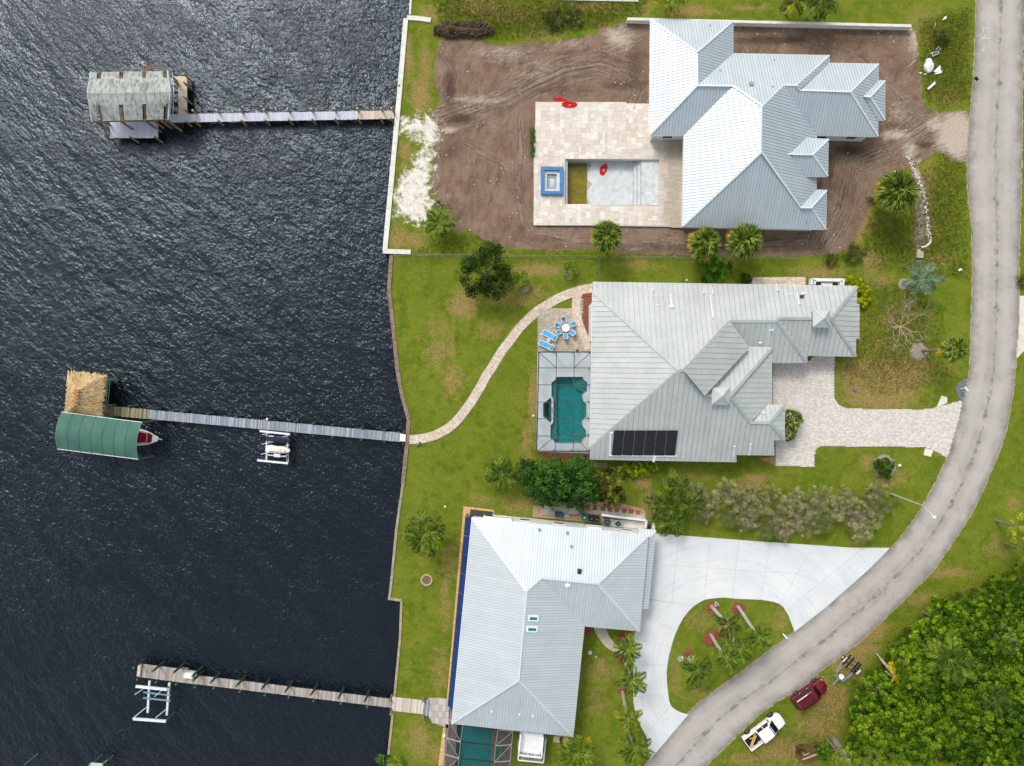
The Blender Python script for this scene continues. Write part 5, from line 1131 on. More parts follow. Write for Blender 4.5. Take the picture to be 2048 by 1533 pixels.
for x, y in ((312, 841.5), (366, 847), (590, 868.5), (626, 872), (665, 875.5), (723, 880.4), (769, 884), (806, 888)): pile(dk, x, y, .45, PILG, .14, capm=PILGD)
hut = empty('thatched_hut', P(172, 790, 0), 'square hut with golden straw thatched roof on the end of the middle dock', 'hut')
TH = tint_mat('straw', [(204, 174, 122), (220, 192, 144), (188, 152, 100), (232, 208, 166), (200, 166, 116)], .95)
cs = [P(137, 745, 2.7), P(209, 752, 2.7), P(201, 832, 2.7), P(131, 826, 2.7)]; ra, rb_ = P(155, 782, 4.3), P(152, 809, 4.3)
sh_ = MB(); sh_.v = [tuple(q-Vector((0, 0, .1))) for q in cs]+[tuple(ra-Vector((0, 0, .15))), tuple(rb_-Vector((0, 0, .15)))]
for f in ((0, 1, 4)[::-1], (1, 2, 5, 4)[::-1], (2, 3, 5)[::-1], (3, 0, 4, 5)[::-1], (0, 1, 2, 3)): sh_.face(f)
sh_.build('roof_base', M2('straw_base', (168, 130, 78), (190, 152, 96)), hut)
th = MB(); faces = [(cs[0], cs[1], ra, ra), (cs[1], cs[2], ra, rb_), (cs[2], cs[3], rb_, rb_), (cs[3], cs[0], rb_, ra)]
for (a_, b_, c_, d_) in faces:
    for k in range(1500):
        u, w_ = random.random(), random.random()**.9
        if a_ is cs[0] or a_ is cs[2]: e = a_.lerp(b_, u); t_ = c_
        else: e = a_.lerp(b_, u); t_ = c_.lerp(d_, u)
        if random.random() > 1-w_*.75: continue
        p = e.lerp(t_, w_); dn = (e-t_).normalized(); side = dn.cross(Vector((0, 0, 1))).normalized(); L_ = random.uniform(.25, .5); hw = random.uniform(.02, .045); up = Vector((0, 0, random.uniform(.03, .14)))
        q0 = p+up; q1 = p+dn*L_+side*random.uniform(-.14, .14)+Vector((0, 0, random.uniform(0, .1))); i = len(th.v); th.t = random.random()
        th.v += [tuple(q0-side*hw), tuple(q0+side*hw), tuple(q1+side*hw*.6), tuple(q1-side*hw*.6)]; th.face((i, i+1, i+2, i+3))
th.build('thatch', TH, hut, tint=True, kind='stuff')
for i in range(5): p = ra.lerp(rb_, i/4); MB().box((p.x, p.y, p.z+.12), (.62, .3, .1), R(-4)).build('ridge_board', M2('brown_ridge_board', (150, 108, 64), (176, 130, 82)), hut)
for q in cs: p = q.lerp((ra+rb_)/2, .18); MB().tube([(p.x, p.y, WZ-2), (p.x, p.y, 2.7)], .12, 8).build('post', PILT, hut)
dk2 = empty('hut_deck', P(180, 790, 0), 'small green railed deck platform under the thatched hut', 'deck')
deck_run(dk2, P(178, 752, dz), P(170, 832, dz), 5.0, dz-.02, BRP, under=UND)
GRR = M2('green_rail', (96, 136, 112), (116, 154, 130), 2, .7)
for a_, b_ in (((216, 762), (211, 811)), ((205, 759), (219, 761)), ((205, 811), (213, 811))):
    A, B = P(*a_, 1.2), P(*b_, 1.2); MB().beam(A, B, .09, .09).beam(A-Vector((0, 0, .5)), B-Vector((0, 0, .5)), .06, .06).build('rail', GRR, dk2)
    for q in (A, B): MB().beam((q.x, q.y, WZ-1), tuple(q), .12, .12).build('post', GRR, dk2)
bx = MB().prism(wp([(207, 762), (214, 763), (210, 808), (204, 807)], .3), -.2, .3).build('side_deck', M2('dark_olive_boards', (64, 70, 58), (84, 90, 74), 3, .9), dk2)
# green canopy over the red boat
cn = empty('boat_canopy', P(200, 872, 0), 'long dark green fabric boat canopy beside the thatched hut, a red boat bow sticking out', 'canopy')
GC = NT('green_canvas'); v = GC.co('World'); c = GC.mix(GC.ramp(GC.noise(v, .5, 4, .6), .35, .65), lin((66, 104, 92)), lin((76, 116, 103))); GC.bump(GC.noise(v, 2, 3, .6), .15, .05); GC.done(GC.mix(1., c, GC.comb(GC.ramp(GC.rnd(), 0, 1, .97, 1.03)), 'MULTIPLY'), .8)
K = [P(124, 824.5, 3.0), P(283.5, 845, 3.0), P(276, 919, 3.0), P(115, 898.3, 3.0)]
def cn_pt(u, w_):
    a = K[0].lerp(K[1], u); b = K[3].lerp(K[2], u); p = a.lerp(b, w_); p.z += .75*(1-(2*w_-1)**2); return p
for i in range(7):
    u0, u1 = i/7, (i+1)/7; m = MB(); n = 10
    for j in range(n+1):
        for u in (u0+.002, (u0+u1)/2, u1-.002): p = cn_pt(u, j/n); p.z -= .05*math.sin(math.pi*(u-u0)*7)**2*0; m.v.append(tuple(p))
    for j in range(n):
        for q in range(2): a = j*3+q; m.face((a, a+3, a+4, a+1))
    m.build('canopy_panel', GC.m, cn, smooth=True)
for i in range(8): MB().tube([cn_pt(min(i/7, 1), j/10)+Vector((0, 0, .02 if 0 < i < 7 else -.02)) for j in range(11)], .035, 5).build('hoop', GRR if i in (0, 7) else M2('canvas_seam', (78, 118, 105), (84, 126, 112)) if i == 1 else bpy.data.materials.get('canvas_seam') or GRR, cn)
for i, p in enumerate((K[0], K[1], K[2], K[3], K[0].lerp(K[1], .5), K[3].lerp(K[2], .5))): MB().tube([(p.x, p.y, WZ-2), (p.x, p.y, 3.0)], .11, 8).build('post', PILG, cn)
MB().beam(K[0], K[1], .07, .07).beam(K[3], K[2], .07, .07).build('eave_pipe', WFR, cn)
def boat(name, tip, stern, half, z, hullm, deckm, inm, label, cat='boat'):
    T = P(*tip, z); Sn = P(*stern, z); d = (Sn-T); L = d.length; d.normalize(); n = Vector((-d.y, d.x, 0)); t = empty(name, (T+Sn)/2*1.0, label, cat)
    prof = [(0, 0), (.03, .22), (.1, .5), (.2, .76), (.32, .93), (.5, 1), (1, .95)]
    def ring(sc, zz, tipk=0): return [T+d*(L*(u*(1-tipk)+tipk))+n*(half*w_*sc*s_)+Vector((0, 0, zz)) for s_ in (1, -1) for u, w_ in (prof if s_ > 0 else prof[::-1])]
    m = MB(); a = ring(1, 0); b = ring(.7, -.75, .04); k = len(a); m.v = [tuple(q) for q in a+b]
    for i in range(k): j = (i+1) % k; m.face((i, j, k+j, k+i))
    m.face(tuple(range(k))); m.face(tuple(range(2*k-1, k-1, -1))); m.build('hull', hullm, t)
    m = MB(); a = ring(1, .03); b = ring(.86, .05, .03); m.v = [tuple(q) for q in a+b]
    for i in range(k): j = (i+1) % k; m.face((i, j, k+j, k+i))
    m.build('gunwale', deckm, t)
    return t, T, d, n, L
bt, T, d, n, L = boat('motor_boat', (318, 878.7), (205, 868), 1.12, .9, WFR, WFR, None, 'white hulled motor boat with dark red cockpit, its bow sticking out from the green canopy')
CRI = M2('crimson_upholstery', (116, 6, 24), (136, 14, 34), 3, .55)
def quad(par, nm, mat, u0, u1, w0, w1, z0, z1):
    q = [T+d*u0+n*w0, T+d*u1+n*w1, T+d*u1-n*w1, T+d*u0-n*w0]; MB().prism([(p.x, p.y) for p in q], z0, z1).build(nm, mat, par)
DKP = M2('pinkish_deck', (206, 178, 178), (222, 196, 196), 2, .6)
quad(bt, 'foredeck', WFR, .12, .85, .25, .62, .93, .97); quad(bt, 'deck_pad', CRI, .88, 1.45, .46, .68, .94, .99); quad(bt, 'inner_deck', DKP, .85, 2.7, .6, .85, .9, .94); quad(bt, 'seat', CRI, 1.6, 2.9, .56, .72, .94, 1.0)
quad(bt, 'seat', CRI, 3.2, 5.6, .7, .7, .9, 1.1); MB().beam(T-d*.45+Vector((0, 0, .06)), T+d*.3+Vector((0, 0, .1)), .08, .05).beam(T-d*.3+n*.12+Vector((0, 0, .06)), T-d*.3-n*.12+Vector((0, 0, .06)), .06, .05).build('anchor', M2('galvanised', (160, 178, 184), (184, 198, 204), 2, .4, .6), bt)
MB().tube([tuple(T+d*u+n*w_+Vector((0, 0, .14))) for u, w_ in ((2.6, .98), (1.2, .7), (.5, .34), (.1, 0), (.5, -.34), (1.2, -.7), (2.6, -.98))], .025, 5).build('bow_rail', WFR, bt)
# jet ski lift
lf = empty('jet_ski_lift', P(548, 895, 0), 'white aluminium personal watercraft lift beside the middle dock', 'lift')
ALU = M2('white_aluminium', (218, 222, 228), (234, 237, 241), 2, .4, .2)
for a_, b_, w_, z in (((520, 862.5), (580, 869), .24, .75), ((515, 921), (576, 927), .24, .75), ((574.5, 868), (576, 926), .17, .35), ((533.5, 900), (533, 921), .17, .35), ((576, 899), (575, 925), .17, .35), ((534, 910), (575, 914), .12, .35), ((534, 866), (533, 900), .14, .2)):
    MB().beam(P(*a_, z), P(*b_, z), w_, .18).build('lift_beam', ALU, lf)
for a_, b_ in (((524, 869.5), (545, 866.5)), ((522.5, 889), (541, 886)), ((521.5, 909), (538, 906)), ((565, 875), (579, 870)), ((566, 894), (579, 890.5)), ((560, 914), (577, 910))): MB().tube([P(*b_, .5), P(*a_, .9)], .04, 6).build('guide_pole', ALU, lf)
for x, y in ((517, 921), (576, 929), (522, 861)): pile(lf, x, y, .7, PILG, .12)
MB().box((*P(554, 911, .45)[:2], .45), (.8, .45, .2), R(-6)).build('winch_box', ALU, lf)
def jetski(px, py, rz, hm, sm, label, z=.55):
    c = P(px, py, z); t = empty('jet_ski', c, label, 'jet ski', 'watercraft on the middle lift', rz)
    pr = [(1.62, 0), (1.5, .2), (1.1, .38), (.5, .48), (0, .44), (-.7, .5), (-1.3, .46), (-1.55, .3)]; m = MB(); 
    up = [(x, y) for x, y in pr]+[(x, -y) for x, y in pr[::-1] if y > 0]; k = len(up); base = origin_of(t)
    for zz, sc in ((-.35, .7), (0, 1), (.16, .9), (.24, .6)):
        for x, y in up: m.v.append((x*(sc if zz < 0 or zz > .2 else 1), y*sc, zz+(.12 if x > .9 and zz > 0 else 0)))
    for r_ in range(3):
        for i in range(k): j = (i+1) % k; m.face((r_*k+i, r_*k+j, (r_+1)*k+j, (r_+1)*k+i))
    m.face(tuple(3*k+i for i in range(k)))
    o = put('hull', m.mesh('hull', [hm], smooth=False), t, (0, 0, 0))
    s_ = MB(); s_.prism([(.25, .17), (.1, .24), (-.5, .16), (-1.1, .22), (-1.25, 0), (-1.1, -.22), (-.5, -.16), (.1, -.24), (.25, -.17)], .2, .52); put('seat', s_.mesh('seat', [sm]), t, (0, 0, 0))
    q = MB(); q.box((.42, 0, .62), (.1, .72, .06)); q.prism([(.3, .14), (.85, .24), (1.1, 0), (.85, -.24), (.3, -.14)], .2, .55); put('handlebar', q.mesh('handlebar', [sm if hm != sm else hm]), t, (0, 0, 0))
    b_ = MB(); b_.box((-.9, .36, .2), (.6, .1, .08)).box((-.9, -.36, .2), (.6, .1, .08)); put('side_stripe', b_.mesh('side_stripe', [WFR]), t, (0, 0, 0))
    return t
DBL = M2('dark_blue_hull', (26, 36, 50), (36, 46, 62), 2, .4); IVO = M2('ivory_hull', (222, 216, 202), (234, 229, 216), 2, .4)
jetski(557, 879, R(-4), DBL, DBL, 'dark navy jet ski on the white lift, nearest to the middle dock')
jetski(556, 899.5, R(-5), IVO, IVO, 'cream white jet ski on the white lift, outer side')
# bottom dock
dk = empty('dock', P(530, 1375, 0), 'long brownish plank dock at the bottom with tall green piles and a wide outer end', 'dock')
BRN = tint_mat('brown_grey_plank', [(164, 158, 154), (176, 168, 162), (150, 145, 142), (172, 156, 140), (186, 180, 176), (158, 138, 120)], .9); PKP = tint_mat('pale_pink_plank', [(200, 184, 168), (212, 198, 184), (190, 170, 148), (218, 206, 196)], .9)
deck_run(dk, P(274.5, 1340.5, dz), P(392.5, 1356, dz), 1.72, dz, BRN, under=UND); deck_run(dk, P(392, 1360, dz), P(783, 1407.5, dz), 1.12, dz+.003, BRN, under=UND)
deck_run(dk, P(783, 1407.8, .12), P(847, 1415, .12), 1.8, .14, PKP, under=UND); deck_run(dk, P(847, 1415.5, .12), P(858, 1416.5, .12), 2.1, .19, GRP, under=UND)
for x, y in ((282.5, 1324.5), (319.8, 1331), (361.6, 1333.5), (398, 1340.5), (400, 1349), (433.4, 1353.5), (484.6, 1359.6), (533.7, 1365.4), (580, 1371), (630, 1377), (684, 1383.6), (736, 1390)): pile(dk, x, y, 2.1, PILGD, .15, capm=PILG)
for x, y in ((276, 1358.5), (313, 1364), (353, 1368), (391, 1374), (428, 1376.5), (480, 1383), (530, 1389.5), (578, 1395), (628, 1401), (682, 1407), (734, 1413.5), (782, 1419)): pile(dk, x, y, .5, PILG, .13)
for x, y in ((781, 1399), (847, 1399), (847, 1431), (783, 1424)): pile(dk, x, y, .9, PILT, .14)
MB().box((*P(377, 1351.5, .5)[:2], .45), (1.15, .62, .42), R(-5)).build('dock_box', WFR, dk, label='white storage box on the planks'); MB().box((*P(278, 1341, .5)[:2], .4), (.35, 1.4, .3), R(-6)).build('bench', TANP if False else M2('pale_bench', (190, 186, 168), (206, 202, 186)), dk)
tub = MB(); 
for k in range(5): tub.beam(P(362+k*3, 1340+k*.3, .3), P(364+k*3, 1335+k*.3, .9), .04, .04)
tub.build('ladder', ALU, dk)
lf = empty('boat_lift', P(305, 1405, 0), 'empty white boat lift cradle with two long beams beside the bottom dock', 'lift')
for a_, b_, w_, z in (((272, 1373), (334.5, 1379.5), .3, 1.5), ((267, 1438), (332, 1443), .3, 1.5), ((299.3, 1362), (295.7, 1425.5), .24, .55), ((338.9, 1366), (333.8, 1430.6), .24, .55)): MB().beam(P(*a_, z), P(*b_, z), w_, .22).build('lift_beam', ALU, lf)
BLA = M2('blue_grey_bunk', (110, 138, 154), (130, 156, 170), 2, .7)
for a_, b_ in (((287, 1385), (341, 1391)), ((286.5, 1396), (341, 1402))): MB().beam(P(*a_, .75), P(*b_, .75), .16, .14).build('bunk', BLA, lf)
for a_, b_ in (((269.5, 1390), (293, 1373.5)), ((309.5, 1393.5), (330, 1376)), ((264.7, 1438), (293, 1415)), ((311, 1436.5), (333.5, 1418))): MB().tube([P(*b_, .6), P(*a_, 2.1)], .05, 6).build('guide_pole', ALU, lf)
for x, y in ((334, 1440), (270, 1436), (334, 1377)): pile(lf, x+6 if x > 300 else x+5, y-6, 1.35, PILG, .12)
# lone pile and the corner of another canopy in the bottom left
p = P(68, 1514, .2); tag(MB().tube([(p.x+.1, p.y+.1, WZ-2), (p.x-.55, p.y-.5, 1.1)], .1, 8).build('mooring_pile', PILG), 'lone leaning green pile in the dark water near the bottom left corner', 'pile')
c2 = empty('small_boat_cover', P(192, 1532, 0), 'corner of a pale grey boat cover with green frame cut off by the bottom edge', 'boat cover')
MB().prism(wp([(181, 1526), (206, 1528), (202, 1570), (170, 1566)], 1.6), 1.5, 1.6).build('cover', M2('pale_cover', (176, 184, 176), (192, 200, 192), 2, .8), c2)
for a_, b_ in (((206, 1527), (215, 1520)), ((181, 1526), (170, 1540)), ((206, 1527), (202, 1570))): MB().beam(P(*a_, 1.65), P(*b_, 1.5), .08, .08).build('frame_pole', GRR, c2)
for x, y in ((182, 1530), (205, 1531)): q = P(x, y, 1.5); MB().tube([(q.x, q.y, WZ-1), (q.x, q.y, 1.5)], .09, 6).build('post', PILG, c2)
# ---------------- vegetation ----------------
def leaf_mat(name, cols, rough=.6, trans=.25, per_object=False, spec=.25):
    s = NT(name); f = s.attr('tint'); v = s.co('World'); n = len(cols)
    c = lin(cols[0])
    for i in range(1, n): c = s.mix(s.ramp(f, (i-.5)/n, (i+.5)/n), c, lin(cols[i]))
    c = s.mix(1., c, s.comb(s.ramp(s.rnd(), 0, 1, .88, 1.12)), 'MULTIPLY')
    c = s.mix(1., c, s.comb(s.ramp(s.noise(v, 2.2, 3, .6), .3, .7, .85, 1.15)), 'MULTIPLY')
    s.done(c, rough+.1); s.b.inputs['Specular IOR Level'].default_value = spec*.5
    tr = s.n('ShaderNodeBsdfTranslucent'); s.l(c, tr.inputs[0]); m = s.n('ShaderNodeMixShader'); m.inputs[0].default_value = trans
    s.l(s.b.outputs[0], m.inputs[1]); s.l(tr.outputs[0], m.inputs[2]); s.l(m.outputs[0], s.o.inputs[0]); return s.m
def fast_mesh(name, V, F, mat, tint=None):
    me = bpy.data.meshes.new(name); V = np.asarray(V, np.float32); F = np.asarray(F, np.int32); k = F.shape[1]
    me.vertices.add(len(V)); me.vertices.foreach_set('co', V.ravel()); me.loops.add(F.size); me.loops.foreach_set('vertex_index', F.ravel())
    me.polygons.add(len(F)); me.polygons.foreach_set('loop_start', np.arange(0, F.size, k, dtype=np.int32)); me.polygons.foreach_set('loop_total', np.full(len(F), k, np.int32))
    me.update(calc_edges=True); me.materials.append(mat)
    if tint is not None: a = me.attributes.new('tint', 'FLOAT', 'FACE'); a.data.foreach_set('value', np.asarray(tint, np.float32))
    return me
def leaves(C, Nn, size, asp, seed, mat, name='foliage', tint=None):
    """a quad leaf at each centre C with normal about Nn"""
    r = np.random.default_rng(seed); n = len(C)
    N = Nn+r.normal(0, .45, (n, 3)); N /= np.linalg.norm(N, axis=1)[:, None]+1e-9
    A = r.normal(0, 1, (n, 3)); T = np.cross(N, A); T /= np.linalg.norm(T, axis=1)[:, None]+1e-9; B = np.cross(N, T)
    L = (size*r.uniform(.7, 1.3, n))[:, None]; W_ = L*asp
    V = np.stack([C-T*L*.5, C+B*W_*.5+N*W_*.12, C+T*L*.5, C-B*W_*.5+N*W_*.12], 1).reshape(-1, 3)
    F = np.arange(4*n).reshape(n, 4)
    return fast_mesh(name, V, F, mat, r.random(n) if tint is None else tint)
def crown(seed, rx, ry, rz, nclump, per, leaf, asp, mat, rc=.28, low=-.25, gap=.0, tspread=.35):
    """clumps of leaves over an uneven ellipsoid (centre at origin)"""
    r = np.random.default_rng(seed); Cs = []; Ns = []; Ts = []
    k = 0
    while k < nclump:
        d = r.normal(0, 1, 3); d /= np.linalg.norm(d)
        if d[2] < low: continue
        q = r.uniform(.45, 1.)**.6
        lump = 1+.16*math.sin(3*math.atan2(d[1], d[0])+seed)+.12*math.sin(5*math.atan2(d[1], d[0])+2*seed)
        c = np.array([rx*d[0]*lump, ry*d[1]*lump, rz*d[2]])*q
        rr = rc*min(rx, ry)*r.uniform(.6, 1.25); m = int(per*r.uniform(.6, 1.3))
        e = r.normal(0, 1, (m, 3)); e /= np.linalg.norm(e, axis=1)[:, None]; e[:, 2] = np.abs(e[:, 2])*.9-.15
        rad = rr*r.uniform(.55, 1., m)[:, None]
        Cs.append(c+e*rad*np.array([1, 1, .75])); Ns.append(e*.8+np.array([0, 0, .5])); Ts.append(np.clip(r.uniform(.5-tspread, .5+tspread)+r.normal(0, .14, m), 0, 1)); k += 1
    return leaves(np.concatenate(Cs), np.concatenate(Ns), leaf, asp, seed+99, mat, tint=np.concatenate(Ts))
BARK = M2('grey_bark', (104, 92, 78), (140, 128, 112), 3, .9, 0, .5, (9, .25)); BARKP = M2('pale_palm_trunk', (150, 144, 130), (186, 180, 166), 2.5, .85, 0, .4, (9, .2)); TWIG = M2('pale_twigs', (150, 140, 118), (182, 172, 150), 4, .9)
def trunk_mesh(h, r, nlimb, spread, seed, mat, top=.55):
    rd = random.Random(seed); m = MB(); m.tube([(0, 0, -.2), (rd.uniform(-.1, .1), rd.uniform(-.1, .1), h*.5), (0, 0, h*.95)], [r, r*.75, r*.3], 8)
    for i in range(nlimb):
        a = i*2.4+rd.random(); z0 = h*rd.uniform(.35, .75); e = spread*rd.uniform(.5, .85)
        m.tube([(0, 0, z0), (e*.5*math.cos(a), e*.5*math.sin(a), z0+h*.18), (e*math.cos(a), e*math.sin(a), z0+h*.3)], [r*.45, r*.3, r*.1], 6)
    return m.mesh('trunk', [mat])
def tree(px, py, zc, label, cm, sc=1., group=None, trm=None, name='tree', cat='tree', rz=None, zsc=None):
    p = P(px, py, zc); t = empty(name, (p.x, p.y, 0), label, cat, group, rz if rz is not None else random.uniform(0, 6.28))
    o = put('crown', cm, t, (0, 0, zc), sc=(sc, sc, zsc or sc))
    if trm: put('trunk', trm, t, (0, 0, 0), sc=(1, 1, zc/4.))
    return t
G_DK = leaf_mat('dark_leaf', [(18, 30, 8), (36, 54, 14), (58, 80, 22), (92, 112, 40)]); G_MG = leaf_mat('mango_leaf', [(14, 38, 8), (30, 66, 14), (52, 98, 24), (92, 138, 46)], .4, .25, False, .5)
G_CR = leaf_mat('bronze_green_leaf', [(22, 34, 8), (48, 64, 14), (86, 96, 24), (150, 150, 40)], .4, .25, False, .4); G_YG = leaf_mat('yellow_green_leaf', [(74, 104, 10), (116, 146, 16), (160, 184, 24), (200, 206, 40)])
G_WD = leaf_mat('wood_leaf', [(38, 62, 6), (72, 104, 10), (104, 140, 22), (144, 172, 40)]); G_WDY = leaf_mat('light_wood_leaf', [(58, 88, 8), (92, 124, 16), (124, 156, 28), (156, 180, 50)])
G_WK = leaf_mat('deep_wood_leaf', [(26, 50, 6), (48, 80, 10), (74, 108, 18), (110, 144, 34)]); G_OL = leaf_mat('olive_leaf', [(84, 96, 30), (122, 130, 52), (158, 162, 90), (200, 198, 150)]); G_BR = leaf_mat('bright_leaf', [(30, 60, 10), (56, 100, 14), (84, 136, 22), (120, 166, 36)])
G_BX = leaf_mat('box_leaf', [(36, 56, 12), (56, 80, 18), (76, 102, 28), (112, 134, 56)]); G_YL = leaf_mat('lime_shrub_leaf', [(110, 124, 4), (150, 162, 8), (186, 190, 16), (206, 200, 40)])
# dark round tree by the fence
T_MED = trunk_mesh(4, .2, 7, 2.2, 3, BARK)
cm = crown(11, 3.3, 3.4, 2.4, 150, 75, .2, .55, G_DK, .2, -.3); tree(973, 545, 3.2, 'dark dense broadleaf tree standing on the lawn by the wire fence', cm, 1., trm=T_MED, rz=.4)
# mango hedge
MG = [crown(20+i, 1.9, 1.8, 1.5, 44, 70, .27, .42, G_MG, .3, -.2) for i in range(3)]
for i, (x, y, s_, z) in enumerate(((1052, 946, .9, 2.0), (1078, 962, 1.1, 2.4), (1105, 950, 1.1, 2.8), (1134, 965, 1.25, 3.0), (1160, 948, 1.15, 2.8), (1178, 972, 1.05, 2.5), (1110, 985, 1., 2.2), (1150, 992, .95, 2.2), (1088, 990, .75, 1.8))):
    tree(x, y, z, 'glossy green tree of the clump above the stepping stones, '+('leftmost and smallest', 'second from the left', 'upper centre left', 'largest, in the very middle', 'upper right of centre', 'beside the bronze tree', 'lower centre', 'above the pale bench', 'beside the white H frame')[i], MG[i % 3], s_, 'glossy green trees between the two lower lots', T_MED)
cm = crown(31, 2.1, 2.4, 1.9, 60, 70, .26, .5, G_CR, .26, -.2); tree(1221, 973, 3., 'dark bronze green tree at the right end of the glossy clump, beside the stepping stones', cm, 1., trm=T_MED, rz=0)
YF = leaf_mat('yellow_leaf', [(150, 140, 10), (196, 176, 20), (220, 200, 60)])
cm = crown(33, .8, 1.3, .7, 10, 30, .26, .4, YF, .35); t = tree(1192, 952, 3.2, 'yellow leaved croton shrub squeezed between two dark trees', cm, .8, name='shrub', cat='shrub', rz=.3)
# rounded shrubs
BUSHY = [crown(40+i, 1., 1., .7, 34, 60, .16, .6, G_YG, .3, -.1) for i in range(2)]
def bush(px, py, r_, h_, label, cm, group=None, name='shrub', zsc=None):
    p = P(px, py, h_*.5); t = empty(name, (p.x, p.y, 0), label, 'shrub', group, random.uniform(0, 6.28)); put('foliage', cm, t, (0, 0, h_*.45), sc=(r_, r_, h_*.8)); put('stem', trunk_mesh(h_*.7, .06, 3, r_*.5, 5, BARK), t, (0, 0, 0)); return t
for i, (x, y, r_) in enumerate(((1262, 936, 1.15), (1277, 940, 1.), (1292, 936, .95), (1306, 931, .75))): bush(x, y, r_, 1.2, ('leftmost and biggest', 'second', 'third', 'rightmost and smallest')[i]+' yellow green rounded shrub in the clipped row below the solar panels', BUSHY[i % 2], 'clipped shrubs below the solar panels')
BY = crown(46, 1., 1., .7, 34, 55, .17, .6, G_YL, .3, -.1)
for i, (x, y, r_) in enumerate(((1699, 566, .8), (1712, 568, .85), (1722, 582, .95), (1726, 598, .9))): bush(x, y, r_, 1.3, ('first', 'second', 'third', 'fourth')[i]+' yellow leaved shrub round the upper right corner of the middle house, from the left', BY, 'yellow shrubs at the house corner')
BG = crown(48, 1., 1., .7, 40, 60, .14, .6, G_BR, .3, -.1); BD = crown(49, .85, .85, .6, 110, 60, .13, .6, G_BX, .3, -.1); BB = crown(50, 1., 1., .8, 34, 40, .14, .5, leaf_mat('wild_leaf', [(36, 48, 18), (60, 74, 26), (88, 98, 36), (120, 116, 60)]), .3, -.1)
bush(1423, 536, 2., 1.6, 'bright green sprawling shrub against the wire fence below two fan palms', BG)
bush(1492, 558, .8, .9, 'small dark green shrub at the end of the brick side walk', BD); bush(1768, 934, 1.35, 1.5, 'clipped round dark green bush in a mulch ring', BD)
for x, y, r_, l in ((1664, 518, 1.0, 'low dark wild shrub at the lower right edge of the dirt lot, on the left'), (1712, 506, 1.5, 'low dark wild shrub at the lower right edge of the dirt lot, on the right'), (1738, 400, .5, 'little scrubby bush beside the big fan palm and the dirt'), (900, 60, 1., 'dark shrub beside the pile of soil near the seawall'), (1150, 36, 1.3, 'green wild bush in the rough grass near the top wall, on the right'), (1107, 34, 1.6, 'brownish wild bush in the rough grass near the top edge'), (1880, 75, 1.2, 'dark weedy bush in the verge near the top right'), (878, 410, .6, 'low green bush at the edge of the white sand')): bush(x, y, r_, .8, l, BB)
bush(1258, 1265, .8, 1.4, 'orange yellow shrub at the corner of the white driveway', crown(52, 1., 1., .7, 30, 40, .16, .4, leaf_mat('orange_leaf', [(150, 130, 20), (190, 160, 30), (210, 184, 40)]), .3, -.1)).scale = (.8, 1.4, 1)

hg = crown(53, 1., 1., .7, 26, 60, .12, .6, G_BR, .3, -.1)
for i, y in enumerate((262, 274, 286, 298, 308)): bush(1064.5, y, .42, .7, 'small green shrub growing along the left edge of the stone terrace', hg, 'shrubs along the terrace edge')
# olive twiggy shrub row
def twiggy(seed, r_, h_, n):
    rd = random.Random(seed); m = MB(); m.m = 0
    for i in range(n):
        a = rd.uniform(0, 6.28); e = rd.uniform(.2, 1)**.7; x = r_*e*math.cos(a); y = r_*e*math.sin(a); z = h_*(1-.55*e*e)*rd.uniform(.8, 1.1)
        m.tube([(0, 0, .1), (x*.45, y*.45, z*.55), (x, y, z)], [.02, .014, .006], 3, False)
        for k in range(3): m.tube([(x*.7, y*.7, z*.72), (x+rd.uniform(-.3, .3), y+rd.uniform(-.3, .3), z+rd.uniform(-.15, .15))], [.01, .005], 3, False)
    return m.mesh('twigs', [TWIG])
TWI = [twiggy(60+i, 1.75, 2.6, 90) for i in range(2)]; OLV = [crown(64+i, 1.8, 1.8, 1.1, 70, 55, .11, .45, m_, .24, -.1, tspread=.5) for i, m_ in enumerate((G_OL, leaf_mat('olive_leaf_grey', [(92, 92, 52), (136, 132, 84), (172, 166, 124), (208, 200, 172)]), G_OL, leaf_mat('olive_leaf_green', [(64, 84, 20), (96, 116, 34), (132, 146, 60), (170, 172, 104)])))]
rowp = [(1330, 985), (1362, 1000), (1395, 985), (1425, 1000), (1410, 1025), (1452, 985), (1478, 1005), (1455, 1035), (1500, 985), (1520, 1012), (1495, 1040), (1540, 990), (1556, 1030), (1532, 1055), (1575, 1010), (1595, 990), (1590, 1040), (1622, 1015), (1640, 995), (1642, 1042), (1668, 1020), (1690, 1000), (1708, 1035), (1735, 1010), (1752, 985), (1765, 1010), (1745, 1040), (1722, 1060), (1568, 1060), (1620, 1055)]
for i, (x, y) in enumerate(rowp):
    if i < 2: continue
    s_ = random.uniform(.7, 1.0); p = P(x, y, 1.3); t = empty('shrub', (p.x, p.y, 0), 'olive grey twiggy shrub in the long loose row above the white driveway', 'shrub', 'twiggy shrubs of the long row', random.uniform(0, 6.28))
    put('foliage', OLV[(i*7+i//3) % 4], t, (0, 0, 1.45*s_), sc=(s_*random.uniform(.8, 1.15), s_, s_*random.uniform(.7, 1.2))); put('twigs', TWI[i % 2], t, (0, 0, 0), sc=s_)
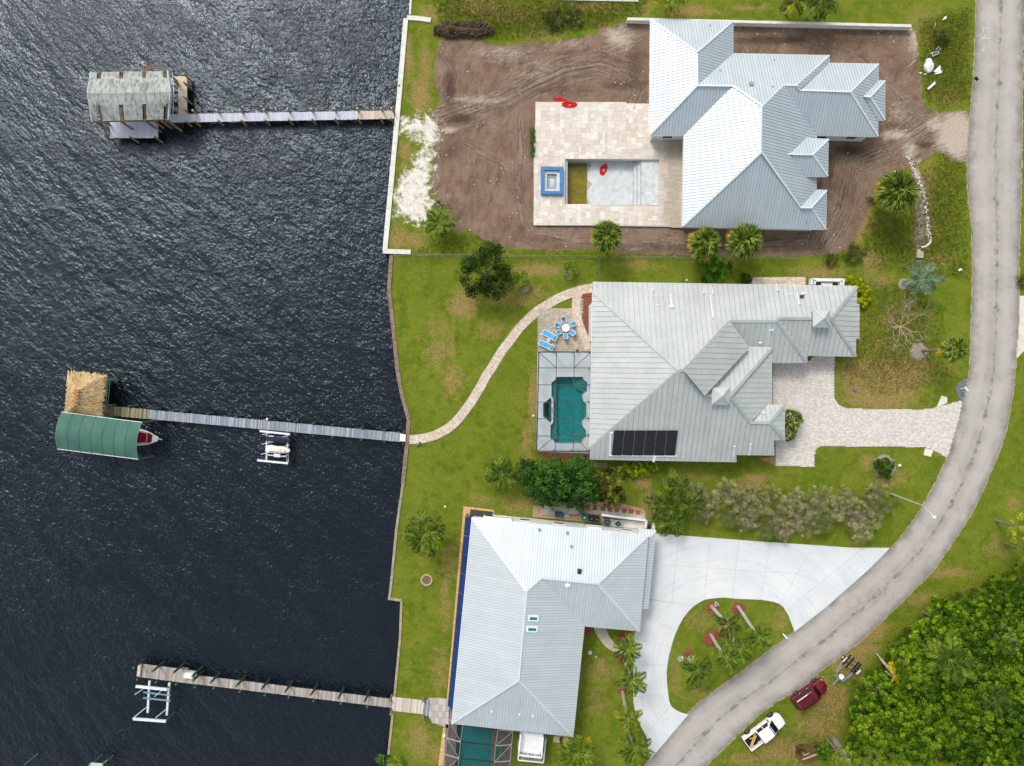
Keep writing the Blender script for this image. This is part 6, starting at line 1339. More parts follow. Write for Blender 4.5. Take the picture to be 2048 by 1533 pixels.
# ------- palms -------
def frond_mesh(L, n, lw, droop, seed, mat, lift=.35, rm=None):
    rd = random.Random(seed); V = []; F = []; T = []
    def rp(t): return Vector((L*t*(1-.12*t), 0, L*(lift*t-droop*t*t)))
    for i in range(8):
        a = rp(i/8); b = rp((i+1)/8); k = len(V); w_ = .035*(1-i/9); V += [(a.x, -w_, a.z), (a.x, w_, a.z), (b.x, w_*.85, b.z), (b.x, -w_*.85, b.z)]; F.append((k, k+1, k+2, k+3)); T.append(.95)
    for i in range(n):
        t = .14+.86*(i+.5)/n; p = rp(t); ll = lw*math.sin(math.pi*min(1, .16+t*.86))**.6*rd.uniform(.85, 1.1)
        for s_ in (1, -1):
            dx = ll*(.42+.4*t); dy = s_*ll*.8; dz = -ll*rd.uniform(.15, .55); k = len(V); w_ = .055*L/2.5
            V += [(p.x-w_*.5, 0, p.z), (p.x+dx*.5-w_*.3, dy*.55, p.z+.05*ll), (p.x+dx, dy, p.z+dz), (p.x+dx*.5+w_*.9, dy*.5, p.z-.0)]; F.append((k, k+1, k+2, k+3)); T.append(rd.uniform(.1, .9))
    return fast_mesh('frond', V, F, mat, T)
def fan_mesh(pet, Rr, n, seed, mat, spread=2.5):
    rd = random.Random(seed); V = []; F = []; T = []
    for i in range(2): k = len(V); x0 = pet*i/2; x1 = pet*(i+1)/2; V += [(x0, -.02, x0*.15), (x0, .02, x0*.15), (x1, .02, x1*.15), (x1, -.02, x1*.15)]; F.append((k, k+1, k+2, k+3)); T.append(.9)
    for i in range(n):
        a = (i/(n-1)-.5)*spread; r_ = Rr*(1-.25*abs(a)/1.3)*rd.uniform(.9, 1.08); z0 = pet*.15; w_ = .055
        c, s_ = math.cos(a), math.sin(a); m1 = .55*r_; k = len(V)
        V += [(pet, 0, z0), (pet+m1*c-w_*s_, m1*s_+w_*c, z0+.06), (pet+r_*c, r_*s_, z0-.28*r_*rd.uniform(.3, 1.3)), (pet+m1*c+w_*s_, m1*s_-w_*c, z0+.02)]; F.append((k, k+1, k+2, k+3)); T.append(rd.uniform(0, 1))
    return fast_mesh('frond', V, F, mat, T)
F_G = leaf_mat('palm_leaf', [(50, 74, 8), (80, 106, 14), (112, 134, 26), (150, 166, 60)], .45, .3, False, .4); F_Y = leaf_mat('yellowing_palm_leaf', [(96, 112, 10), (128, 136, 16), (158, 156, 26), (180, 170, 50)]); F_D = leaf_mat('dark_palm_leaf', [(32, 50, 8), (54, 76, 14), (78, 100, 24), (112, 130, 46)], .45, .3, False, .4)
F_B = leaf_mat('blue_palm_leaf', [(60, 84, 66), (84, 110, 88), (110, 134, 108), (140, 160, 130)])
F_F = leaf_mat('fan_leaf', [(50, 76, 12), (84, 110, 24), (122, 142, 44), (170, 180, 90)], .45, .3, False, .4); F_FY = leaf_mat('fan_leaf_yellow', [(124, 116, 12), (168, 146, 20), (200, 164, 40), (190, 150, 60)])
FR = {k: [frond_mesh(2.6, 30, .75, dr, 70+i, m) for i, dr in enumerate((.25, .5, .8))] for k, m in (('g', F_G), ('y', F_Y), ('d', F_D), ('b', F_B))}
FAN = {'g': [fan_mesh(.85, .95, 17, 80+i, F_F) for i in range(3)], 'y': [fan_mesh(.9, .9, 15, 85+i, F_FY) for i in range(2)]}
def palm(top, base, zt, n, sc, label, kinds='ggg', group=None, tr=.13, tmat=None, shaft=True, name='palm_tree', tilt=(.75, -.25)):
    A = P(*base, 0) if base else Vector((P(*top, zt).x, P(*top, zt).y, 0)); B = P(*top, zt); t = empty(name, A, label, 'palm', group)
    mid = A.lerp(B, .5)+Vector((random.uniform(-.08, .08), random.uniform(-.08, .08), 0))
    MB().tube([(A.x, A.y, -.2), tuple(mid), tuple(B)], [tr*1.25, tr*1.05, tr*.85], 10).build('trunk', tmat or BARKP, t)
    loc = B-A
    for i in range(n):
        u = (i+.5)/n; az = i*2.399963+random.uniform(-.12, .12); el = tilt[0]*(1-u)+tilt[1]*u; k = kinds[min(len(kinds)-1, int(u*len(kinds)))]
        put('frond', random.choice(FR[k]), t, tuple(loc), (random.uniform(-.25, .25), -el, az), sc*random.uniform(.85, 1.1))
    return t
def fan_palm(px, py, zc, sc, n, label, base=None, group=None):
    p = P(px, py, zc); A = P(*base, 0) if base else Vector((p.x, p.y, 0)); t = empty('fan_palm', A, label, 'palm', group)
    MB().tube([tuple(A-Vector((0, 0, .2))), tuple(A.lerp(p, .5)), tuple(p)], [.2, .17, .16], 10).build('trunk', BARK, t); loc = p-A
    for i in range(n):
        u = (i+.5)/n; az = i*2.399963+random.uniform(-.15, .15); el = 1.35*(1-u)**.9-.55*u; k = 'y' if u > .8 and random.random() < .75 else 'g'
        put('frond', random.choice(FAN[k]), t, tuple(loc+Vector((0, 0, .25-.3*u))), (random.uniform(-.4, .4), -el, az), sc*random.uniform(.85, 1.1))
    return t
fan_palm(1212, 474, 4.6, 1.22, 70, 'round fan palm at the lower edge of the stone terrace, by the fence corner')
fan_palm(1408, 488, 4.6, 1.22, 70, 'round fan palm below the white roof, left one of the close pair'); fan_palm(1488, 483, 4.8, 1.35, 76, 'round fan palm below the white roof, right and bigger one of the close pair')
fan_palm(1790, 384, 4.8, 1.5, 96, 'large lone fan palm with yellow rim between the dirt lot and the road')
fan_palm(1905, 700, 5.2, 1.05, 26, 'leaning dark fan palm with bare trunk near the road in front of the middle house', base=(1843, 702))
fan_palm(1582, 838, 1.5, .9, 24, 'small fan palm beside the paved driveway against the middle house, upper one'); fan_palm(1576, 866, 1.3, .75, 20, 'small fan palm beside the paved driveway against the middle house, lower one')
palm((1636, 4), None, 3.6, 20, 1.15, 'dark feather palm cut by the top edge above the white wall', 'dgd'); palm((1342, -6), None, 3.2, 16, 1., 'green feather palm just poking in at the top edge beside the white wall', 'gy'); palm((1590, 2), None, 3.0, 14, .9, 'brown green palm with drooping fronds at the top edge, left of the darker palm', 'dyd')
palm((880, 447), None, 2.4, 15, .95, 'green feather palm with dead grey fronds beside the sandy patch near the seawall', 'ggd'); palm((1041, 560), None, 1.3, 15, .6, 'small yellow green palm right of the dark round tree', 'gyg', tr=.1); palm((1140, 541), None, 1.0, 12, .55, 'tiny palm in a pale ring on the lawn near the fence corner', 'gg', tr=.08)
palm((848, 1068), None, 4.0, 22, 1.22, 'big green feather palm on the lawn beside the lower seawall', 'gdg', tr=.16); palm((1003, 948), None, 3.2, 16, .95, 'dark green feather palm at the left end of the glossy tree clump', 'dgd')
for x, y, sc, l in ((1352, 975, 1.05, 'feather palm at the left end of the twiggy row, upper right of the group'), (1322, 1010, 1.05, 'feather palm at the left end of the twiggy row, leftmost of the group'), (1382, 1010, 1., 'dark feather palm mixed in the first twiggy shrubs of the row'), (1345, 1045, 1.05, 'feather palm at the left end of the twiggy row, overhanging the white driveway')): palm((x, y), None, 2.6, 11, sc*.88, l, 'dgd')
palm((1842, 560), (1808, 570), 3.0, 9, 1.1, 'blue green palm with long fronds leaning from a pale stone ring near the road', 'bb')
# royal palms
for i, (b, t_, z, l, kd) in enumerate((((1423, 1213), (1455, 1249), 6.4, 'palm with pale trunk at the upper left red bed of the grass island', 'dgd'), ((1476, 1213), (1517, 1274), 7.6, 'palm with the longest pale trunk, from the upper right red bed of the grass island', 'gdg'), ((1451, 1254), (1479, 1300), 6.6, 'palm with pale trunk from the middle red bed of the grass island', 'gdg'), ((1422, 1270), (1452, 1316), 6.6, 'palm with pale trunk from the lower left red bed of the grass island', 'gdg'))):
    palm(t_, b, z, 11, .78, l, kd, tr=.2)
palm((1394, 1340), (1376, 1318), 5.4, 11, .9, 'low palm with dark shadowy fronds in the lower part of the grass island', 'dgd', tr=.13)
palm((1254, 1298), (1246, 1277), 4.6, 12, .85, 'palm beside the front walk at the top of the driveway row', 'gdg', tr=.17)
palm((1262, 1362), (1249, 1322), 6.0, 12, .85, 'palm in the row left of the white driveway, second from the house', 'gdg', tr=.17)
palm((1256, 1439), (1245, 1384), 6.6, 11, .8, 'palm in the row left of the white driveway, third from the house', 'ggy', tr=.17)
palm((1268, 1494), (1248, 1448), 6.0, 13, .95, 'palm in the row left of the white driveway, nearest the road', 'gdg', tr=.17)
palm((1149, 1508), (1142, 1476), 4.2, 17, 1.15, 'yellow green palm below the lower right corner of the lower house roof', 'gggy', tr=.17)
palm((795, 1527), None, .8, 12, .5, 'small bright green star shaped palm beside the seawall at the bottom', 'gyg', tr=.07); bush(765, 1520, .75, .8, 'bright green bush hanging over the seawall at the bottom edge', BG)
# mulch rings with flowers
def ring(px, py, r_, label, mat=MUL, name='flower_bed', sx_=1, fl=(), rz=0):
    c = P(px, py); t = empty(name, c, label, 'flower bed' if name == 'flower_bed' else 'garden bed'); m = MB(); n = 22; pr = [(1+random.uniform(-.07, .07)) for _ in range(n)]
    for zz, q in ((-.1, 1.0), (.04, .97), (.12, .6)):
        for i in range(n): a = 6.2832*i/n; x = r_*q*pr[i]*sx_*math.cos(a); y = r_*q*pr[i]*math.sin(a); m.v.append((c.x+x*math.cos(rz)-y*math.sin(rz), c.y+x*math.sin(rz)+y*math.cos(rz), zz))
    for k in range(2):
        for i in range(n): j = (i+1) % n; m.face((k*n+i, k*n+j, (k+1)*n+j, (k+1)*n+i))
    m.face(tuple(2*n+i for i in range(n))); m.build('mulch', mat, t); 
    return t
def flowers(px, py, r_, n, cols, label, z=.25, leaf=.09):
    c = P(px, py); r = np.random.default_rng(int(px)); a = r.uniform(0, 6.28, n); q = r.uniform(0, 1, n)**.5*r_; C = np.stack([q*np.cos(a), q*np.sin(a), z+r.uniform(-.1, .1, n)], 1); t = empty('flowers', c, label, 'flowers')
    put('blossoms', leaves(C, np.tile([0, 0, 1.], (n, 1)), leaf, .9, int(py), leaf_mat('petal_%d' % int(px), cols)), t, (0, 0, 0)); C[:, 2] -= .08
    put('leaves', leaves(C, np.tile([0, 0, 1.], (n, 1)), leaf, .5, int(py)+1, G_BR), t, (0, 0, 0))
RM = M2('brick_red_mulch', (120, 52, 44), (156, 84, 68), 5, .95, 0, .7, (11, .45))
ring(1425, 1217, .82, 'red mulch circle at the foot of the upper left island palm', RM); ring(1477, 1218, .82, 'red mulch circle at the foot of the upper right island palm', RM); ring(1452, 1255, .85, 'red mulch bed at the foot of the middle island palm', RM); ring(1421, 1279, .95, 'red mulch bed at the foot of the lower left island palm', RM); ring(1377, 1307, .5, 'small red mulch patch with white flowers low in the island', RM, sx_=1.2)
ring(1437, 1264, .55, 'narrow red mulch link between two island beds', RM, sx_=1.7, rz=R(35))
ring(1246, 1274, .6, 'red mulch circle beside the front walk', RM, sx_=1.1); ring(1245, 1319, .72, 'red mulch circle in the driveway palm row, second from the house', RM); ring(1245, 1381, .55, 'red mulch circle in the driveway palm row, third from the house', RM); ring(1246, 1450, .3, 'tiny red mulch patch of the palm nearest the road', RM); ring(1174, 1262, .55, 'red mulch patch tucked under the inner corner of the lower house roof', RM)
flowers(1432, 1208, .3, 70, [(226, 226, 226), (240, 238, 240)], 'white flowers in the upper left red island bed'); flowers(1360, 1316, .42, 110, [(226, 226, 226), (240, 238, 240)], 'cluster of white flowers on the grass island, left one of the lower pair'); flowers(1381, 1315, .38, 90, [(226, 226, 226), (240, 238, 240)], 'cluster of white flowers on the grass island, right one of the lower pair')
flowers(1424, 1225, .3, 50, [(190, 180, 30), (150, 160, 20)], 'yellow flowers in the upper left red island bed'); flowers(1474, 1224, .36, 60, [(130, 90, 110), (160, 120, 140)], 'mauve flowers in the upper right red island bed')
GRM = M2('grey_mulch', (130, 120, 108), (164, 154, 142), 5, .95, 0, .6, (10, .3))
ring(1768, 934, 1.55, 'grey mulch ring round the clipped bush', GRM, 'mulch_ring'); ring(1808, 569, .78, 'pale stone ring at the foot of the leaning blue green palm', GRM, 'stone_ring'); ring(1838, 703, 1.15, 'pale gravel circle at the foot of the leaning fan palm', GRM, 'gravel_ring'); ring(1138, 552, .55, 'pale ring round the tiny palm near the fence corner', GRM, 'stone_ring'); ring(1050, 579, .4, 'small pale stone edge beside the small palm', GRM, 'stone_ring', sx_=1.4)
# fire ring: individual stones
fr_ = empty('fire_ring', P(853.5, 1160), 'round stone fire ring on the lawn of the lower house', 'fire ring'); c = P(853.5, 1160); SAN = M2('sandy_stone', (170, 144, 100), (200, 174, 130), 3, .9, 0, .4, (9, .2)); 
for i in range(16): a = i*math.pi/8; MB().box((c.x+.66*math.cos(a), c.y+.66*math.sin(a), .06), (.2, .25, .2), a).build('stone', SAN, fr_)
MB().cyl((c.x, c.y), .56, -.05, .03, 20).build('ash_bed', M2('ash', (96, 80, 76), (130, 112, 106), 5), fr_); MB().cyl((c.x, c.y), .2, -.05, .06, 10).build('grass_centre', GM, fr_)
# bare tree
bt_ = empty('bare_tree', (P(1812, 652, 3).x, P(1812, 652, 3).y, 0), 'bare grey branching tree without leaves on the verge in front of the middle house', 'tree'); rd = random.Random(5)
def branch(m, p, d, L_, r_, dep):
    q = p+d*L_*.5+Vector((rd.uniform(-.1, .1), rd.uniform(-.1, .1), 0))*L_; e = q+(d+Vector((rd.uniform(-.35, .35), rd.uniform(-.35, .35), rd.uniform(-.1, .15)))).normalized()*L_*.5
    m.tube([tuple(p), tuple(q), tuple(e)], [r_, r_*.8, r_*.6], 5, False)
    if dep:
        for k in range(rd.choice((2, 3))):
            nd = (d+Vector((rd.uniform(-.9, .9), rd.uniform(-.9, .9), rd.uniform(-.15, .3)))).normalized(); branch(m, e if k else q, nd, L_*rd.uniform(.6, .85), r_*.6, dep-1)
PB = M2('pale_bare_bark', (168, 154, 134), (196, 184, 164), 3, .85)
m = MB(); o_ = origin_of(bt_); m.tube([tuple(o_), tuple(o_+Vector((.1, 0, 1.6)))], [.16, .12], 8).build('trunk', PB, bt_)
for a in (-2.1, -.6, .6, 1.5, 2.7, 3.5, -1.3): m = MB(); branch(m, o_+Vector((.1, 0, 1.6)), Vector((math.cos(a), math.sin(a), .45)).normalized(), 1.6, .045, 4); m.build('limb', PB, bt_)
TF = crown(90, 3., 3., 1., 50, 12, .12, .5, G_BR, .3, .0); put('sparse_leaves', TF, bt_, (0, 0, 2.6))
# woods in the lower right
WC = [crown(100+i, 2.7, 2.7, 2.0, 120, 72, .2, .6, m_, .165, -.15) for i, m_ in enumerate((G_WK, G_WD, G_WDY, G_WD))]
WT_ = trunk_mesh(4, .18, 6, 1.8, 9, BARK)
wl = []
rdw = random.Random(12)
for yy in range(1190, 1600, 46):
    for xx_ in range(1690, 2110, 46):
        x = xx_+rdw.uniform(-12, 12)+(yy // 46 % 2)*20; y = yy+rdw.uniform(-12, 12)
        if pip(x, y, [(1722, 1545), (1722, 1430), (1736, 1385), (1785, 1345), (1802, 1290), (1850, 1262), (1905, 1222), (1960, 1204), (2030, 1180), (2200, 1150), (2200, 1600), (1722, 1600)]): wl.append((x, y))
for i, (x, y) in enumerate(wl):
    edge = x < 1740 or y < 1240; z = rdw.uniform(2.2, 3.) if edge else rdw.uniform(3.4, 5.0); k = rdw.choice((0, 1, 3, 2, 2)) if not edge else rdw.choice((0, 1, 3)); sc = rdw.uniform(.68, .95) if edge else rdw.uniform(.8, 1.1)
    if 1728 < x < 1800 and 1290 < y < 1360: z = 2.; sc = .6
    tree(x, y, z, 'dense green broadleaf tree of the thicket in the lower right corner', WC[k], sc, 'broadleaf trees of the corner thicket', WT_)
p = P(2012, 1284, 5.6); t = empty('dead_shrub', (p.x, p.y, 0), 'dead grey leafless bush showing among the green crowns near the right edge', 'shrub'); put('twigs', twiggy(77, 2., 3., 130), t, (0, 0, 3.6)); put('stem', WT_, t, (0, 0, 0))
# understorey shrubs along its edge
US = crown(120, 1.5, 1.5, .8, 46, 60, .14, .55, G_WD, .28, -.1)
for i, (x, y) in enumerate(((1722, 1400), (1734, 1372), (1720, 1440), (1716, 1480), (1752, 1358), (1775, 1338), (1797, 1290), (1818, 1272), (1850, 1254), (1884, 1232), (1712, 1510), (1912, 1206), (1792, 1312), (1950, 1194), (2005, 1168), (2040, 1150), (1985, 1178), (1745, 1400), (1740, 1470), (1745, 1520))):
    p = P(x, y, .8); t = empty('shrub', (p.x, p.y, 0), 'dark green undergrowth shrub at the grassy margin of the corner thicket', 'shrub', 'undergrowth shrubs at the thicket margin', random.uniform(0, 6.28)); put('foliage', US, t, (0, 0, .9), sc=random.uniform(.8, 1.15)); put('stem', T_MED, t, (0, 0, 0), sc=(.4, .4, .25))
palm((1898, 1318), (1885, 1300), 7., 16, 1.25, 'feather palm rising from the middle of the corner thicket', 'dgg'); palm((1985, 1395), None, 6., 13, .9, 'dark palm deep in the corner thicket on the right', 'dd')
G_PN = leaf_mat('pine_needle', [(90, 116, 20), (130, 150, 30), (166, 180, 40), (196, 200, 60)])
PN = crown(130, 2., 2., 1.2, 60, 60, .17, .3, G_PN, .22, 0.)
tree(2050, 1058, 5., 'bright yellow green feathery tree cut by the right edge beside the road', PN, 1.1, trm=WT_, rz=.2); tree(2062, 1105, 4.4, 'second yellow green feathery tree at the right edge, lower and smaller', PN, .8, trm=WT_, rz=2.)
PN2 = crown(131, 2., 2., 1.0, 60, 70, .15, .35, leaf_mat('light_pine', [(70, 100, 16), (104, 134, 26), (140, 164, 44), (176, 190, 80)]), .22, 0.)
for i, (x, y, s_) in enumerate(((1688, 1518, .9), (1748, 1522, .8), (1800, 1530, .75))): tree(x, y, 5., 'light green soft needled tree at the bottom edge, '+('covering the leaning grey trunk', 'second from the left', 'rightmost')[i], PN2, s_, 'soft needled trees on the bottom edge', WT_)
# leaning dead trunk with yellow fronds, and a fallen trunk
lt = empty('dead_palm', P(1753, 1307), 'pale leaning dead palm trunk with yellow fronds at the thicket edge', 'palm'); m = MB().tube(spline([tuple(P(1753, 1307, .2)), tuple(P(1768, 1326, 2.)), tuple(P(1788, 1347, 4.2))], 4), [.09]*3+[.17]*3+[.26]*3, 8); m.build('trunk', BARKP, lt); MB().tube(spline([tuple(P(1771, 1343, 2.6)), tuple(P(1780, 1350, 3.2)), tuple(P(1789, 1354, 4.2))], 3), .13, 6).build('dead_frond', BARKP, lt)
FYY = leaf_mat('golden_frond', [(170, 150, 4), (206, 180, 10), (226, 200, 30)]); fy = frond_mesh(2.1, 34, .6, .3, 77, FYY); lo = P(1790, 1352, 4.3)-P(1753, 1307)
for az, s_ in ((1.95, 1.1), (-1.3, .55), (-.6, .5), (-2.2, .45), (0.1, .4)): put('frond', fy, lt, tuple(lo), (0, -.1, az), s_)
tk = empty('leaning_tree', P(1680, 1500), 'thick grey rough trunk leaning out at the bottom edge left of the thicket', 'tree'); MB().tube(spline([tuple(P(1667, 1477, .1)), tuple(P(1684, 1502, 1.6)), tuple(P(1708, 1538, 4.0))], 5), [.42]*4+[.34]*4+[.28]*3, 10).build('trunk', BARK, tk)
tag(MB().beam(P(1604, 1520, .2), P(1634, 1509, .4), .16, .14).build('fallen_branch', TWIG), 'bleached fallen branch in the scrub at the bottom edge, lower one', 'branch'); tag(MB().beam(P(1603, 1503, .3), P(1609, 1511, .3), .14, .12).beam(P(1609, 1511, .3), P(1618, 1507, .3), .12, .1).build('fallen_branch', TWIG), 'bleached bent fallen branch in the scrub at the bottom edge, upper one', 'branch')
tag(MB().prism(wp([(1592, 1490), (1640, 1483), (1650, 1500), (1640, 1520), (1610, 1530), (1590, 1515)]), -.1, .012).build('leaf_litter', M2('rust_litter', (84, 54, 36), (124, 84, 56), 4, .95, 0, .6, (9, .4))), kind='structure')
bush(1646, 1500, 1., 1., 'small dark green bush beside the bleached branches at the bottom', BG); bush(1600, 1498, .6, .6, 'tiny scrub bush left of the bleached branches', BB)
# ground cover: loose tufts and weeds
def scatter(name, poly, n, size, mat, seed, zlo=.02, label=None):
    r = np.random.default_rng(seed); q = np.array(wp(poly)); lo, hi = q.min(0), q.max(0); X = r.uniform(lo[0], hi[0], n*3); Y = r.uniform(lo[1], hi[1], n*3); d = sdf(poly, X, Y); k = d < -r.uniform(0, 1, len(X))**2*4.0; X, Y = X[k][:n], Y[k][:n]
    cx = np.repeat(X, 4)+r.normal(0, size*.5, len(X)*4); cy = np.repeat(Y, 4)+r.normal(0, size*.5, len(X)*4); C = np.stack([cx, cy, zlo+r.uniform(0, size*.5, len(cx))], 1); N = r.normal(0, .8, C.shape); N[:, 2] = np.abs(N[:, 2])+.5
    o = link(bpy.data.objects.new(name, leaves(C, N, size, .3, seed, mat))); tag(o, label, None, None, 'stuff')
WEED = leaf_mat('weed_leaf', [(64, 82, 16), (92, 110, 22), (124, 134, 36), (146, 134, 72)]); 
scatter('weeds', [(860, -10), (1300, -10), (1290, 30), (1240, 44), (1195, 58), (1080, 78), (990, 84), (880, 60)], 6000, .16, WEED, 1); scatter('weeds', [(1835, 40), (1945, 10), (1940, 200), (1880, 222), (1850, 200), (1838, 120)], 4500, .15, WEED, 2)
scatter('weeds', [(1745, 420), (1850, 340), (1890, 300), (1932, 330), (1940, 560), (1740, 540), (1720, 470)], 6500, .15, WEED, 3); scatter('weeds', [(870, 462), (960, 470), (1010, 500), (1190, 502), (1590, 514), (1700, 505), (1700, 516), (1180, 516), (830, 508)], 3500, .15, WEED, 4)
scatter('weeds', [(1440, 1533), (1600, 1420), (1690, 1330), (1720, 1340), (1690, 1480), (1680, 1533)], 2500, .14, WEED, 5); scatter('weeds', [(1725, 560), (1790, 560), (1880, 600), (1920, 760), (1760, 800), (1680, 760), (1720, 640)], 5000, .14, WEED, 6)
# ---------------- vehicles ----------------
def car_paint(name, c, rough=.25, metal=.2):
    s = NT(name); v = s.co('World'); f = s.noise(v, 3, 3, .6); s.b.inputs['Coat Weight'].default_value = .6; s.b.inputs['Coat Roughness'].default_value = .08
    return s.done(s.mix(s.ramp(f, .3, .7), lin(c), lin(tuple(min(255, x+8) for x in c))), rough, metal)
TYRE = M2('tyre_rubber', (22, 22, 23), (34, 34, 34), 6, .9); RIMM = M2('alloy_rim', (120, 124, 128), (150, 154, 156), 3, .35, .7); BLK = M2('black_plastic', (20, 20, 22), (32, 32, 34), 4, .6); CARG = M2('tinted_glass', (16, 20, 24), (24, 30, 34), 2, .06, 0, 0, None, 0, None, .8); LAMP = M2('lamp_lens', (200, 204, 206), (220, 222, 224), 2, .2, 0, 0, None, 0, None, .8); REDL = M2('tail_lens', (130, 10, 12), (160, 20, 20), 2, .25)
def loft(m, rings):
    b = len(m.v); n = len(rings[0])
    for r_ in rings: m.v += [tuple(q) for q in r_]
    for k in range(len(rings)-1):
        for i in range(n-1): m.face((b+k*n+i, b+k*n+i+1, b+(k+1)*n+i+1, b+(k+1)*n+i))
    m.face(tuple(b+i for i in range(n))[::-1]); e = b+(len(rings)-1)*n; m.face(tuple(e+i for i in range(n)))
def sect(x, hw, z0, z1, cr=.12, side=.0):
    """half ring from left sill over the top to the right sill at station x"""
    return [(x, hw-.04, z0), (x, hw, z0+(z1-z0)*.45), (x, hw-.03, z1-cr*1.2), (x, hw-cr, z1-.02), (x, 0, z1+.03), (x, -(hw-cr), z1-.02), (x, -(hw-.03), z1-cr*1.2), (x, -hw, z0+(z1-z0)*.45), (x, -(hw-.04), z0)]
def wheel(t, x, y, r_, w_):
    s_ = 1 if y > 0 else -1; m = MB(); m.tube([(x, y-w_/2, r_), (x, y-w_*.4, r_), (x, y+w_*.4, r_), (x, y+w_/2, r_)], [r_*.88, r_, r_, r_*.88], 20); o = put('wheel', m.mesh('wheel', [TYRE]), t, (0, 0, 0))
    q = MB(); q.tube([(x, y+s_*w_*.35, r_), (x, y+s_*(w_/2+.015), r_)], r_*.6, 16); q.m = 1
    q2 = MB(); q2.tube([(x, y+s_*w_*.5, r_), (x, y+s_*(w_/2+.03), r_)], r_*.12, 8); put('rim', q.mesh('rim', [RIMM, TYRE]), o, (0, 0, 0)); 
    for k in range(5): a = k*1.2566; MB
    sp = MB()
    for k in range(5): a = k*1.2566; sp.box((x+r_*.36*math.cos(a), y+s_*(w_/2+.02), r_+r_*.36*math.sin(a)), (r_*.3, .02, .03), ry=-a)
    put('spokes', sp.mesh('spokes', [BLK]), o, (0, 0, 0))
def glassq(t, pts, nm='window', mat=None, h=.012):
    p = [Vector(q) for q in pts]; n = (p[1]-p[0]).cross(p[2]-p[0]).normalized(); c = sum(p, Vector())/4
    if n.dot(c-Vector((c.x*.6, 0, .9))) < 0: n = -n
    m = MB(); m.slab(p, n, -.01, h); put(nm, m.mesh(nm, [mat or CARG]), t, (0, 0, 0))
# dark red suv, nose to the upper right
ang = math.atan2(250, 360); cpx = (1621, 1389.5)
c = P(*cpx, .9); suv = empty('parked_car', (c.x, c.y, 0), 'dark red sport utility vehicle with roof rack parked on the grass verge', 'car', None, ang); RP = car_paint('dark_red_paint', (104, 6, 26), .42, .1)
m = MB(); loft(m, [sect(-2.38, .78, .35, .9, .1), sect(-2.28, .9, .3, 1.0), sect(-1.6, .93, .25, 1.06), sect(-.2, .94, .25, 1.06), sect(.95, .93, .25, 1.05), sect(1.7, .9, .28, 1.0), sect(2.15, .82, .32, .9), sect(2.36, .62, .38, .75)]); put('body', m.mesh('body', [RP]), suv, (0, 0, 0))
m = MB(); loft(m, [[(x, hw-.0, .98), (x+dx, hw-.13, z-.06), (x+dx, hw-.22, z), (x+dx, 0, z+.03), (x+dx, -(hw-.22), z), (x+dx, -(hw-.13), z-.06), (x, -hw, .98)] for x, dx, hw, z in ((-2.26, .12, .86, 1.7), (-2.0, 0, .88, 1.76), (-.4, 0, .9, 1.78), (.35, -.1, .9, 1.74), (.95, -.32, .86, 1.6))]); put('cabin', m.mesh('cabin', [RP]), suv, (0, 0, 0))
glassq(suv, [(1.12, .68, 1.05), (1.12, -.68, 1.05), (.56, -.6, 1.66), (.56, .6, 1.66)], 'windscreen'); glassq(suv, [(-2.3, .62, 1.08), (-2.3, -.62, 1.08), (-2.14, -.58, 1.6), (-2.14, .58, 1.6)], 'rear_window')
for s_ in (1, -1):
    for x0_, x1_ in ((.62, -.28), (-.36, -1.2), (-1.28, -2.0)): glassq(suv, [(x0_, s_*.905, 1.08), (x1_, s_*.905, 1.08), (x1_, s_*.79, 1.62), (x0_-.12 if x0_ > 0 else x0_, s_*.79, 1.62)])
    m = MB(); m.box((.78, s_*1.02, 1.12), (.14, .22, .16)); put('wing_mirror', m.mesh('wing_mirror', [RP]), suv, (0, 0, 0))
    m = MB(); m.box((-.85, s_*.6, 1.84), (2.1, .05, .06)); put('roof_rail', m.mesh('roof_rail', [BLK]), suv, (0, 0, 0))
    m = MB(); m.box((2.2, s_*.6, .72), (.2, .26, .14)); put('headlight', m.mesh('headlight', [LAMP]), suv, (0, 0, 0))
    m = MB(); m.box((-2.33, s_*.72, .95), (.1, .14, .3)); put('tail_light', m.mesh('tail_light', [REDL]), suv, (0, 0, 0))
    for x in (-1.42, 1.48): wheel(suv, x, s_*.86, .36, .24)
    for x in (.35, -.75): m = MB(); m.box((x-.3, s_*.955, .98), (.16, .03, .04)); put('door_handle', m.mesh('door_handle', [LAMP]), suv, (0, 0, 0))
m = MB()
for k in range(5): m.box((-1.75+k*.42, 0, 1.83), (.05, 1.15, .04))
for k in range(4): m.box((-.9, -.42+k*.28, 1.815), (1.9, .04, .02))
put('roof_rack', m.mesh('roof_rack', [BLK]), suv, (0, 0, 0))
m = MB(); m.box((2.36, 0, .5), (.1, 1.5, .22)).box((-2.4, 0, .5), (.12, 1.6, .24)); put('bumper', m.mesh('bumper', [BLK]), suv, (0, 0, 0))
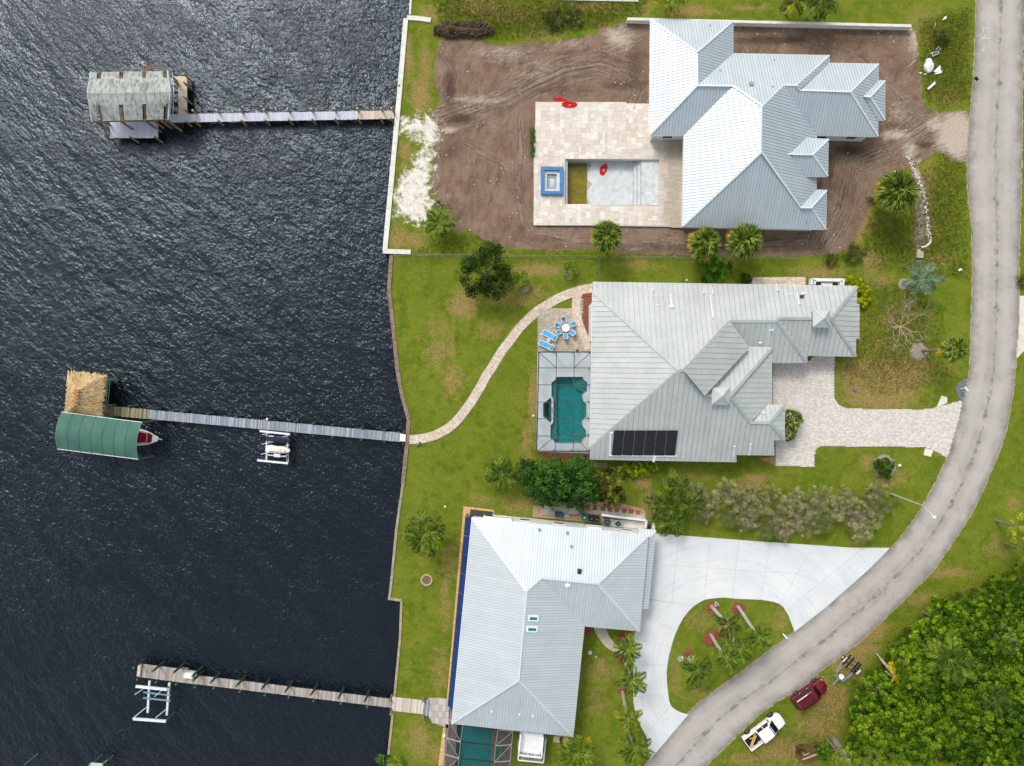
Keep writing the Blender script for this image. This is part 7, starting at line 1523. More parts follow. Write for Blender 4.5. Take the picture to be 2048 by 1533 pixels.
# white pickup
ang = math.atan2(345, 450); c = P(1530, 1462.5, .9); pk = empty('pickup_truck', (c.x, c.y, 0), 'white pickup truck parked on the verge with yellow boards in its bed', 'pickup truck', None, R(36.5)); WP = car_paint('white_paint', (226, 224, 218), .3, 0.)
m = MB(); loft(m, [sect(-2.9, .9, .45, 1.12, .06), sect(-2.8, .95, .4, 1.14, .06), sect(-1.05, .95, .38, 1.14, .06)]); 
bed_walls = MB()
for s_ in (1, -1): bed_walls.box((-1.98, s_*.86, .8), (1.85, .17, .72)).box((-1.98, s_*.86, 1.17), (1.85, .15, .04))
bed_walls.box((-2.88, 0, .82), (.1, 1.72, .68)); put('bed', bed_walls.mesh('bed', [WP]), pk, (0, 0, 0))
m = MB(); m.box((-1.98, 0, .55), (1.8, 1.56, .08)); put('bed_floor', m.mesh('bed_floor', [BLK]), pk, (0, 0, 0))
m = MB(); loft(m, [sect(-1.05, .95, .38, 1.14, .08), sect(.3, .96, .36, 1.14), sect(1.3, .95, .36, 1.12), sect(2.1, .93, .38, 1.08), sect(2.55, .84, .42, .98), sect(2.78, .62, .48, .84)]); put('body', m.mesh('body', [WP]), pk, (0, 0, 0))
m = MB(); loft(m, [[(x, hw, 1.08), (x+dx, hw-.12, z-.06), (x+dx, hw-.2, z), (x+dx, 0, z+.03), (x+dx, -(hw-.2), z), (x+dx, -(hw-.12), z-.06), (x, -hw, 1.08)] for x, dx, hw, z in ((-1.02, .08, .88, 1.82), (-.7, 0, .9, 1.86), (.2, 0, .9, 1.86), (.6, -.12, .9, 1.8), (1.3, -.42, .86, 1.64))]); put('cabin', m.mesh('cabin', [WP]), pk, (0, 0, 0))
glassq(pk, [(1.5, .72, 1.12), (1.5, -.72, 1.12), (.72, -.62, 1.74), (.72, .62, 1.74)], 'windscreen'); glassq(pk, [(-1.03, .6, 1.25), (-1.03, -.6, 1.25), (-.96, -.58, 1.68), (-.96, .58, 1.68)], 'rear_window')
for s_ in (1, -1):
    for x0_, x1_ in ((.95, .02), (-.06, -.86)): glassq(pk, [(x0_, s_*.905, 1.17), (x1_, s_*.905, 1.17), (x1_, s_*.79, 1.7), (x0_-.3 if x0_ > 0 else x0_, s_*.79, 1.7)])
    m = MB(); m.box((1.05, s_*1.04, 1.22), (.14, .24, .2)); put('wing_mirror', m.mesh('wing_mirror', [BLK]), pk, (0, 0, 0)); m = MB(); m.box((2.6, s_*.66, .82), (.22, .28, .16)); put('headlight', m.mesh('headlight', [LAMP]), pk, (0, 0, 0)); m = MB(); m.box((-2.93, s_*.84, .9), (.06, .14, .3)); put('tail_light', m.mesh('tail_light', [REDL]), pk, (0, 0, 0))
    for x in (-1.9, 1.75): wheel(pk, x, s_*.92, .42, .3)
    for x in (.3, -.6): m = MB(); m.box((x-.2, s_*.97, 1.02), (.16, .03, .04)); put('door_handle', m.mesh('door_handle', [BLK]), pk, (0, 0, 0))
m = MB(); m.box((2.76, 0, .6), (.12, 1.6, .24)).box((-2.98, 0, .55), (.14, 1.7, .2)); put('bumper', m.mesh('bumper', [BLK]), pk, (0, 0, 0))
YB = M2('yellow_timber', (196, 150, 60), (222, 178, 88), 3, .7); cpk = Vector((c.x, c.y, 0)); rot = Matrix.Rotation(R(36.5), 3, 'Z')
for i, (x, y, l_, a, l) in enumerate(((-2.0, 0, 1.95, 34, 'yellow board lying across the pickup bed, longest'), (-1.95, -.16, 1.7, 30, 'yellow board lying across the pickup bed, beside the longest'), (-1.75, .3, .9, -20, 'short yellow board crossing the pickup bed near the cab'))):
    w_ = rot @ Vector((x, y, 0)); tag(MB().box((cpk.x+w_.x, cpk.y+w_.y, .95+.05*i), (l_, .14, .05), R(36.5+a)).build('board', YB), l, 'board')
# boat trailer
c = P(1691, 1331); tr = empty('boat_trailer', (c.x, c.y, 0), 'empty galvanised boat trailer with black bunks on the verge ahead of the red car', 'trailer', None, 0); GAL = M2('galvanised_frame', (150, 162, 162), (180, 190, 190), 3, .45, .4)
Q = lambda zx, zy, z=.55: P(1440+zx/6.024, 1280+zy/6.024, z)
for a_, b_ in (((1580, 172), (1380, 440)), ((1700, 290), (1470, 515)), ((1475, 260), (1405, 380)), ((1405, 380), (1412, 460)), ((1600, 400), (1540, 470)), ((1355, 545), (1420, 478)), ((1412, 460), (1490, 490)), ((1420, 478), (1395, 460)), ((1490, 300), (1650, 365)), ((1560, 200), (1700, 280)), ((1530, 240), (1670, 320)), ((1420, 478), (1500, 500))): MB().beam(Q(*a_), Q(*b_), .08, .1).build('frame_rail', GAL, tr)
for a_, b_ in (((1580, 180), (1480, 300)), ((1622, 210), (1515, 335)), ((1680, 262), (1575, 385)), ((1705, 285), (1600, 400))): MB().beam(Q(*a_, .75), Q(*b_, .75), .14, .1).build('bunk', BLK, tr)
for zx, zy in ((1490, 220), (1650, 370)):
    p = Q(zx, zy, .3); dv = (Q(1700, 290)-Q(1580, 172)); dv.z = 0; dv.normalize(); 
    m = MB(); m.tube([tuple(p-dv*.12), tuple(p+dv*.12)], .3, 16); w_ = m.build('wheel', TYRE, tr); MB().tube([tuple(p-dv*.14), tuple(p+dv*.14)], .16, 12).build('rim', LAMP, w_)
    q = Q(zx+18, zy+20, .62); MB().box(tuple(q), (.75, .28, .04), math.atan2(dv.y, dv.x)+math.pi/2).build('fender', LAMP, tr)
MB().cyl(tuple(Q(1456, 440)[:2]), .33, .62, .78, 20, .32).build('bucket', WFR, tr)
# ---------------- patio furniture ----------------
SLB_ = M2('sky_blue_sling', (64, 154, 206), (88, 176, 222), 3, .7, 0, .05, (14, .06)); 
tp = P(1131.5, 656, .7); tb = empty('patio_table', (tp.x, tp.y, 0), 'round white patio table ringed by six blue chairs', 'table')
MB().cyl((tp.x, tp.y), .52, .68, .72, 32).build('table_top', WFR, tb)
for a in (.8, 2.4, 3.9, 5.5): MB().tube([(tp.x+.3*math.cos(a), tp.y+.3*math.sin(a), .68), (tp.x+.42*math.cos(a), tp.y+.42*math.sin(a), .05)], .02, 6).build('leg', WFR, tb)
MB().cyl((tp.x, tp.y), .03, .72, .76, 8).build('parasol_hole_cap', DARK, tb)
def chair_parts(t, lounge=False):
    if not lounge:
        m = MB(); m.box((.02, 0, .42), (.5, .46, .03)); put('seat', m.mesh('seat', [SLB_]), t, (0, 0, 0)); m = MB(); m.box((.34, 0, .68), (.03, .46, .52), ry=R(14)); put('backrest', m.mesh('backrest', [SLB_]), t, (0, 0, 0))
        m = MB()
        for s_ in (1, -1): m.beam((-.28, s_*.27, .43), (.32, s_*.27, .43), .05, .04).beam((.28, s_*.27, .43), (.42, s_*.27, .95), .05, .04).beam((-.24, s_*.28, .64), (.34, s_*.28, .64), .06, .03)
        m.beam((-.28, .27, .43), (-.28, -.27, .43), .04, .04).beam((.42, .27, .95), (.42, -.27, .95), .05, .04); put('frame', m.mesh('frame', [WFR]), t, (0, 0, 0))
        for x in (-.26, .3):
            for s_ in (1, -1): m = MB(); m.beam((x, s_*.27, .43), (x, s_*.28, .05), .04, .04); put('leg', m.mesh('leg', [WFR]), t, (0, 0, 0))
names = {0: 'upper right', 1: 'top', 2: 'upper left', 3: 'lower left', 4: 'bottom', 5: 'lower right'}
for k, deg in enumerate((28, 104, 160, 212, 270, 322)):
    a = R(deg); x, y = tp.x+.98*math.cos(a), tp.y+.98*math.sin(a); t = empty('patio_chair', (x, y, .05), 'blue sling patio chair at the round white table, on its %s side' % names[k], 'chair', 'blue chairs round the patio table', a); chair_parts(t)
for k, (px, py, l) in enumerate(((1099.5, 671, 'sky blue sling sun lounger on the brick patio, the upper of the two'), (1092.5, 691, 'sky blue sling sun lounger on the brick patio, the lower one nearest the screen cage'))):
    p = P(px, py, .3); t = empty('sun_lounger', (p.x, p.y, .05), l, 'sun lounger', 'blue sun loungers', R(-29 if k == 0 else -24))
    m = MB(); m.box((-.42, 0, .34), (1.1, .58, .03)); put('seat', m.mesh('seat', [SLB_]), t, (0, 0, 0)); m = MB(); m.box((.42, 0, .4), (.62, .58, .03), ry=R(-12)); put('backrest', m.mesh('backrest', [SLB_]), t, (0, 0, 0)); m = MB(); m.box((.82, 0, .5), (.16, .56, .04)); put('headrest', m.mesh('headrest', [M2('slate_headrest', (84, 110, 118), (100, 126, 134), 3) if k == 0 else bpy.data.materials['slate_headrest']]), t, (0, 0, 0))
    m = MB(); 
    for s_ in (1, -1): m.beam((-1., s_*.34, .34), (.14, s_*.34, .34), .07, .05).beam((.14, s_*.34, .34), (.95, s_*.34, .5), .07, .05)
    m.beam((-1., .34, .34), (-1., -.34, .34), .06, .05).beam((.95, .34, .5), (.95, -.34, .5), .06, .05); put('frame', m.mesh('frame', [WFR]), t, (0, 0, 0))
    for x in (-.85, .6):
        for s_ in (1, -1): m = MB(); m.beam((x, s_*.33, .34), (x, s_*.33, 0), .05, .05); put('leg', m.mesh('leg', [WFR]), t, (0, 0, 0))
p = P(1097, 681, .4); st_ = empty('side_table', (p.x, p.y, .05), 'small square side table between the two blue loungers', 'table', None, R(-26)); m = MB(); 
for a_, b_ in (((-.22, -.22), (.22, -.22)), ((.22, -.22), (.22, .22)), ((.22, .22), (-.22, .22)), ((-.22, .22), (-.22, -.22))): m.beam((*a_, .4), (*b_, .4), .03, .03)
for a_ in ((-.22, -.22), (.22, -.22), (.22, .22), (-.22, .22)): m.beam((*a_, .4), (*a_, 0), .03, .03)
put('frame', m.mesh('frame', [WFR]), st_, (0, 0, 0)); m = MB(); m.box((0, 0, .4), (.42, .42, .012)); put('table_top', m.mesh('table_top', [M2('frosted_top', (190, 180, 168), (206, 196, 184), 3, .2)]), st_, (0, 0, 0))
# ---------------- walls, fences, yard things ----------------
wl_ = empty('boundary_wall', P(1540, 44, 0), 'long low white block wall along the top of the bare dirt lot', 'wall'); WZT = .95
a = P(1255, 36, WZT); b = P(1823, 50, WZT); a2 = P(1255, 36, WZT); d = (b-a).normalized(); n_ = Vector((-d.y, d.x, 0)); L = (b-a).length; rz = math.atan2(d.y, d.x)
k = int(L/2.4)
for i in range(k): p = a+d*(L*(i+.5)/k)-n_*.12; MB().box((p.x, p.y, WZT/2-.1), (L/k-.012, .22, WZT+.1), rz).build('wall_block', STUC, wl_); MB().box((p.x, p.y, WZT-.04+random.uniform(-.005, .005)), (L/k-.02, .34, .08), rz).build('cap_stone', CONC, wl_)
for i in range(14): p = a+d*(6+i*2.35)-n_*.3; MB().box((p.x, p.y, .25), (.07, .18, .07), rz).build('drain_pipe', WFR, wl_)
up = empty('concrete_slab', P(1200, -2), 'pale concrete strip cut off by the top edge', 'slab'); 
for i in range(5): MB().prism(wp([(1116+i*32.2, -30), (1147+i*32.2, -30), (1147.5+i*32.2, 1.5+i*.8), (1116+i*32.2, 1+i*.8)]), -.1, .12).build('slab', CONC if i < 3 else M2('stained_concrete', (182, 182, 172), (206, 206, 196), 1.5, .9, 0, .2, (10, .2)), up)
def fence(pts, label, h=1.2, gap=3.):
    W_ = [P(x, y) for x, y in pts]; t = empty('wire_fence', W_[0], label, 'fence'); FM = M2('grey_fence_steel', (110, 112, 108), (136, 138, 132), 3, .5, .4)
    for i in range(len(W_)-1):
        a, b = W_[i], W_[i+1]; n = max(1, round((b-a).length/gap))
        for z in (h, .1): MB().beam(a+Vector((0, 0, z)), b+Vector((0, 0, z)), .035, .035).build('rail', FM, t)
        for k in range(n+1): p = a.lerp(b, k/n); MB().tube([(p.x, p.y, -.1), (p.x, p.y, h+.05)], .035, 6).build('post', FM, t)
        m = MB(); m.v = [(a.x, a.y, .1), (b.x, b.y, .1), (b.x, b.y, h), (a.x, a.y, h)]; m.face((0, 1, 2, 3)); m.build('wire_mesh', bpy.data.materials.get('wire_mesh_net') or scr_mat('wire_mesh_net', .12, (.12, .12, .12, 1)), t)
fence([(786, 512), (1197, 516)], 'chain link fence between the dirt lot and the lawn, starting at the seawall'); fence([(1197, 516), (1590, 520)], 'chain link fence continuing right from the corner along the fan palms'); fence([(1197, 516), (1196, 561)], 'short chain link fence running from the corner down to the middle house')
# street light
sl_ = empty('street_light', P(1781, 988), 'tall grey street light pole leaning its lamp over the curved road', 'street light'); A = P(1781, 988, 0); B = Vector((A.x, A.y, 7.2)); B = P(1848, 1012.5, 7.3); B = Vector((A.x+(B.x-A.x)*.6, A.y+(B.y-A.y)*.6, 7.3)); T_ = P(1848, 1012.5, 7.3)
POLE = M2('concrete_pole', (150, 144, 132), (178, 172, 160), 3, .8); MB().tube([(A.x, A.y, -.2), tuple(T_)], [.17, .1], 10).build('pole', POLE, sl_); E_ = P(1869, 1035, 7.7); MB().tube([tuple(T_-Vector((0, 0, .15))), tuple(E_)], .03, 6).build('arm', WFR, sl_); MB().blob(tuple(E_), (.24, .18, .12), 10, 5).build('lamp_head', WFR, sl_); MB().tube([tuple(T_-Vector((0, 0, .9))), tuple(T_.lerp(E_, .4))], .02, 5).build('brace', POLE, sl_)
# mailboxes
def mailbox(px, py, bx, by, col, pc, label, sz=(.5, .25, .28)):
    A = P(px, py); B = P(bx, by, 1.1); rz = math.atan2(B.y-A.y, B.x-A.x); t = empty('mailbox', A, label, 'mailbox'); MB().tube([(A.x, A.y, 0), (A.x, A.y, 1.0)], .05, 8).build('post', pc, t); MB().beam((A.x, A.y, .95), (B.x, B.y, .98), .07, .06).build('arm', pc, t)
    m = MB(); 
    for k in range(7): pass
    m.box((B.x, B.y, 1.1), (sz[0], sz[1], sz[2]*.6), rz); m.tube([(B.x-sz[0]/2*math.cos(rz), B.y-sz[0]/2*math.sin(rz), 1.1+sz[2]*.28), (B.x+sz[0]/2*math.cos(rz), B.y+sz[0]/2*math.sin(rz), 1.1+sz[2]*.28)], sz[1]/2, 12); m.build('box', col, t)
mailbox(1940, 164, 1953, 158, BLK, M2('orange_post', (170, 110, 50), (196, 136, 70)), 'black mailbox on an orange brown post at the road edge near the top'); mailbox(1920, 777.5, 1932, 778.5, WFR, WFR, 'white mailbox on a white post over the dark gravel bed at the road edge', (.6, .26, .3))
GB = M2('dark_gravel', (86, 94, 98), (132, 140, 142), 6, .95, 0, .8, (11, .4)); tag(MB().prism(wp([(1934, 757), (1918, 764), (1910, 777), (1915, 792), (1924, 803), (1928, 790), (1931, 774)]), -.1, .03).build('gravel_bed', GB), kind='structure')
# white pvc marker, small signs
def box_thing(nm, px, py, z, sz, mat, label, cat, rz=0):
    p = P(px, py, z); return tag(MB().box((p.x, p.y, z+sz[2]/2), sz, rz).build(nm, mat), label, cat)
tag(MB().beam(P(1566, 1268.5, .5), P(1575, 1278, 1.0), .16, .1).beam(P(1568, 1271, 0), P(1568, 1271, .6), .1, .1).build('mailbox', WFR), 'slim white mailbox at the road edge of the grass island', 'mailbox')
tk_ = empty('covered_boulder', P(1855, 136), 'large white wrapped bundle lying in the weeds near the top right', 'bundle'); WH = M2('white_tarp', (216, 216, 214), (236, 236, 234), 2, .6, 0, .5, (5, .05)); c = P(1855, 136); random.seed(3); MB().blob((c.x, c.y, .25), (.62, .78, .5), 14, 8, .08).build('tarp', WH, tk_, smooth=False); MB().blob((c.x+.05, c.y+.75, .2), (.4, .38, .35), 10, 6, .1).build('folded_top', WH, tk_); MB().beam(P(1848, 149, .2), P(1853, 149, .2), .1, .1).build('strap', WFR, tk_)
def plate(pts, z, label, nm='broken_panel', mat=None):
    q = [P(x, y, z) for x, y in pts]; m = MB(); m.slab(q, Vector((.15, .1, 1)).normalized(), 0, .06); return tag(m.build(nm, mat or WH), label, 'panel')
plate([(1866, 144), (1880, 131), (1881, 142), (1872, 146)], .15, 'angular white broken panel right of the white bundle, upper piece'); plate([(1868, 149), (1876, 144), (1884, 141), (1882, 147), (1871, 149.5)], .1, 'angular white broken panel right of the white bundle, lower piece'); plate([(1854, 178), (1869, 163), (1871, 168), (1857, 180)], .12, 'long white broken panel below the white bundle'); plate([(1838, 146), (1843, 145), (1842, 148), (1839, 148)], .1, 'small white scrap left of the white bundle')
plate([(1884, 41), (1889, 34), (1893, 33), (1892, 38), (1886, 41)], .15, 'small oval pale object in the grass near the top right', 'pale_stone', WH); tag(MB().beam(P(1817, 134, .08), P(1831, 121, .08), .08, .06).build('stick', TANP), 'pale thin stick lying on the dirt by the weeds', 'stick'); tag(MB().beam(P(1869, 54, .08), P(1871, 46, .08), .07, .05).build('stick', TANP), 'short pale stick standing in the verge grass', 'stick')
tc = empty('toy_cart', P(1871, 107), 'small white and green wheeled frame tipped in the weeds', 'cart'); m = MB()
for a_, b_ in (((1864, 106), (1877, 103)), ((1866, 113), (1878, 107)), ((1864, 106), (1866, 113)), ((1877, 103), (1878, 107)), ((1872, 100), (1878, 93)), ((1859, 108), (1864, 106))): m.beam(P(*a_, .3), P(*b_, .3), .06, .06)
m.build('frame', M2('pale_green_tube', (190, 206, 196), (210, 222, 212), 2, .5), tc); p = P(1880, 99, .2); MB().tube([(p.x-.04, p.y, .2), (p.x+.04, p.y, .2)], .2, 14).build('wheel', M2('blue_wheel', (110, 140, 160), (140, 166, 180)), tc); MB().prism(wp([(1866, 108), (1876, 104.5), (1876, 108), (1868, 112)], .2), .1, .25).build('tray', M2('teal_tray', (60, 90, 84), (80, 112, 104)), tc)
sb3 = empty('stone_block', P(1839, 508), 'weathered square concrete block in the grass at the end of the rubble strip', 'block'); q = wp([(1832, 500), (1837, 499), (1838, 504), (1844, 505), (1844, 517), (1831, 517)]); MB().prism(q, -.05, .35).build('block', M2('lichen_concrete', (156, 150, 118), (186, 180, 150), 4, .95, 0, .4, (9, .2)), sb3)
tag(MB().tube(spline([tuple(P(a, b, .06)) for a, b in ((1842, 495), (1850, 494), (1857, 489), (1861, 484), (1860, 481))], 4), .13, 6).build('curved_rubble', M2('chalk_rubble', (204, 200, 184), (226, 222, 208), 4, .95, 0, .6, (9, .15))), 'curved pale rubble lump at the lower end of the rubble strip', 'rubble')
RUB = MB(); rd = random.Random(8)
for i in range(240):
    t = rd.random(); px = np.interp(t, [0, .15, .3, .45, .6, .8, 1], [1816, 1824, 1833, 1843, 1851, 1855, 1858])+rd.gauss(0, 2.6); py = np.interp(t, [0, .15, .3, .45, .6, .8, 1], [315, 332, 352, 378, 404, 440, 480])+rd.gauss(0, 2); p = P(px, py); s_ = rd.uniform(.05, .17); RUB.box((p.x, p.y, s_*.3), (s_, s_*rd.uniform(.6, 1.2), s_*.6), rd.uniform(0, 3), rd.uniform(-.4, .4))
tag(RUB.build('limestone_rubble', bpy.data.materials['chalk_rubble']), 'line of small pale limestone rubble beside the big fan palm', None, None, 'stuff')
DEB = MB()
for i in range(420):
    px = rd.uniform(880, 1840); py = rd.uniform(60, 500); 
    if not pip(px, py, DIRT) or pip(px, py, [(1060, 200), (1660, 200), (1660, 460), (1060, 460)]): continue
    p = P(px, py); s_ = rd.uniform(.03, .1); DEB.box((p.x, p.y, s_*.3), (s_*rd.uniform(.8, 2.4), s_, s_*.6), rd.uniform(0, 3))
tag(DEB.build('pebbles', bpy.data.materials['chalk_rubble']), 'small stones and scraps scattered on the bare dirt', None, None, 'stuff')
CLD = MB()
for i in range(700):
    a_ = rd.uniform(0, 6.28); q_ = rd.random()**.5; px = 927+60*q_*math.cos(a_); py = 62+(14+3*math.sin(px*.1))*q_*math.sin(a_)+rd.gauss(0, 1.5); p = P(px, py); s_ = rd.uniform(.08, .26); CLD.box((p.x, p.y, .25+rd.uniform(0, .4)), (s_, s_*.8, s_*.7), rd.uniform(0, 3), rd.uniform(-.5, .5))
tag(CLD.build('soil_clods', M2('dark_soil', (54, 42, 36), (96, 80, 70), 4, .95)), 'dark lumpy clods on the heap of soil near the seawall', None, None, 'stuff')
for x, y, l in ((1920, 541, 'small white capped pipe in the verge beside the road'),): tag(MB().tube([tuple(P(x-3, y+1, .12)), tuple(P(x+3, y-2, .2))], .14, 10).build('white_pipe_end', WFR), l, 'pipe')
for x, y, r_, m_, l, c_ in ((1799, 931.5, .2, WFR, 'small white ball ornament beside the clipped round bush', 'ornament'), (1373, 561, .13, WFR, 'tiny white stone on the grass above the middle house', 'stone'), (889, 1472, .2, WFR, 'small white round light beside the bottom screen cage', 'light'), (1180, 1306, .3, M2('pale_disc', (176, 182, 176), (196, 202, 194)), 'round pale cover on the grass beside the lower house', 'cover'), (1192, 1314, .14, bpy.data.materials['pale_disc'], 'small grey disc on the grass below the round pale cover', 'disc'), (1710, 780, .28, M2('purple_plant', (90, 90, 120), (120, 120, 150), 6), 'small purple rosette plant in the dry lawn left of the road', 'plant'), (1067, 832, .16, WFR, 'small white lamp on the grass beside the screen cage', 'lamp'), (799, 173, .22, PILG, 'small green cap standing on the white seawall', 'cap'), (890, 1014, .14, WFR, 'small pale plate lying on the lawn above the lower house', 'plate')):
    p = P(x, y); nm = {'ornament': 'garden_ball', 'stone': 'white_stone', 'light': 'path_light', 'cover': 'utility_cover', 'disc': 'utility_disc', 'plant': 'rosette_plant', 'lamp': 'garden_lamp', 'cap': 'seawall_cap_bollard', 'plate': 'lawn_plate'}[c_]
    tag(MB().cyl((p.x, p.y), r_, 0, .06, 16, r_*.9).blob((p.x, p.y, .1), (r_*.9, r_*.9, .12 if r_ > .2 else r_), 10, 5).build(nm, m_), l, c_)
# hose bib things at the seawall and by the bottom dock
for x, y, l in ((853, 1438, 'green cleat with a pale rod beside the bottom dock landing'), (838, 890, 'small green cleat lying on the lawn at the end of the brick path')): tag(MB().tube([tuple(P(x-6, y+3, .1)), tuple(P(x+5, y-1, .25))], .08, 6).tube([tuple(P(x, y, .1)), tuple(P(x+2, y-5, .2))], .12, 6).build('cleat', PILG), l, 'cleat')
# ---- side yard of the lower house ----
yd = MB().prism(wp([(1068, 1000), (1078, 1004), (1100, 1009), (1160, 1005), (1230, 1004), (1285, 1018), (1291, 1024), (1290, 1050), (1250, 1052), (1065, 1034)]), -.1, .012).build('gravel_yard', M2('brown_gravel', (150, 118, 92), (196, 162, 130), 5, .95, 0, .8, (10, .35))); yd['kind'] = 'structure'
o = MB().prism(wp([(1080, 1010), (1180, 1013), (1290, 1028), (1290, 1037), (1200, 1028), (1082, 1030)]), -.1, .03).build('yard_walk', M2('yard_concrete', (172, 166, 150), (196, 190, 174), 1.5, .9, 0, .2, (8, .15))); o['kind'] = 'structure'
BRK = M2('terracotta_square', (132, 78, 56), (158, 100, 76), 4, .9, 0, .3, (9, .15), .1)
for i, (x, y) in enumerate(((1102, 1008), (1104.5, 1008), (1161, 1013), (1175.5, 1014.5), (1190, 1015.5), (1206, 1017.5), (1220, 1019), (1234, 1020.5), (1248.5, 1022), (1262.5, 1023.5), (1276.5, 1025.5))):
    if i == 0: continue
    p = P(x, y, .05); MB().box((p.x, p.y, .045), (.56, .56, .05), R(-3)).build('stepping_stone', BRK, o)
def bin_(px, py, lid, label, s_=(.6, .7, 1.0), rz=R(-6)):
    p = P(px, py, 1.05); t = empty('wheelie_bin', (p.x, p.y, 0), label, 'bin', None, rz); m = MB(); k = 0
    m.v = [(x*s_[0]/2*q, y*s_[1]/2*q, z) for z, q in ((.03, .8), (s_[2], 1)) for x, y in ((-1, -1), (1, -1), (1, 1), (-1, 1))]
    for f in ((3, 2, 1, 0), (4, 5, 6, 7), (0, 1, 5, 4), (1, 2, 6, 5), (2, 3, 7, 6), (3, 0, 4, 7)): m.face(f)
    put('body', m.mesh('body', [lid]), t, (0, 0, 0)); m = MB(); m.box((0, 0, s_[2]+.04), (s_[0]+.08, s_[1]+.1, .07)).box((0, .1, s_[2]+.085), (s_[0]*.5, s_[1]*.4, .03)); put('lid', m.mesh('lid', [lid]), t, (0, 0, 0)); m = MB(); m.tube([(-.25, s_[1]/2+.1, s_[2]), (.25, s_[1]/2+.1, s_[2])], .025, 6); put('handle', m.mesh('handle', [BLK]), t, (0, 0, 0))
    m = MB(); m.box((0, -.05, s_[2]+.105), (.2, .14, .008)); put('sticker', m.mesh('sticker', [WFR if lid != BLK else RIMM]), t, (0, 0, 0))
    for s2 in (1, -1): m = MB(); m.tube([(s2*.24, s_[1]/2-.02, .1), (s2*.3, s_[1]/2-.02, .1)], .1, 10); put('wheel', m.mesh('wheel', [TYRE]), t, (0, 0, 0))
GBN = M2('green_bin', (10, 96, 74), (20, 112, 88), 3, .4); bin_(1169, 1035, GBN, 'green lidded wheelie bin beside the lower house wall', (.68, .74, 1.0)); bin_(1183, 1037.5, BLK, 'black wheelie bin next to the green one'); bin_(1194, 1039, BLK, 'darker black bin on the right of the pair, beside the white enclosure', (.55, .7, .95))
BLC = M2('blue_cover', (32, 62, 100), (44, 78, 118), 3, .5); tag(MB().prism(wp([(1110, 1025), (1126, 1026), (1127, 1031), (1125, 1034), (1110, 1033.5)], .8), .05, .85).build('blue_box', BLC), 'dark blue covered box in the side yard of the lower house', 'box'); box_thing('grey_crate', 1133, 1031.5, .0, (.75, .45, .35), M2('grey_green_crate', (140, 148, 132), (160, 168, 150)), 'low grey green crate beside the dark blue box', 'crate', R(-5))
box_thing('white_bench', 1176, 998, .3, (.95, .28, .12), M2('pale_bench_slab', (176, 190, 196), (196, 208, 214)), 'pale blue grey bench between the glossy trees and the stepping stones', 'bench', R(-4))
en = empty('utility_enclosure', P(1250, 1042), 'white low walled enclosure holding two air conditioners beside the lower house', 'enclosure')
for a_, b_ in (((1203, 1030), (1293, 1041.5)), ((1293, 1041.5), (1291, 1057))): MB().beam(P(*a_, 1.1), P(*b_, 1.1), .26, .1).build('cap_rail', WFR, en); A, B = P(*a_, 1.1), P(*b_, 1.1); MB().beam((A.x, A.y, .5), (B.x, B.y, .5), .12, 1.1).build('panel', WFR, en)
MB().prism(wp([(1205, 1036), (1292, 1045), (1291, 1059), (1207, 1051)]), -.1, .04).build('floor', CONC, en)
for x, y, s_, l in ((1214.5, 1045, .82, 'dark grey air conditioner with round fan grille inside the white enclosure, left'), (1236, 1048, .85, 'pale green grey air conditioner with round fan inside the white enclosure, right')):
    p = P(x, y, .8); t = empty('air_conditioner', (p.x, p.y, 0), l, 'air conditioner', None, R(-5)); m_ = M2('unit_grey_%d' % x, (84, 94, 98) if x < 1220 else (146, 160, 152), (100, 110, 114) if x < 1220 else (164, 176, 168)); m = MB(); m.box((0, 0, .45), (s_, s_, .8)); put('case', m.mesh('case', [m_]), t, (0, 0, 0))
    m = MB(); m.tube([(.33*math.cos(k/16*6.2832), .33*math.sin(k/16*6.2832), .87) for k in range(17)], .025, 5); m.tube([(.2*math.cos(k/16*6.2832), .2*math.sin(k/16*6.2832), .87) for k in range(17)], .012, 4)
    put('grille', m.mesh('grille', [BLK]), t, (0, 0, 0)); m = MB(); m.cyl((0, 0), .3, .84, .856, 16); put('fan_well', m.mesh('fan_well', [BLK]), t, (0, 0, 0)); m = MB()
    for k in range(5): m.box((.15*math.cos(k*1.257), .15*math.sin(k*1.257), .865), (.24, .07, .01), k*1.257)
    put('fan_blade', m.mesh('fan_blade', [RIMM]), t, (0, 0, 0))
bush(1299.5, 1048.5, .28, .4, 'tiny round shrub beside the white enclosure, upper of two', BG); bush(1299, 1056, .24, .35, 'tiny round shrub beside the white enclosure, lower of two', BD)
tag(MB().tube(spline([tuple(P(a, b, .07)) for a, b in ((1127, 1031), (1145, 1031), (1160, 1028), (1170, 1022), (1190, 1020), (1203, 1018))], 5), .03, 5).build('garden_hose', M2('brown_hose', (110, 84, 74), (130, 100, 90))), 'thin brown hose snaking over the side yard walk', 'hose')
tag(MB().beam(P(1309, 1017, .3), P(1308, 1045, .3), .12, .3).build('timber_edge', TANP), 'upright pale timber edging board beside the side yard', 'board'); tag(MB().prism(wp([(1295, 1046), (1310, 1046), (1310, 1062), (1295, 1062)]), -.1, .05).build('side_pad', CONC), kind='structure')
sw = MB(); c = P(1061, 984.5, 2.); 
for a_, b_ in (((1058.5, 981), (1064, 981)), ((1061, 981), (1061, 988)), ((1058, 988), (1064.5, 988))): sw.beam(P(*a_, 1.), P(*b_, 1.), .07, .07)
sw.beam((c.x, c.y, 0), (c.x, c.y, 1.0), .05, .05); tag(sw.build('garden_trellis', WFR), 'small white H shaped frame beside the glossy trees', 'frame')
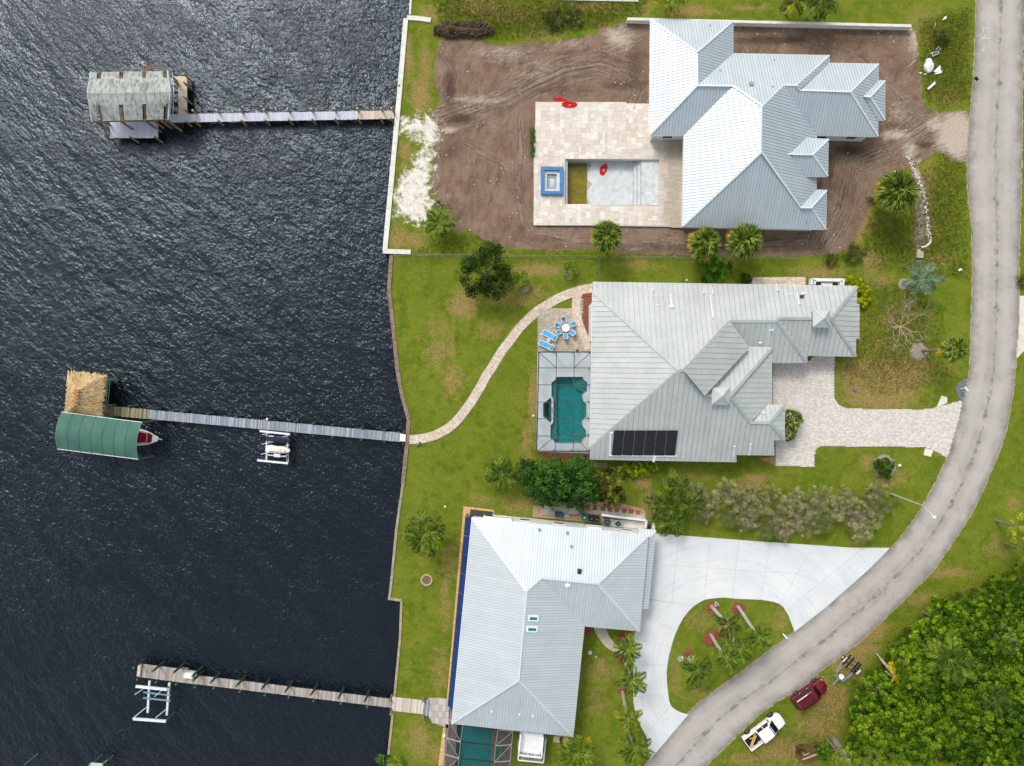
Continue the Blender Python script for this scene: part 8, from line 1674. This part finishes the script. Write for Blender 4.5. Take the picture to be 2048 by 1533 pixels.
# plants box at the top side of the middle house
pb = empty('planter_enclosure', P(1653, 563), 'white framed planter box on the upper side of the middle house', 'planter')
for a_, b_ in (((1621, 559), (1687, 560)), ((1622, 559), (1621, 570)), ((1628, 561), (1627, 570)), ((1685, 560), (1684, 572)), ((1680, 562), (1679, 572)), ((1626, 562), (1683, 563))): MB().beam(P(*a_, .8), P(*b_, .8), .18, .8).build('side_wall', WFR, pb)
MB().prism(wp([(1626, 562), (1681, 563), (1680, 574), (1625, 573)]), -.1, .2).build('soil', MUL, pb); MB().box((*P(1654, 571, .8)[:2], .7), (1.4, .7, .25)).build('white_cover', WFR, pb)
# equipment pad below the middle house and planting strip
eq = empty('pool_equipment', P(1289, 926), 'white pool pipes and pumps on a brown pad below the solar panels', 'pool equipment'); MB().prism(wp([(1268, 920), (1308, 921), (1302, 931), (1272, 930)]), -.05, .06).build('pad', M2('brown_pad', (70, 48, 42), (96, 70, 60)), eq)
for a_, b_ in (((1268, 922), (1300, 923)), ((1272, 926), (1286, 926)), ((1280, 922), (1280, 929)), ((1290, 922), (1294, 928)), ((1268, 921), (1269, 926))): MB().tube([tuple(P(*a_, .4)), tuple(P(*b_, .4))], .05, 6).build('pipe', PVC, eq)
for x, y in ((1276, 928), (1292, 927)): MB().cyl(tuple(P(x, y)[:2]), .16, .05, .6, 12).build('filter_tank', PVC, eq)
tag(MB().prism(wp([(1175, 924), (1215, 926), (1216, 936), (1172, 934)]), -.1, .02).build('pale_mulch_strip', M2('tan_mulch', (136, 116, 84), (164, 144, 108), 4, .95, 0, .6, (9, .3))), kind='structure')
for q in ([(1517, 917), (1549, 914), (1551, 932), (1548, 930), (1530, 923)], [(1542, 788), (1549, 796), (1552, 806), (1550, 812), (1541, 812)]): tag(MB().prism(wp(q), -.1, .03).build('mulch_bed', M2('orange_mulch', (146, 108, 70), (180, 140, 98), 5, .95, 0, .6, (10, .3))), kind='structure')
# neighbour's driveway sliver at the right edge and a bush
sv = MB().prism(wp([(2035.5, 592), (2120, 592), (2120, 690), (2060, 690), (2031, 720)]), -.1, -.002).build('neighbour_driveway', M2('beige_concrete', (200, 192, 176), (222, 214, 200), 1., .9, 0, .2, (9, .1))); sv['kind'] = 'structure'
bush(2050, 560, 1., 1., 'grey green bush cut by the right edge above the neighbour driveway', BB)
# AC unit behind the lower house
box_thing('tan_pad', 1120, 1479, .02, (1.7, .8, .12), M2('tan_pad', (186, 170, 146), (206, 190, 166)), 'tan concrete pad below the lower house roof corner', 'pad', R(-6)); p = P(1123, 1478); tag(MB().cyl((p.x, p.y), .3, .1, .7, 16).build('round_fan_unit', M2('dark_fan', (50, 60, 50), (70, 80, 70))), 'dark round fan unit on the tan pad', 'fan unit')
# black planter at the cage, chairs etc
box_thing('black_box', 1154.7, 701.5, .3, (.32, .18, .3), BLK, 'small black box at the top edge of the middle screen cage', 'box')
